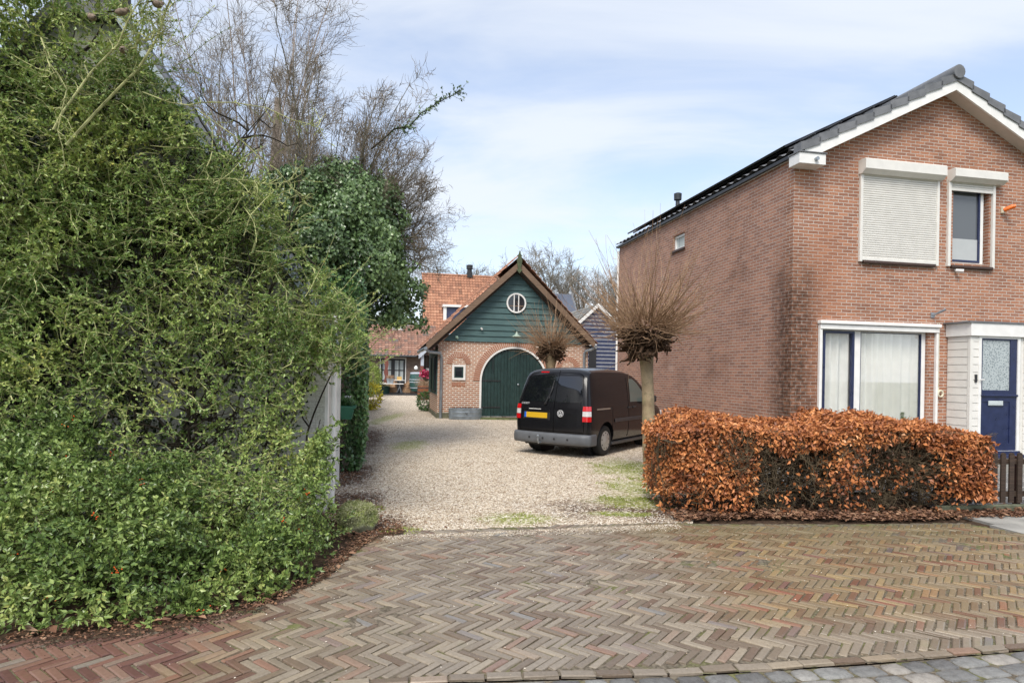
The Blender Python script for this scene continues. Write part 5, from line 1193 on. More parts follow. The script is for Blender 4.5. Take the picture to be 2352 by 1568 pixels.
n = len(rings[0]); m.add([p for r in rings for p in r], [(i*n+j, i*n+j+1, (i+1)*n+j+1, (i+1)*n+j) for i in range(len(rings)-1) for j in range(n-1)]+[(i*n+n-1, i*n, (i+1)*n, (i+1)*n+n-1) for i in range(len(rings)-1)])
def rearx(yf, z): return pos_(0, 0, z)[0]-.05*(1-abs(yf)**2.5)
# rear cap
h = half(0); K = 9; cap = []
for (y, z) in h[:-1]: cap.append([(rearx(2*k/(K-1)-1, z), y*(2*k/(K-1)-1), z) for k in range(K)])
base = len(m.v); nl_ = len(cap); hm = len(h)
vs = []; idx = []
for r, row in enumerate(cap):
    ids = []
    for k, p in enumerate(row):
        if k == 0: ids.append(('o', r))
        elif k == K-1: ids.append(('o', n-1-r))
        else: ids.append(('n', len(vs))); vs.append(p)
    idx.append(ids)
g = lambda t: t[1] if t[0] == 'o' else base+t[1]
apex_i = hm-1; fs = []
for r in range(nl_-1):
    for k in range(K-1): fs.append([g(idx[r][k+1]), g(idx[r][k]), g(idx[r+1][k]), g(idx[r+1][k+1])])
for k in range(K-1): fs.append([g(idx[-1][k+1]), g(idx[-1][k]), apex_i])
m.v += vs; m.f += fs; m.m += [0]*len(fs)
# underside closing edge of cap + nose cap
m.f.append([g(i) for i in idx[0]]); m.m.append(0)
o = (len(rings)-1)*n; m.f.append([o+j for j in range(n)]); m.m.append(0)
body = m.build('body', carp, van, True, 35)
bmw = bmesh.new(); bmw.from_mesh(body.data); bmesh.ops.recalc_face_normals(bmw, faces=bmw.faces); bmw.to_mesh(body.data); bmw.free()
WX = (.77, 3.45)
for wx_ in WX:
    for sg in (-1, 1):
        c = MB().lathe([(.395, -.22), (.395, .22)], 40, (wx_, sg*.86, .315), 'y').build('cutter', None); bq = bmesh.new(); bq.from_mesh(c.data); bmesh.ops.recalc_face_normals(bq, faces=bq.faces); bq.to_mesh(c.data); bq.free()
        mod = body.modifiers.new('b', 'BOOLEAN'); mod.object = c; mod.operation = 'DIFFERENCE'; mod.solver = 'EXACT'
cut = [md.object for md in body.modifiers]
par = body.parent; bpy.context.view_layer.update()
for c in cut: c.matrix_world = van.matrix_world.copy()
bpy.context.view_layer.update()
nm = bpy.data.meshes.new_from_object(body.evaluated_get(bpy.context.evaluated_depsgraph_get())); body.modifiers.clear(); body.data = nm
for c in cut: bpy.data.objects.remove(c)
try: nm.set_sharp_from_angle(angle=R(35))
except Exception: pass
# helpers for things lying on the skin
def side_patch(poly, off, sg=-1, thick=.0, nu=14):
    """polygon given as list of (x_bottom..) -> grid between lower and upper polylines"""
    lo, up = poly; rows = []
    for i in range(nu+1):
        t = i/nu; a = (np.interp(t, np.linspace(0,1,len(lo)), [p[0] for p in lo]), np.interp(t, np.linspace(0,1,len(lo)), [p[1] for p in lo])); b = (np.interp(t, np.linspace(0,1,len(up)), [p[0] for p in up]), np.interp(t, np.linspace(0,1,len(up)), [p[1] for p in up])); col = []
        for j in range(7):
            s = j/6; x = a[0]+(b[0]-a[0])*s; z = a[1]+(b[1]-a[1])*s
            col.append(pos_(x, sg*(yw(z)*I_(x, PL)+off), z))
        rows.append(col)
    return rows
def strip_side(pts, w, off, sg=-1):
    """thin line following the side skin through (x,z) points"""
    m = MB(); P_ = []
    for (a, b) in zip(pts, pts[1:]):
        k = max(2, int(math.hypot(b[0]-a[0], b[1]-a[1])/.06))
        for i in range(k): P_.append((a[0]+(b[0]-a[0])*i/k, a[1]+(b[1]-a[1])*i/k))
    P_.append(pts[-1])
    m.tube([pos_(x, sg*(yw(z)*I_(x, PL)+off), z) for x, z in P_], w, 5); return m
def rp(y, z, off=0):
    w_ = yw(z)*.905; return (rearx(y/w_, z)-off, y, z)
def strip_rear(pts, w, off=.0):
    m = MB(); P_ = []
    for (a, b) in zip(pts, pts[1:]):
        k = max(2, int(math.hypot(b[0]-a[0], b[1]-a[1])/.05))
        for i in range(k): P_.append((a[0]+(b[0]-a[0])*i/k, a[1]+(b[1]-a[1])*i/k))
    P_.append(pts[-1]); m.tube([rp(y, z, off) for y, z in P_], w, 5); return m
def rear_patch(y0, y1, z0, z1, off, t=.0, rnd=0.0, ny=12, nz=10, trap=0.0):
    rows = []
    for i in range(nz+1):
        z = z0+(z1-z0)*i/nz; ins = 0
        if rnd:
            d = min(z-z0, z1-z); ins = rnd-math.sqrt(max(rnd**2-(rnd-min(d, rnd))**2, 0))
        a = y0+ins+trap*(0 if y0 < 0 and y1 > y0 and abs(y0) < .2 else (z-z0)); b = y1-ins
        rows.append([rp(a+(b-a)*j/ny, z, off) for j in range(ny+1)])
    return MB().grid(rows)
# tyres and hubcaps
tyre = NT('tyre_rubber'); tyre = tyre.done((.018,.018,.018), .75, spec=.3)
hubm = plain('silver_hubcap', (.42,.42,.40), .4, .1, metal=.5)
for wx_ in WX:
    for sg in (-1, 1):
        o_ = sg*.775
        tp = [(.19, -.08), (.20, -.095), (.27, -.10), (.305, -.085), (.315, -.06), (.3155, .0), (.315, .06), (.305, .085), (.27, .10), (.20, .095), (.19, .08)]
        ty = MB().lathe(tp, 40, (wx_, o_, .315), 'y').build('tyre', tyre, van, True, 60)
        s = sg; f = MB().lathe([(.213, s*.06), (.213, s*.088), (.2, s*.096), (.175, s*.093), (.16, s*.098), (.09, s*.105), (.05, s*.108), (.045, s*.112), (.01, s*.113)], 36, (wx_, o_, .315), 'y').build('hubcap', hubm, ty, True, 50)
        d = MB()
        for k in range(9):
            a = 2*math.pi*k/9; c_, s_ = math.cos(a), math.sin(a)
            q = [(-.011,.145), (.011,.145), (.018,.172), (-.018,.172)]
            yy_ = sorted((o_+s*.08, o_+s*.1005)); d.prism([(wx_+u*c_-v_*s_, .315+u*s_+v_*c_) for u, v_ in q], yy_[0], yy_[1])
        d.build('hub_slot_shade', M['dark'], f)  # raised dark blocks, painted in for the shade of the hubcap holes
        MB().lathe([(.39,-.08), (.39,.08)], 24, (wx_, sg*.59, .315), 'y').build('wheel_well', M['dark'], van)
# bumper
def perim(t):   # t<0 rear centre .. corner .. side ; returns (x,y,nx,ny)
    pass
pp_ = [(y, 0) for y in np.linspace(0, 1, 9)]
def bump_path(off):
    pts = []
    for f in np.linspace(0, 1, 9): pts.append((-.05*(1-f**2.5)-off, f*.815))
    for a in (20, 40, 60, 80): pts.append((.05-(.05+off)*math.cos(R(a)), .815+(.07+off)*math.sin(R(a))))
    for x in (.1, .18, .25, .3): pts.append((x, .885+off))
    return pts
prof = [(.0,.25), (.03,.255), (.055,.285), (.062,.34), (.06,.41), (.048,.455), (.02,.478), (.0,.482)]
for_ = []
m = MB()
path = []
base = bump_path(0)
full = [(x, -y) for x, y in base[::-1]]+base[1:]
cols = []
for i, (x, y) in enumerate(full):
    a = Vector(full[min(i+1, len(full)-1)]); b = Vector(full[max(i-1, 0)]); t = (a-b).normalized(); nx, ny = -t.y, t.x
    if nx*(-1)+ny*(1 if y > 0 else -1 if y < 0 else 0) < 0: nx, ny = -nx, -ny
    k = .35 if x > .09 else .6 if x > 0 else 1
    cols.append([(x+nx*o_*k, y+ny*o_*k, z) for o_, z in prof])
m.grid(cols); m.f.append([i for i in range(len(prof))]); m.m.append(0); o = (len(cols)-1)*len(prof); m.f.append([o+i for i in range(len(prof))]); m.m.append(0)
bp = m.build('rear_bumper', bump_m, van, True, 50)
for y in (-.45, .45, -.15, .12): MB().lathe([(.02, -.004), (.02, .002), (.017, .003)], 16, (-.05*(1-(abs(y)/.815)**2.5)-.069, y, .37), 'x').build('parking_sensor', M['dark'], bp)
# tow hitch
MB().tube([(-.02, .18, .28), (-.17, .18, .27), (-.2, .18, .33), (-.2, .18, .38)], .02, 8).lathe([(.012,.38), (.03,.40), (.03,.42), (.012,.44)], 12, (-.2,.18,0)).build('tow_ball', M['zinc'], van, True)
MB().tube([(.3,-.2,.25), (.6,-.5,.24), (.9,.5,.25)], .07, 10).box(.1, 3.9, -.7, .7, .2, .26, .02).build('underbody', M['dark'], van)
# sills
MB().box(1.08, 3.05, -.875, .875, .2, .265, .015).build('side_sill', M['darkmetal'], van)
# rear glass in two doors (seam at y=-.09), left = +y
SEAM = -.09
zb_, zt3 = 1.11, 1.645
def win(y0, y1):
    rows = []
    for i in range(15):
        z = zb_+(zt3-zb_)*i/14; lim = yw(z)*.905-.075; d = min(z-zb_, zt3-z); rr5 = .06; ins = rr5-math.sqrt(max(rr5**2-(rr5-min(d, rr5))**2, 0))
        a = max(y0, -lim)+(ins if y0 < -.5 else 0); b = min(y1, lim)-(ins if y1 > .5 else 0)
        rows.append([rp(a+(b-a)*j/12, z, .004) for j in range(13)])
    return MB().grid(rows)
win(SEAM+.006, 2).build('rear_window', gglass, van, True, 180)
win(-2, SEAM-.006).build('rear_window', gglass, van, True, 180)
# faint silver heater/foil frame in right window
# door seams, dark thin lines
dk = NT('seam_black').done((.004,.004,.004), .9, spec=0)
m = strip_rear([(SEAM,.50), (SEAM,1.76)], .006); 
for sg in (-1, 1):
    q = [(sg*(yw(z)*.905-.05), z) for z in (.515,.6,.7,.9,1.0,1.1,1.3,1.5,1.66)]+[(sg*.55,1.70)]+([(SEAM,1.715)])
    m2 = strip_rear(q, .0055); m.v, m.f, m.m = m.v+m2.v, m.f+[[i+len(m.v) for i in f] for f in m2.f], m.m+m2.m
m2 = strip_rear([(-.76,.517), (.76,.517)], .006); m.f += [[i+len(m.v) for i in f] for f in m2.f]; m.v += m2.v; m.m += m2.m
m.build('rear_door_seams', dk, van)
# tail lights wrapped round the corners
def corner_rows(sg, z0, z1, off, nz=2, y0=.735, x1=.075):
    rows = []
    for i in range(nz+1):
        z = z0+(z1-z0)*i/nz; r = []
        w_ = yw(z)*.905
        for y in np.linspace(y0, w_*.995, 5): r.append((rearx(y/w_, z)-off, sg*y, z))
        for x in (.012,.03,.06,x1):
            b = pos_(x, sg*(yw(z)*I_(x, PL)+off), z); r.append((b[0]-(off if x < .03 else off*.4), b[1], b[2]))
        rows.append(r)
    return rows
redm = NT('red_lamp').done((.55,.008,.012), .12, spec=.7, coat=.8); clr = NT('clear_lamp').done((.62,.6,.6), .15, spec=.8, coat=.8)
for sg in (-1, 1):
    base_ = part_empty('tail_light', van)
    for (a, b, mt, nm_) in ((.74,.84,redm,'red_lens'), (.845,.945,clr,'clear_lens'), (.95,1.045,redm,'red_lens')):
        mm = MB().grid(corner_rows(sg, a, b, .014)); i0 = corner_rows(sg, a, b, .014); i1 = corner_rows(sg, a, b, -.01)
        mm.grid([i0[0], i1[0]]); mm.grid([i0[-1], i1[-1]]); mm.grid([[r[0] for r in i0], [r[0] for r in i1]]); mm.grid([[r[-1] for r in i0], [r[-1] for r in i1]])
        mm.build(nm_, mt, base_, True, 40)
# plate, recess, handle bar with tiny lettering, badge
rear_patch(.0, .66, .735, .955, .003, ny=10, nz=6).build('plate_recess', M['dark'], van, True, 180)
pl = rear_patch(.055, .575, .775, .885, .018, ny=6, nz=2).build('number_plate', NT('yellow_plate').done((.6,.37,.02), .35), van)
rear_patch(.575, .625, .775, .885, .018, ny=2, nz=2).build('blue_band', NT('plate_blue').done((.02,.12,.55), .35), pl)
rear_patch(.04, .64, .758, .773, .02, ny=6, nz=1).build('plate_holder', M['dark'], pl)
gb2 = rear_patch(.0, .70, .93, .985, .03, ny=10, nz=3).build('handle_bar', carp, van, True, 180)
def text(s, size, y, z, mat, name, parent, off=.035, shear=0, w=1.0):
    cu = bpy.data.curves.new(name, 'FONT'); cu.body = s; cu.size = size; cu.extrude = .002; cu.align_x = 'CENTER'; cu.align_y = 'CENTER'; cu.shear = shear; cu.resolution_u = 2
    o = bpy.data.objects.new(name, cu); S.collection.objects.link(o); bpy.context.view_layer.update()
    me = bpy.data.meshes.new_from_object(o.evaluated_get(bpy.context.evaluated_depsgraph_get())); bpy.data.objects.remove(o)
    co = np.empty(len(me.vertices)*3, np.float32); me.vertices.foreach_get('co', co); co = co.reshape(-1,3)
    nv = np.array([(rp(y, z, 0)[0]-off-c[2]+I_(z+c[1], SH)-I_(z, SH), y-c[0]*w, z+c[1]) for c in co], np.float32); me.vertices.foreach_set('co', nv.ravel()); me.update()
    for p in me.polygons: p.use_smooth = False
    ob = bpy.data.objects.new(name, me); S.collection.objects.link(ob); me.materials.clear(); me.materials.append(mat); ob.parent = parent; return ob
chrome = NT('chrome').done((.7,.7,.71), .35, metal=.25)
text('CADDY', .055, .63, 1.065, chrome, 'model_lettering', van, .008, .25, 1.05)
text('www.autobedrijf.nl', .034, .36, .958, M['white'], 'dealer_strip', gb2, .033, 0, 1.0) if False else rear_patch(.2, .5, .952, .962, .034, ny=4, nz=1).build('dealer_strip', M['white'], gb2)
# round badge: ring, V over W
by, bz = -.255, .885; x0_ = rp(by, bz, .01)[0]
bd = MB().lathe([(.066,-.004), (.066,-.012), (.001,-.013)], 28, (x0_, by, bz), 'x').build('badge', NT('badge_blue').done((.03,.035,.05), .2), van)
m = MB(); k = 36
o_ = [(by+.07*math.cos(2*math.pi*i/k), bz+.07*math.sin(2*math.pi*i/k)) for i in range(k)]; q_ = [(by+.061*math.cos(2*math.pi*i/k), bz+.061*math.sin(2*math.pi*i/k)) for i in range(k)]
m.ring(o_, q_, x0_-.018, x0_-.004, 'x')
def stroke(a, b, w=.0115):
    a, b = Vector(a), Vector(b); t = (b-a).normalized(); nn = Vector((-t.y, t.x))*w/2; m.prism([tuple(a+nn+Vector((by,bz))), tuple(b+nn+Vector((by,bz))), tuple(b-nn+Vector((by,bz))), tuple(a-nn+Vector((by,bz)))], x0_-.0175, x0_-.008, 'x')
for s_ in (-1, 1):
    stroke((s_*.024,.058), (0,.008)); stroke((s_*.05,.036), (s_*.021,-.052)); stroke((s_*.021,-.052), (0,.0))
m.build('badge_letters', chrome, bd)
# high brake light and wiper
rear_patch(.18, .38, 1.70, 1.735, -.012, ny=4, nz=1).build('brake_light', redm, van)
m = MB(); a = rp(.11, 1.07, .02); b = rp(-.03, 1.12, .03); m.tube([rp(.13,1.06,.02), rp(.1,1.09,.035)], .022, 8); m.tube([rp(.11,1.08,.035), rp(.02,1.3,.03), rp(-.01,1.42,.02)], [.012,.009,.006], 6); m.tube([rp(.045,1.18,.014), rp(-.005,1.55,.014)], .007, 5); m.build('rear_wiper', M['dark'], van)
# side: sliding rail, moulding, seams, front door window, handles, mirror
for sg in (-1, 1):
    r = side_patch(([(.30,.965), (.95,.965)], [(.30,.995), (.95,.995)]), .004, sg, nu=8); sr = MB().grid(r).build('slide_rail', plain('rail_metal_reflection', (.33,.29,.24), .35, .1, metal=.4), van)  # tan reflection on the rail is put into its base colour
    MB().grid(side_patch(([(.95,.955), (1.03,.955)], [(.95,1.005), (1.03,1.005)]), .006, sg, nu=3)).build('rail_end', M['dark'], sr)
    q = side_patch(([(1.15,.685), (3.0,.685)], [(1.15,.745), (3.0,.745)]), .014, sg, nu=12); mm = MB().grid(q); q2 = side_patch(([(1.15,.745), (3.0,.745)], [(1.15,.755), (3.0,.755)]), .004, sg, nu=12); mm.grid([[c[-1] for c in q], [c[-1] for c in q2]]); mm.grid([[c[0] for c in q], [(c[0][0], c[0][1]-sg*.014, c[0][2]-.004) for c in q]]); mm.build('side_moulding', plain('moulding', (.035,.036,.04), .45, .1, bump=0), van)
    st = strip_side([(1.9,.33), (1.9,1.0), (1.93,1.3), (2.0,1.62)], .0055, -.001, sg)
    for q in (strip_side([(1.06,.40), (1.06,1.0)], .004, -.001, sg), strip_side([(3.02,.33), (3.05,.9)], .0055, -.001, sg)):
        st.f += [[i+len(st.v) for i in f] for f in q.f]; st.v += q.v; st.m += q.m
    st.build('door_seams', dk, van)
    w_ = MB().grid(side_patch(([(2.0,1.09), (2.4,1.085), (2.8,1.08), (3.06,1.08)], [(2.13,1.60), (2.33,1.60), (2.54,1.50), (2.88,1.23)]), .005, sg)).build('door_window', NT('door_glass').done((.10,.13,.12), .05, spec=.8), van, True, 180)
    for x in (1.86, 2.12):
        MB().box(x, x+.16, sg*.905-.012, sg*.905+.018, .955, .99, .008).build('door_handle', M['dark'], van)
    MB().box(2.92, 3.06, sg*1.0-.1, sg*1.0+.06, 1.06, 1.22, .03).build('wing_mirror', M['dark'], van)
# windscreen and front lights (seen only from other places)
rows = []
for i in range(9):
    x = 2.62+(3.42-2.62)*i/8; T = I_(x, TOP); h = half(x); rows.append([(x+.0, f*h[16][0]*.95, T+.004-(abs(f)**2)*(T-h[16][1])*.93) for f in np.linspace(-1, 1, 13)])
MB().grid(rows).build('windscreen', gglass, van, True, 180)
for sg in (-1, 1): MB().box(4.08, 4.27, sg*.66-.14, sg*.66+.14, .66, .82, .04).build('headlight', clr, van)
MB().box(4.2, 4.42, -.78, .78, .28, .56, .05).build('front_bumper', bump_m, van)
# ------------------------------------------------------------------ pollarded trees
def pollard(base, htr, rtr, hr, nshoot, label, seed, ln=1.0, sx=1.15, lean=0.0):
    global rng; rng = np.random.default_rng(seed)
    t = thing('pollard_tree', label, 'tree', base, 0, 'pollarded trees beside the van')
    k = 14; zz = np.linspace(-.05, htr, k); a = rng.uniform(0, 6, 3)
    pts = [(-.16*(z/htr-1)*-1*0+.03*math.sin(z*1.7+a[0])*z/htr+lean*(max(z,0)/htr)**1.3-.14*(1-z/htr)*0, .03*math.sin(z*2+a[1]), z) for z in zz]
    rad = [rtr*(1.25-.32*min(z/htr, .85)+(.5*max(0, z/htr-.8)/.2)) for z in zz]
    m = MB(); m.tube(pts, rad, 16); v = np.array(m.v); v[:,:2] *= 1+.0*v[:,2:]; nz_ = np.array([mn.noise(Vector(p)*6)*.012 for p in m.v]); m.v = [(p[0]*(1+n_*3/rtr*.4), p[1]*(1+n_*3/rtr*.4), p[2]) for p, n_ in zip(m.v, nz_)]
    m.build('trunk', M['trunk'], t, True, 180)
    c = np.array([pts[-1][0], 0, htr+hr*.52])
    # knuckles: thick twisted stubs
    n = 90; D = rdir(n); D[:,2] = np.abs(D[:,2])*1.0-.15; D = nrm(D); p_, r_ = grow(np.repeat([[pts[-1][0],0,htr-.04]], n, 0), D*np.array([sx,sx,.8]), hr*rng.uniform(.7,1.05,n), .045, 5, .28, .05, .55); v, f = tubes(p_, r_, 5)
    q, d, _, _ = spawn(p_, r_, 7, .35, 1, .8); p2, r2 = grow(q, d, .13, .017, 3, .4, 0, .6); v2, f2 = tubes(p2, r2, 4)
    v, f = join([(v, f), (v2, f2)]); npmesh('knuckles', v, f, M['willowdark'], t)
    # shoots
    n = nshoot; D = rdir(n); D[:,2] = D[:,2]*.7+.45; D = nrm(D); st = c+D*np.array([hr*sx,hr*sx,hr*.62])*rng.uniform(.45,.95,n)[:,None]
    D0 = nrm(D*np.array([1,1,.75])+.25*rng.normal(size=(n,3))+np.array([0,0,.12])); L_ = ln*rng.uniform(.4,1.45,n)*(.75+.55*np.clip(D[:,2],0,1)); 
    p_, r_ = grow(st, D0, L_, rng.uniform(.0035,.009,n), 7, .1, .07, .25); v, f = tubes(p_, r_, 3)
    k = n//2; D = rdir(k); D[:,2] = D[:,2]*.5-.1; D = nrm(D); st = c+D*np.array([hr*sx,hr*sx,hr*.55])*rng.uniform(.6,1,k)[:,None]; p2, r2 = grow(st, nrm(D+.5*rng.normal(size=(k,3))), ln*.26*rng.uniform(.3,1.1,k), .006, 6, .22, .05, .3); v2, f2 = tubes(p2, r2, 3)
    v, f = join([(v, f), (v2, f2)]); npmesh('shoots', v, f, M['willow'], t); return t
pb = G(1496, 1098)
PT = P(1468, 742, pb.y)
pollard((pb.x-.02, pb.y, 0), PT.z-.36, .095, .49, 540, 'larger pollarded tree with bare brown shoots between van and beech hedge', 21, .98, 1.12, -.13)
p2 = P(1267, 785, 18.2); pollard((p2.x, 18.2, 0), p2.z-.36, .13, .46, 420, 'smaller pollarded tree behind the van, in front of the barn doors', 22, .85)
rng = np.random.default_rng(11)
# ------------------------------------------------------------------ beech hedge
HA = R(5.5); hl_ = G(1588, 1188); hr_ = G(2262, 1184); HL = math.hypot(hr_.x-hl_.x, hr_.y-hl_.y); HA = math.atan2(hr_.y-hl_.y, hr_.x-hl_.x)
hedge = thing('beech_hedge', 'clipped beech hedge with dry orange-brown leaves in front of the brick house', 'hedge', (hl_.x-.12, hl_.y-.02, 0), HA)
HL += .12; HT, HD = 1.08, 1.15
def hedge_pts(n):
    x = rng.uniform(-.12, HL+.1, n); y = rng.uniform(0, HD, n); z = rng.uniform(.05, HT, n); return x, y, z
# leaves: density field (dense on top band, left end and right end; thin in the middle of the face)
def hedge_leaves(n):
    face = rng.random(n); x = rng.uniform(-.15, HL+.12, n); y = np.empty(n); z = np.empty(n)
    a = face < .46; b = (face >= .46) & (face < .86); c = face >= .86
    y[a] = np.abs(rng.normal(0, .12, a.sum())); z[a] = rng.uniform(.04, HT, a.sum())                   # front face
    y[b] = rng.uniform(0, HD, b.sum()); z[b] = HT+.12*(y[b]/HD)-np.abs(rng.normal(0, .05, b.sum()))    # top
    y[c] = rng.uniform(0, HD, c.sum()); z[c] = rng.uniform(.1, HT, c.sum())
    e = rng.random(n) < .16; x[e] = -.12+np.abs(rng.normal(0, .1, e.sum())); y[e] = rng.uniform(0, HD, e.sum()); z[e] = rng.uniform(.2, HT+.05, e.sum())
    e2 = rng.random(n) < .05; x[e2] = HL+.05-np.abs(rng.normal(0, .12, e2.sum())); z[e2] = rng.uniform(.25, HT, e2.sum()); y[e2] = rng.uniform(0,.7,e2.sum())
    # keep probability
    u = x/HL; cl = np.array([mn.noise(Vector((a_*1.6, b_*2.2, 3.1))) for a_, b_ in zip(x, z)])
    dens = np.where(z > HT-.17-.1*np.sin(x*3.3)**2, 1.0, .0)+np.where(x < .95, 1.0-np.clip((x-.75)/.5, 0, 1)*.85, 0)+np.clip((u-.82)/.1, 0, .8)*(z > .25)
    mid = np.exp(-((x-2.05)/.28)**2)*np.where((z < .85) & (z > .35), .5, .15)
    dens = dens+mid+.02+np.clip(cl, 0, 1)*.28
    dens = dens*np.where((x < .5) & (z < .3), .5, 1); dens *= np.where(z < .25, .5, 1)
    k = rng.random(n) < np.clip(dens, 0, 1); x, y, z = x[k], y[k], z[k]
    z = z-np.clip((.45-x)/.5, 0, 1)**2*.14*(z/HT)-np.clip((x-HL+.3)/.5,0,1)**2*.15*(z/HT)+.045*np.sin(x*2.7+1)*(z/HT)+.02*np.sin(x*9.)*(z/HT)
    y = y+.35*np.clip((.25-x)/.35, 0, 1)**2*(y < .5)
    nx = np.where(x < .15, -1., 0); ny = np.where(y < .25, -1., 0); nz_ = np.where(z > HT-.12, 1., .15)
    N_ = nrm(np.stack([nx, ny, nz_], 1)+.9*rng.normal(size=(len(x),3)))
    wv = .035*np.sin(x*3.1)+.03*np.sin(x*7.3+z*4); 
    return np.stack([x+wv*(x < .3), y+wv*.8-.04, z+wv*.6+.0*u[k]], 1), N_
p_, N_ = hedge_leaves(43000); nL_ = len(p_); A_ = nrm(rdir(nL_)+np.array([0,0,-.5])); v, f = leafmesh(p_, A_, N_, rng.uniform(.038,.08,nL_), rng.uniform(.025,.048,nL_), .3)
npmesh('leaves', v, [f], M['beech'], hedge)
# twigs
n = 46; st = np.stack([np.linspace(.05, HL-.1, n)+rng.normal(0,.04,n), rng.uniform(.25,.8,n), np.zeros(n)], 1); p_, r_ = grow(st, np.stack([rng.normal(0,.2,n), rng.normal(0,.12,n), np.ones(n)],1), 1.05, .016, 6, .18, .05, .5); parts = [tubes(p_, r_, 5)]
q, d, _, _ = spawn(p_, r_, 32, .08, .95, 1.1, .25); d[:,2] = d[:,2]*.4+.12; d = nrm(d+np.array([0,-.25,0])); p1, r1 = grow(q, d, rng.uniform(.3,.65,len(q)), .0065, 6, .26, .03, .4); parts.append(tubes(p1, r1, 3))
q, d, _, _ = spawn(p1, r1, 6, .2, .95, .8, .3); p3, r3 = grow(q, d, rng.uniform(.12,.34,len(q)), .0032, 4, .3, .06, .5)
for arr in (p1, p3): arr[:,:,1] = np.clip(arr[:,:,1], -.03, HD+.02); arr[:,:,2] = np.clip(arr[:,:,2], .03, HT-.04-np.clip((.5-arr[:,:,0])/.5,0,1)**2*.14); arr[:,:,0] = np.clip(arr[:,:,0], -.15, HL+.15)
parts[1] = tubes(p1, r1, 3); parts.append(tubes(p3, r3, 3))
v, f = join(parts); npmesh('twigs', v, f, M['beechtwig'], hedge)
# litter
def litter(name, label, x, y, z, sz, mat='litter', **k):
    n = len(x); N_ = nrm(np.stack([rng.normal(0,.45,n), rng.normal(0,.45,n), np.ones(n)],1)); a = rng.uniform(0, 6.28, n); A_ = np.stack([np.cos(a), np.sin(a), rng.normal(0,.2,n)],1)
    v, f = leafmesh(np.stack([x, y, z], 1), A_, N_, sz*rng.uniform(.7,1.3,n), sz*rng.uniform(.35,.7,n), .28); return tag(npmesh(name, v, [f], M[mat]), label, 'leaves', kind='stuff')
n = 5200; lx_ = rng.uniform(-.25, HL+.55, n); ly_ = -.16+np.abs(rng.normal(0,.22,n))-np.abs(rng.normal(0,.05,n))+.08*np.sin(lx_*2); ly_ = np.where(rng.random(n) < .25, rng.uniform(.2, 1.1, n), ly_)
c, s = math.cos(HA), math.sin(HA); litter('fallen_leaves', 'brown beech leaves lying along the foot of the hedge', hl_.x+lx_*c-ly_*s, hl_.y+lx_*s+ly_*c, .018+np.abs(rng.normal(0,.025,n)), .06)
n = 3600; ii = rng.integers(0, 4, n); lx2 = np.array([SOIL[i][0] for i in ii])+rng.normal(0, .5, n)*np.array([SOIL[i][2] for i in ii]); ly2 = np.array([SOIL[i][1] for i in ii])+rng.normal(0, .55, n)*np.array([SOIL[i][3] for i in ii])
litter('fallen_leaves', 'brown leaf litter along the left edge of the gravel drive', lx2, ly2, .006+np.abs(rng.normal(0,.008,n)), .035)
# ------------------------------------------------------------------ climbing cotoneaster over the cottage
rng = np.random.default_rng(5)
cot_t = thing('cotoneaster_shrub', 'huge evergreen shrub climbing over the white cottage at left', 'shrub', CO, TH)
Lf = lambda px, py, d: front(CO, px, py, -d)
# silhouette polygon on plane 0.9 m before the wall
sil_px = [(-260,1400), (-260,-200), (330,-60), (392,-25), (372,60), (325,120), (375,190), (455,290), (545,370), (610,440), (660,530), (715,605), (775,670), (825,730), (845,800), (755,845), (700,890), (680,985), (684,1065), (712,1130), (768,1200), (762,1290), (700,1330), (0,1440)]
SD = .85
sil = [Lf(px, py, SD) for px, py in sil_px]
def insil(x, z, grow_=0): return inpoly(np.asarray(x), np.asarray(z), sil)
def thick(x, z):    # front depth of the mass before the wall
    t = .95+.35*np.clip((3.0-z)/3.0, 0, 1)
    low = np.clip((1.05-z)/.55, 0, 1); return t*(1-low)+(2.0+.5*np.clip(-x/3, 0, 1))*low
def field(n, zlo=0, zhi=7):
    out = []; tot = 0
    while tot < n:
        x = rng.uniform(-6.0, 1.3, n*2); z = zlo+(zhi-zlo)*rng.random(n*2); d = thick(x, z)*rng.random(n*2)**.55
        # project onto reference plane for the outline
        # outline test along the line of sight from the street side
        cx_, cy_ = U.dot(CAM-CO), V_.dot(CAM-CO); s = (-SD-cy_)/(-d-cy_); X = cx_+(x-cx_)*s; Z = CAMZ+(z-CAMZ)*s
        k = inpoly(X, Z, sil); out.append(np.stack([x, -d, z], 1)[k]); tot += k.sum()
    return np.concatenate(out)[:n]
def nval(p, s, o=0): return np.array([mn.noise(Vector((a*s+o, b*s, c*s))) for a, b, c in p])
# main stems
ns = 34; sx_ = np.sort(rng.uniform(-5.2, -.25, ns)); st = np.stack([sx_, -rng.uniform(.25,.9,ns), np.full(ns, .0)], 1)
dirs = np.stack([rng.normal(.12,.3,ns), rng.normal(0,.06,ns), np.ones(ns)], 1)
zmax = np.interp(sx_, [-5.2,-2.6,-1.6,-.6,.2], [5.6,5.2,4.0,2.7,1.7])
p0, r0_ = grow(st, dirs, zmax, .018, 9, .16, .06, .3); p0[:,:,1] = np.clip(p0[:,:,1], -.5, -.06)
q, d, r, _ = spawn(p0, r0_, 11, .12, 1, .95, .3); p1, r1 = grow(q, d*np.array([1.1,.75,1]), rng.uniform(.5,1.3,len(q)), .012, 7, .2, .06, .35); p1[:,:,1] = np.clip(p1[:,:,1], -.75, -.04); p1 = p1[p1[:,:,0].max(1) < .0]; r1 = r1[:len(p1)]
dark_parts = [tubes(p0, r0_, 6), tubes(p1, r1, 4)]
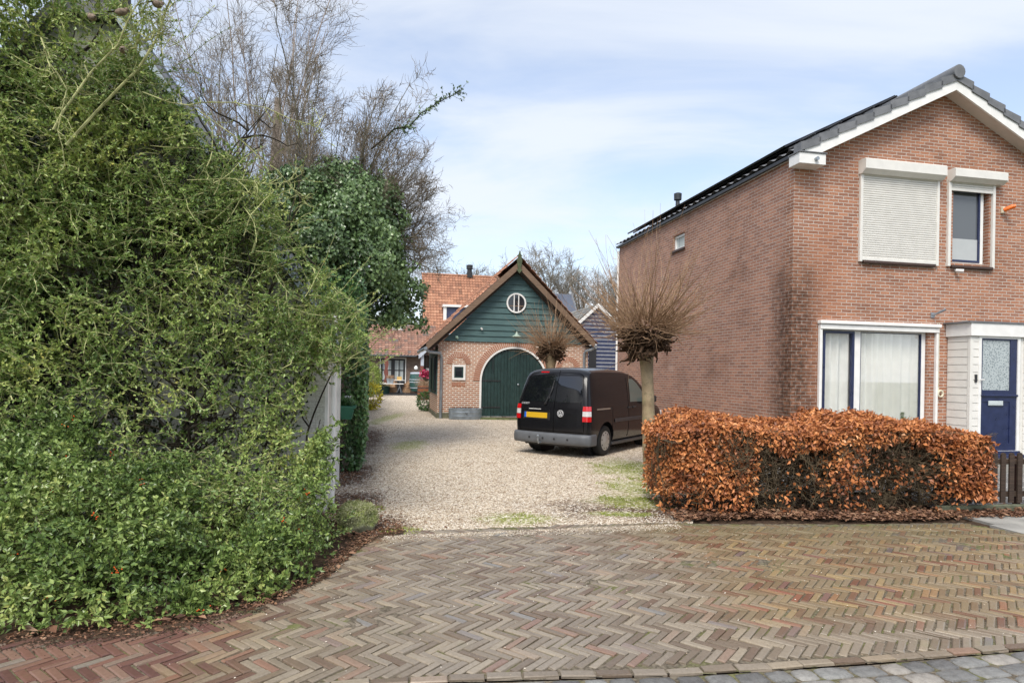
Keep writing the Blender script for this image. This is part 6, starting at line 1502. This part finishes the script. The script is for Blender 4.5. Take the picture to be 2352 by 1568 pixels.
# sprays with leaves
NSP = 6400
c0 = field(int(NSP*1.5)); w_ = nval(c0, 1.1); w2_ = nval(c0, .55, 9); w3_ = nval(c0, 3.2, 5); keep = (w_*.45+w2_*.3+w3_*.9+rng.normal(0,.16,len(c0))) > -.2
gap = (c0[:,2] > .75) & (c0[:,2] < 2.9) & (c0[:,0] > -2.7) & (c0[:,0] < -.2); keep &= ~(gap & (rng.random(len(c0)) < .48))
gap2 = (c0[:,2] > .5) & (c0[:,2] < 1.5) & (c0[:,0] <= -1.2); keep &= ~(gap2 & (rng.random(len(c0)) < .15))
xc_, zc_ = Lf(225, 100, .85); xc_ -= .55; keep &= ~((c0[:,2] > zc_) & (c0[:,0] > xc_) & (rng.random(len(c0)) < .62)); c0 = c0[keep][:NSP]; n = len(c0)
out = np.stack([rng.normal(.25,.75,n), -np.abs(rng.normal(.35,.45,n)), rng.normal(.12,.5,n)], 1)
Ls = rng.uniform(.22,.6,n); ps, rs = grow(c0-nrm(out)*Ls[:,None]*.5, out, Ls, rng.uniform(.003,.0065,n), 5, .24, -.03, .45)
low_ = c0[:,2]+.4*rng.normal(size=n) < .6
tw = [tubes(ps[~low_], rs[~low_], 3)]; dark_parts.append(tubes(ps[low_], rs[low_]*.8, 3))
# loose leggy moss-green shoots at the top right edge
edge = [(395,-20), (380,40), (330,140), (430,300), (520,390), (600,470), (660,560), (740,660), (800,730), (830,790)]
st = []; dr = []
for (px, py) in edge:
    for _ in range(16):
        x, z = Lf(px-rng.uniform(10,90), py+rng.uniform(10,80), rng.uniform(.3,1.2)); st.append((x, -rng.uniform(.3,1.2), z)); dr.append((rng.normal(.8,.4), rng.normal(-.2,.3), rng.normal(.45,.5)))
pe, re_ = grow(np.array(st), np.array(dr), rng.uniform(.3,.85,len(st)), .005, 7, .16, .0, .35); tw.append(tubes(pe, re_, 3))
# thick mossy arching limbs crossing the sky at the upper left
lim = []
for pts in ([(150,330), (240,235), (300,170), (345,110), (372,60), (392,0), (415,-40)], [(120,300), (180,210), (240,130), (290,70), (330,-20)], [(300,110), (345,90), (385,25)], [(330,210), (420,250), (470,235), (600,240), (700,285), (740,300)], [(90,90), (110,140), (150,200), (140,300), (150,380)], [(450,250), (560,330), (640,395), (690,450), (700,470)], [(430,410), (560,420), (640,425), (700,400)]):
    k = []; 
    for px, py in pts: x, z = Lf(px, py, 1.0+.1*len(lim) % .5); k.append((x, -1.0-.1*len(lim) % .5, z))
    tt = np.linspace(0, len(k)-1, 9); kk = np.array(k); lim.append(np.stack([np.interp(tt, range(len(k)), kk[:,i]) for i in range(3)], 1)+np.array([0, 0, 0])+rng.normal(0,.012,(9,3)))
pl_ = np.array(lim); rl_ = np.linspace(.013,.006,9)[None]*np.array([1.15,.9,.6,.45,.5,.4,.3])[:,None]; tw.append(tubes(pl_, rl_, 6))
q, d, _, _ = spawn(pl_, rl_, 34, .05, 1, 1.0, .3); pk, rk = grow(q, d, rng.uniform(.06,.3,len(q)), .0045, 5, .25, .02, .5); tw.append(tubes(pk, rk, 3))
v, f = join(tw); npmesh('mossy_twigs', v, f, M['moss_twig'], cot_t)
v, f = join(dark_parts); npmesh('stems', v, f, M['dark_twig'], cot_t)
def leaves_on(pp, rr, k, L0, L1, ang=.75):
    q, d, _, _ = spawn(pp, rr, k, .08, 1, ang, .3); n = len(q); return leafmesh(q, d+.25*rng.normal(size=d.shape), rdir(n)+np.array([.1,-.5,.9]), rng.uniform(L0,L1,n), rng.uniform(L0,L1,n)*.52, .2)
lv = [leaves_on(ps[~low_], rs[~low_], 24, .030, .056), leaves_on(pe, re_, 30, .018, .036), leaves_on(pk, rk, 9, .012, .024), leaves_on(pl_, rl_, 40, .012, .022, 1.1)]
# bunches inside to close it up
nb = 20000; cb_ = field(nb); wv_ = nval(cb_, 1.1); cb_ = cb_[(nval(cb_, 3.2, 5) > -.1) & ~((cb_[:,2] < 2.9) & (cb_[:,0] > -2.7) & (rng.random(len(cb_)) < .4))]; cb_ = cb_[~((cb_[:,2] > zc_) & (cb_[:,0] > xc_) & (rng.random(len(cb_)) < .75))]; n = len(cb_); lv.append(leafmesh(cb_, rdir(n), rdir(n)+np.array([0,-.5,.6]), rng.uniform(.03,.052,n), rng.uniform(.016,.028,n), .2))
v, f = join(lv); npmesh('foliage', v, f, M['cot_leaf'], cot_t)
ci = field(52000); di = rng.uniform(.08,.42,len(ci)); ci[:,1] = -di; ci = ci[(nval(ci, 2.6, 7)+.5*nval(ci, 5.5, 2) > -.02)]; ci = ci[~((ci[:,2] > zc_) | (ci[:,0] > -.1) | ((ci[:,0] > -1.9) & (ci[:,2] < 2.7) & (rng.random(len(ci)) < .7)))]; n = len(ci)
v, f = leafmesh(ci, rdir(n), rdir(n)+np.array([0,-.6,.4]), rng.uniform(.04,.08,n), rng.uniform(.02,.04,n), .2); npmesh('inner_shade_foliage', v, [f], M['cot_shade'], cot_t)  # layer close to the wall, shade painted into its leaves for depth contrast
# lower apron: denser, darker, bigger glossy leaves
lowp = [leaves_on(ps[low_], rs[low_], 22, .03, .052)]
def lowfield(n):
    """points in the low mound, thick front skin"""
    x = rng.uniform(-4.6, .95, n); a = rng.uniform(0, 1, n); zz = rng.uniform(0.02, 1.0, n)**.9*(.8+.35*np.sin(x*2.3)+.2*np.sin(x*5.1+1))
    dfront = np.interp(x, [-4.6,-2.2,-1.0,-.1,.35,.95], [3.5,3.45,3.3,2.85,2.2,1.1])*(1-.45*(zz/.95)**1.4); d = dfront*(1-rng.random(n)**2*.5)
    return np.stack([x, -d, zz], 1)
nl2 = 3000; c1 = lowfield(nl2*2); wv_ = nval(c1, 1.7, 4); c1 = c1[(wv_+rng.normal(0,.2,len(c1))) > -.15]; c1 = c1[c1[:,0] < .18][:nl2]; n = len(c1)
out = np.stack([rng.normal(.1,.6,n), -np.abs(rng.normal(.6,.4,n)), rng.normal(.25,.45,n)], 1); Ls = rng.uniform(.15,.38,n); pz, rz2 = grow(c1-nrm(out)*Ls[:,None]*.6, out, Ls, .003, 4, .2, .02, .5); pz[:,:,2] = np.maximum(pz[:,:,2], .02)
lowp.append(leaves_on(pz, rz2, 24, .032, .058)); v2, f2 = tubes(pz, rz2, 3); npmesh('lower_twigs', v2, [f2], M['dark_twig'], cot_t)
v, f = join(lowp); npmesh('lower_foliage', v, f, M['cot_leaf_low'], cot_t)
# orange berries
cl = lowfield(90); cl = cl[cl[:,0] < .05][:60]; bb = []
for c in cl: k = rng.integers(3, 9); bb.append(c+np.array([0,-.06,0])+rng.normal(0,.02,(k,3)))
bb = np.concatenate(bb); oc = np.array([[1,0,0],[0,1,0],[-1,0,0],[0,-1,0],[0,0,1],[0,0,-1.]])*.0062; of_ = np.array([[0,1,4],[1,2,4],[2,3,4],[3,0,4],[1,0,5],[2,1,5],[3,2,5],[0,3,5]])
tag(npmesh('berries', (bb[:,None]+oc[None]).reshape(-1,3), [(np.arange(len(bb))[:,None,None]*6+of_[None]).reshape(-1,3)], M['berry'], cot_t), kind='stuff', label=None, cat=None)
# litter in front of the shrub
n = 3200; t = rng.uniform(0, 1, n); xs_ = np.interp(t, np.linspace(0,1,8), [p[0] for p in back[1:9]]); ys_ = np.interp(t, np.linspace(0,1,8), [p[1] for p in back[1:9]]); off = np.abs(rng.normal(0,.2,n))-.05
litter('fallen_leaves', 'dead leaves on the dark soil at the foot of the left shrub', xs_-off*.35, ys_+off, .0+np.abs(rng.normal(0,.012,n)), .028)
n = 34; t = rng.uniform(0, .75, n); xs_ = np.interp(t, np.linspace(0,1,8), [p[0] for p in back[1:9]]); ys_ = np.interp(t, np.linspace(0,1,8), [p[1] for p in back[1:9]])
litter('maple_leaves', 'large curled grey-brown leaves at the soil edge of the left shrub', xs_+rng.normal(0,.05,n), ys_+rng.normal(.05,.07,n), np.full(n,.03), .075)
# scattered soil crumbs over the paving edge
n = 9000; t = rng.uniform(0, 1, n); xs_ = np.interp(t, np.linspace(0,1,9), [p[0] for p in back[0:9]]); ys_ = np.interp(t, np.linspace(0,1,9), [p[1] for p in back[0:9]])-rng.exponential(.05,n)+.03
v, f = pebbles(xs_, ys_, np.full(n,.013), rng.uniform(.003,.010,n)); tag(npmesh('soil_crumbs', v, [f], M['soil']), 'dark soil crumbs spilling over the paving edge', 'soil', kind='stuff')
# ------------------------------------------------------------------ ivy wall along the drive
rng = np.random.default_rng(8)
ivw = thing('ivy_wall', 'garden wall fully covered in ivy along the left side of the drive', 'ivy', CO, TH)
y0_, y1_ = 2.9, 28.0
H_ = lambda y: 2.95+.3*np.sin(y*.9)+.1*y/8
m = MB().box(-.75, -.5, y0_+.5, y1_, -.1, 2.7); m.build('wall', M['brown_brick'], ivw)
n = 34000; y = y0_+(y1_-y0_)*rng.random(n)**1.7; z = rng.uniform(.02, 1, n)*H_(y); top = rng.random(n) < .12; x = .32+.10*np.sin(y*2.1+z*1.7)+.05*np.sin(y*5)-np.abs(rng.normal(0,.09,n)); z[top] = H_(y[top])+rng.normal(0,.07,top.sum()); x[top] = rng.uniform(-.5,.4,top.sum())
fr_ = rng.random(n) < .05; y[fr_] = y0_-.0+np.abs(rng.normal(0,.1,fr_.sum())); x[fr_] = rng.uniform(-.4,.35,fr_.sum())
x = x-.022*(y-y0_)-.03; sz = .055+.0022*y; N_ = nrm(np.stack([np.ones(n), -.45*np.ones(n), .35*np.ones(n)],1)+.55*rng.normal(size=(n,3))); A_ = nrm(np.stack([rng.normal(0,.5,n), rng.normal(0,.6,n), -np.ones(n)],1))
v, f = leafmesh(np.stack([x,y,z],1), A_, N_, sz*rng.uniform(.7,1.3,n), sz*rng.uniform(.75,1.2,n), .12); npmesh('foliage', v, [f], M['ivyb'], ivw)
# ------------------------------------------------------------------ ivy-clad tree over the drive
ivt = thing('ivy_tree', 'bare multi-stemmed tree with a dark ivy-covered lower crown over the drive', 'tree', P(690, 850, 13.5)*1.0, 0)
IO = Vector((P(690, 850, 13.5).x, 13.5, 0)); ivt.location = IO
blobs = [(800,500,60,13.2), (720,560,70,13), (850,600,80,13.4), (640,500,55,13), (770,680,70,13.2), (880,690,62,13.8), (930,720,42,14), (940,670,35,14.1), (860,530,60,14), (700,430,55,13.5), (800,430,55,14), (870,450,48,14.4), (905,610,42,14.3), (960,745,20,14.2), (600,470,40,13.2), (905,560,35,14.5), (680,640,60,12.6), (740,500,60,13.8), (800,740,34,13.2), (750,400,40,14), (660,560,60,13), (570,520,45,13.4), (620,600,50,12.8), (830,470,60,13.6), (870,560,50,13.6), (780,560,60,13), (900,500,36,14.3), (560,440,34,13.6), (650,440,46,13.4)]
pts = []; nrs = []; tot = 0
for (px, py, r, Y) in blobs:
    Y -= .9; c = np.array(P(px, py, Y)-IO); rr6 = r/FOC*Y; n = int(3200*(r/60)**2); d = rdir(n); k = rng.uniform(.35, 1.05, n)**.35
    w_ = 1+.45*np.array([mn.noise(Vector(tuple(q*2.4+c))) for q in d]); pts.append(c+d*(rr6*1.12*k*w_)[:,None]*np.array([1,1.1,.92])); nrs.append(d)
pts = np.concatenate(pts); nrs = np.concatenate(nrs); w_ = nval(pts, 1.5); k = w_+rng.normal(0,.15,len(w_)) > -.22; pts, nrs = pts[k], nrs[k]; n = len(pts)
N_ = nrm(nrs+np.array([.0,-.25,.5])+.55*rng.normal(size=(n,3))); A_ = nrm(np.array([0,0,-1.])+.6*rng.normal(size=(n,3))); v, f = leafmesh(pts, A_, N_, rng.uniform(.05,.095,n), rng.uniform(.05,.085,n), .12)
npmesh('ivy_foliage', v, [f], M['ivy'], ivt)
# bare crown: level 0 stems fan out
def crown(base, tgts, r0, n1, n2, n3, l1, l2, l3, wob=.12, up=.05, r3=.0045, kink=.2, parent=None, mat='treebark', tw='twiggray'):
    st = []; L_ = []; D_ = []
    for (tx, tz, ty) in tgts: v = np.array([tx, ty, tz])-base; st.append(base); D_.append(v); L_.append(np.linalg.norm(v))
    p, r = grow(np.array(st), np.array(D_), np.array(L_)*.97, r0, 9, wob*.5, .012, .22); A1 = [tubes(p, r, 6)]
    q, d, rr, t = spawn(p, r, n1, .22, .98, .42, .12); p1, r1 = grow(q, d, l1*rng.uniform(.5,1.2,len(q))*(1.15-.6*t), np.minimum(rr*.6,.03), 7, wob, up, .25); A1.append(tubes(p1, r1, 4))
    q, d, rr, t = spawn(p1, r1, n2, .15, 1, .5, .15); p2, r2 = grow(q, d, l2*rng.uniform(.5,1.2,len(q)), np.minimum(rr*.65,.013), 6, kink*.8, up, .35); A2 = [tubes(p2, r2, 3)]
    q, d, rr, t = spawn(p2, r2, n3, .15, 1, .55, .2); p3, r3_ = grow(q, d, l3*rng.uniform(.5,1.2,len(q)), r3, 5, kink, up, .5); A2.append(tubes(p3, r3_, 3))
    v, f = join(A1); npmesh('limbs', v, f, M[mat], parent); v, f = join(A2); npmesh('twigs', v, f, M[tw], parent); return p3, r3_
def rel(px, py, Y): v = P(px, py, Y)-IO; return (v.x, v.z, v.y)
tg = [rel(*q) for q in ((470,230,14), (560,160,13), (610,120,14), (640,130,14.5), (700,150,13), (720,110,14), (760,105,14), (800,100,13.5), (820,130,14.6), (850,150,14), (880,190,14), (905,250,14.4), (900,270,13.2), (940,300,14), (960,330,14.5), (985,380,14.2), (985,420,14), (1000,480,14), (1000,520,14.4), (995,560,14), (985,600,14), (850,250,12.8), (870,340,14.2), (600,260,12.6), (520,330,13), (740,240,15), (790,200,14), (930,440,15), (960,560,13.4), (900,400,13.6), (940,520,14.2), (680,220,14))]
base = np.array([-.0, 0, 1.6])
tg = tg+[rel(a_, b_, c_) for a_, b_, c_ in zip(rng.uniform(560,960,34), rng.uniform(170,470,34), rng.uniform(12.6,15.4,34)) if not (a_ > 900 and b_ < 240)]
trk = MB().tube([(0,0,-.1), (.02,0,1.0), (0,0,1.9)], [.24,.2,.17], 12).build('trunk', M['treebark'], ivt, True)
crown(base, tg, .028, 9, 8, 5, 1.05, .5, .27, .14, .03, .0046, .26, ivt)
IOs = IO; bs2 = np.array(P(870, 560, 13.6)-IO)
sub_ = part_empty('side_crown', ivt)
tgr = [rel(*q) for q in ((930,330,13.6), (960,350,13.2), (985,400,14), (1005,440,13.4), (1015,490,13.8), (1020,540,13.2), (1020,590,13.8), (1005,620,13.4), (985,640,13), (960,300,14.2), (990,470,14.5), (1000,560,14.5), (950,600,12.8), (975,520,12.8))]
crown(bs2, tgr, .02, 7, 6, 4, .62, .36, .2, .2, -.01, .004, .3, sub_)
# long leafy shoot reaching into the sky
sh_ = [(850,345), (905,300), (940,292), (968,262), (1000,240), (1030,222), (1062,206)]
k = np.array([np.array(P(px, py, 11.5)-IO) for px, py in sh_]); tt = np.linspace(0, 6, 13); pS = np.stack([np.interp(tt, range(7), k[:,i]) for i in range(3)], 1)[None]+rng.normal(0,.01,(1,13,3)); rS = np.linspace(.018,.005,13)[None]
q, d, _, _ = spawn(pS, rS, 42, .2, .98, .8, .2); pS2, rS2 = grow(q, d, rng.uniform(.06,.26,42), .004, 3, .15, .03, .5)
a, b = tubes(pS, rS, 5), tubes(pS2, rS2, 3); v, f = join([a, b]); ls = thing('leafy_shoot', None, None) if False else npmesh('leafy_shoot', v, f, M['dark_twig'], ivt)
l1_ = leaves_on(pS, rS, 150, .04, .075, .9); l2_ = leaves_on(pS2, rS2, 7, .035, .065); v, f = join([l1_, l2_]); npmesh('shoot_leaves', v, f, M['ivy'], ls)
# birch behind
BB = Vector((P(620, 850, 17).x, 17, 0)); bir = thing('birch_tree', 'tall pale-barked bare birch rising behind the ivy-clad tree', 'tree', BB)
IO2 = IO; IO = BB
MB().tube([(0,0,-.1), (.1,0,3), (-.05,0,6.0), (.1,0,9)], [.2,.16,.12,.09], 12).build('trunk', M['birchbark'], bir, True)
crown(np.array([.0,0,4.0]), [rel(*q) for q in ((420,120,17), (470,20,17), (540,-60,16.5), (600,-120,17), (650,-180,17.5), (690,-60,16.6), (700,60,17), (430,220,16.5), (400,170,17.5), (520,60,18), (590,20,16.4), (640,60,17))], .036, 9, 8, 6, 1.9, .85, .45, .14, .03, .0045, .2, bir, 'birchbark')
IO = Vector((P(500, 850, 19).x, 19, 0)); b2 = thing('bare_tree', 'purplish twiggy bare tree left of the birch, above the cottage roof', 'tree', IO)
MB().tube([(0,0,-.1), (0,0,2.5)], [.22,.18], 12).build('trunk', M['treebark'], b2, True)
crown(np.array([0,0,2.2]), [rel(*q) for q in ((400,60,19), (380,180,18.6), (440,0,19), (500,20,18.5), (560,60,19), (410,300,19), (600,140,19), (480,110,20))], .042, 9, 7, 6, 1.7, .9, .5, .16, .03, .005, .2, b2)
# ------------------------------------------------------------------ far bare trees on the skyline
rng = np.random.default_rng(31)
for i, (px, top_, wd, Y, lab) in enumerate(((1045,590,55,62,'far bare tree above the orange farmhouse roof, left of its chimney'), (1105,610,30,66,'small far bare tree between the farmhouse chimney and the barn'), (1245,578,62,52,'bare tree with spreading limbs right behind the barn finial'), (1345,596,52,58,'dense bare tree between the metal roof and the navy garage'), (1405,590,50,60,'dense bare tree against the far corner of the brick house'), (1160,600,28,60,'far bare tree just left of the barn finial'))):
    IO = Vector((P(px, 850, Y).x, Y, 0)); t = thing('bare_tree', lab, 'tree', IO, 0, 'bare trees on the skyline')
    MB().tube([(0,0,-.1), (.1,0,3.5)], [.35,.28], 10).build('trunk', M['fartwig'], t, True)
    tg = []
    for k in range(11):
        a = rng.uniform(0, 6.28); rr7 = wd/FOC*Y*math.sqrt(rng.random()); v = P(px, top_, Y)-IO; tg.append((math.cos(a)*rr7, v.z*rng.uniform(.8,1)-.35*rr7, math.sin(a)*rr7))
    crown(np.array([0,0,3.0]), tg, .15, 9, 7, 5, 2.6, 1.25, .7, .16, .04, .014, .25, t, 'fartwig', 'fartwig')
IO = IO2
# far belt that reads as one mass behind everything
tr = rng.uniform(-70, 70, 900); st = np.stack([tr, np.full(900,90.)+rng.normal(0,4,900), np.zeros(900)],1); p, r = grow(st, np.stack([rng.normal(0,.2,900), rng.normal(0,.2,900), np.ones(900)],1), rng.uniform(6,10,900), .12, 6, .15, .05, .2); q, d, rr, _ = spawn(p, r, 10, .3, 1, .5); p2_, r2_ = grow(q, d, 2.2, .04, 4, .2, .05, .3)
v, f = join([tubes(p, r, 3), tubes(p2_, r2_, 3)]); tag(npmesh('far_woodland', v, f, M['fartwig']), 'distant bare woodland along the horizon', 'woodland', kind='stuff')
# moss and weed tufts on the drive
mx_, my_ = [], []
for (cx_, cy_, rx_, ry_) in MOSS:
    n = int(5200*min(rx_*ry_, .55)/.3*.6); r_ = rng.random(n)**.5*1.3; a_ = rng.uniform(0, 6.28, n); mx_.append(cx_+rx_*r_*np.cos(a_)); my_.append(cy_+ry_*r_*np.sin(a_))
mx_, my_ = np.concatenate(mx_), np.concatenate(my_); nn_ = np.array([mn.noise(Vector((a*3, b*3, 1.7)))+.5*mn.noise(Vector((a*11, b*11, 4))) for a, b in zip(mx_, my_)]); k = (nn_ > .08+.35*(dens(mx_, my_, MOSS)-.5)) & (my_ < 12); mx_, my_ = mx_[k], my_[k]; n = len(mx_)
v, f = leafmesh(np.stack([mx_, my_, np.full(n,.004)],1), np.stack([rng.normal(0,.6,n), rng.normal(0,.6,n), np.ones(n)*.7],1), rdir(n), rng.uniform(.012,.035,n), rng.uniform(.006,.014,n), .2)
tag(npmesh('moss_patches', v, [f], leafmat('moss_weed', [(0,(.12,.15,.03)), (.5,(.25,.29,.06)), (1,(.42,.44,.14))], .8, .2)), 'yellow-green moss and weeds growing in the gravel', 'moss', kind='stuff')
# ------------------------------------------------------------------ birds in the shrub
def bird(px, py, d, rz, label):
    x, z = Lf(px, py, d); p = CO+U*x-V_*d; t = thing('sparrow', label, 'bird', (p.x, p.y, z), rz, 'sparrows perched in the shrub')
    bm = bmesh.new(); bmesh.ops.create_icosphere(bm, subdivisions=3, radius=1)
    for v in bm.verts:
        c = v.co; x_ = c.x; w2 = (1-.25*x_) if x_ < 0 else 1
        bx_ = c.x*.055; body_r = .034*(1-.35*max(0, -c.x)**2)
        v.co = Vector((bx_, c.y*body_r, c.z*body_r*1.05+.012*c.x))
    h = bmesh.ops.create_icosphere(bm, subdivisions=2, radius=.022); 
    for v in h['verts']: v.co += Vector((.045,0,.033))
    me = bpy.data.meshes.new('body'); bm.to_mesh(me); bm.free(); o = bpy.data.objects.new('body', me); S.collection.objects.link(o); o.parent = t; me.materials.append(plain('sparrow_plumage', (.2,.15,.11), .9, .45, 40))
    for q in me.polygons: q.use_smooth = True
    MB().add([(-.04,-.012,.0), (-.04,.012,.0), (-.11,.01,-.03), (-.11,-.01,-.03), (-.04,-.01,-.006), (-.04,.01,-.006), (-.11,.008,-.035), (-.11,-.008,-.035)], [(0,1,2,3), (7,6,5,4), (0,3,7,4), (1,5,6,2)]).build('tail', M['dark_twig'], t)
    MB().tube([(.064,0,.033), (.08,0,.03)], [.006,.001], 6).build('beak', M['dark'], t)
bird(283, 115, 1.1, 1.9, 'puffed grey-brown sparrow low in the upper left shrub, facing away')
bird(278, 28, 1.1, .5, 'sparrow on the high twig just right of the chimney')
bird(212, 40, 1.1, 2.6, 'sparrow perched in front of the chimney')
bird(361, 10, 1.2, 1.2, 'sparrow at the top edge near the thick mossy limb')
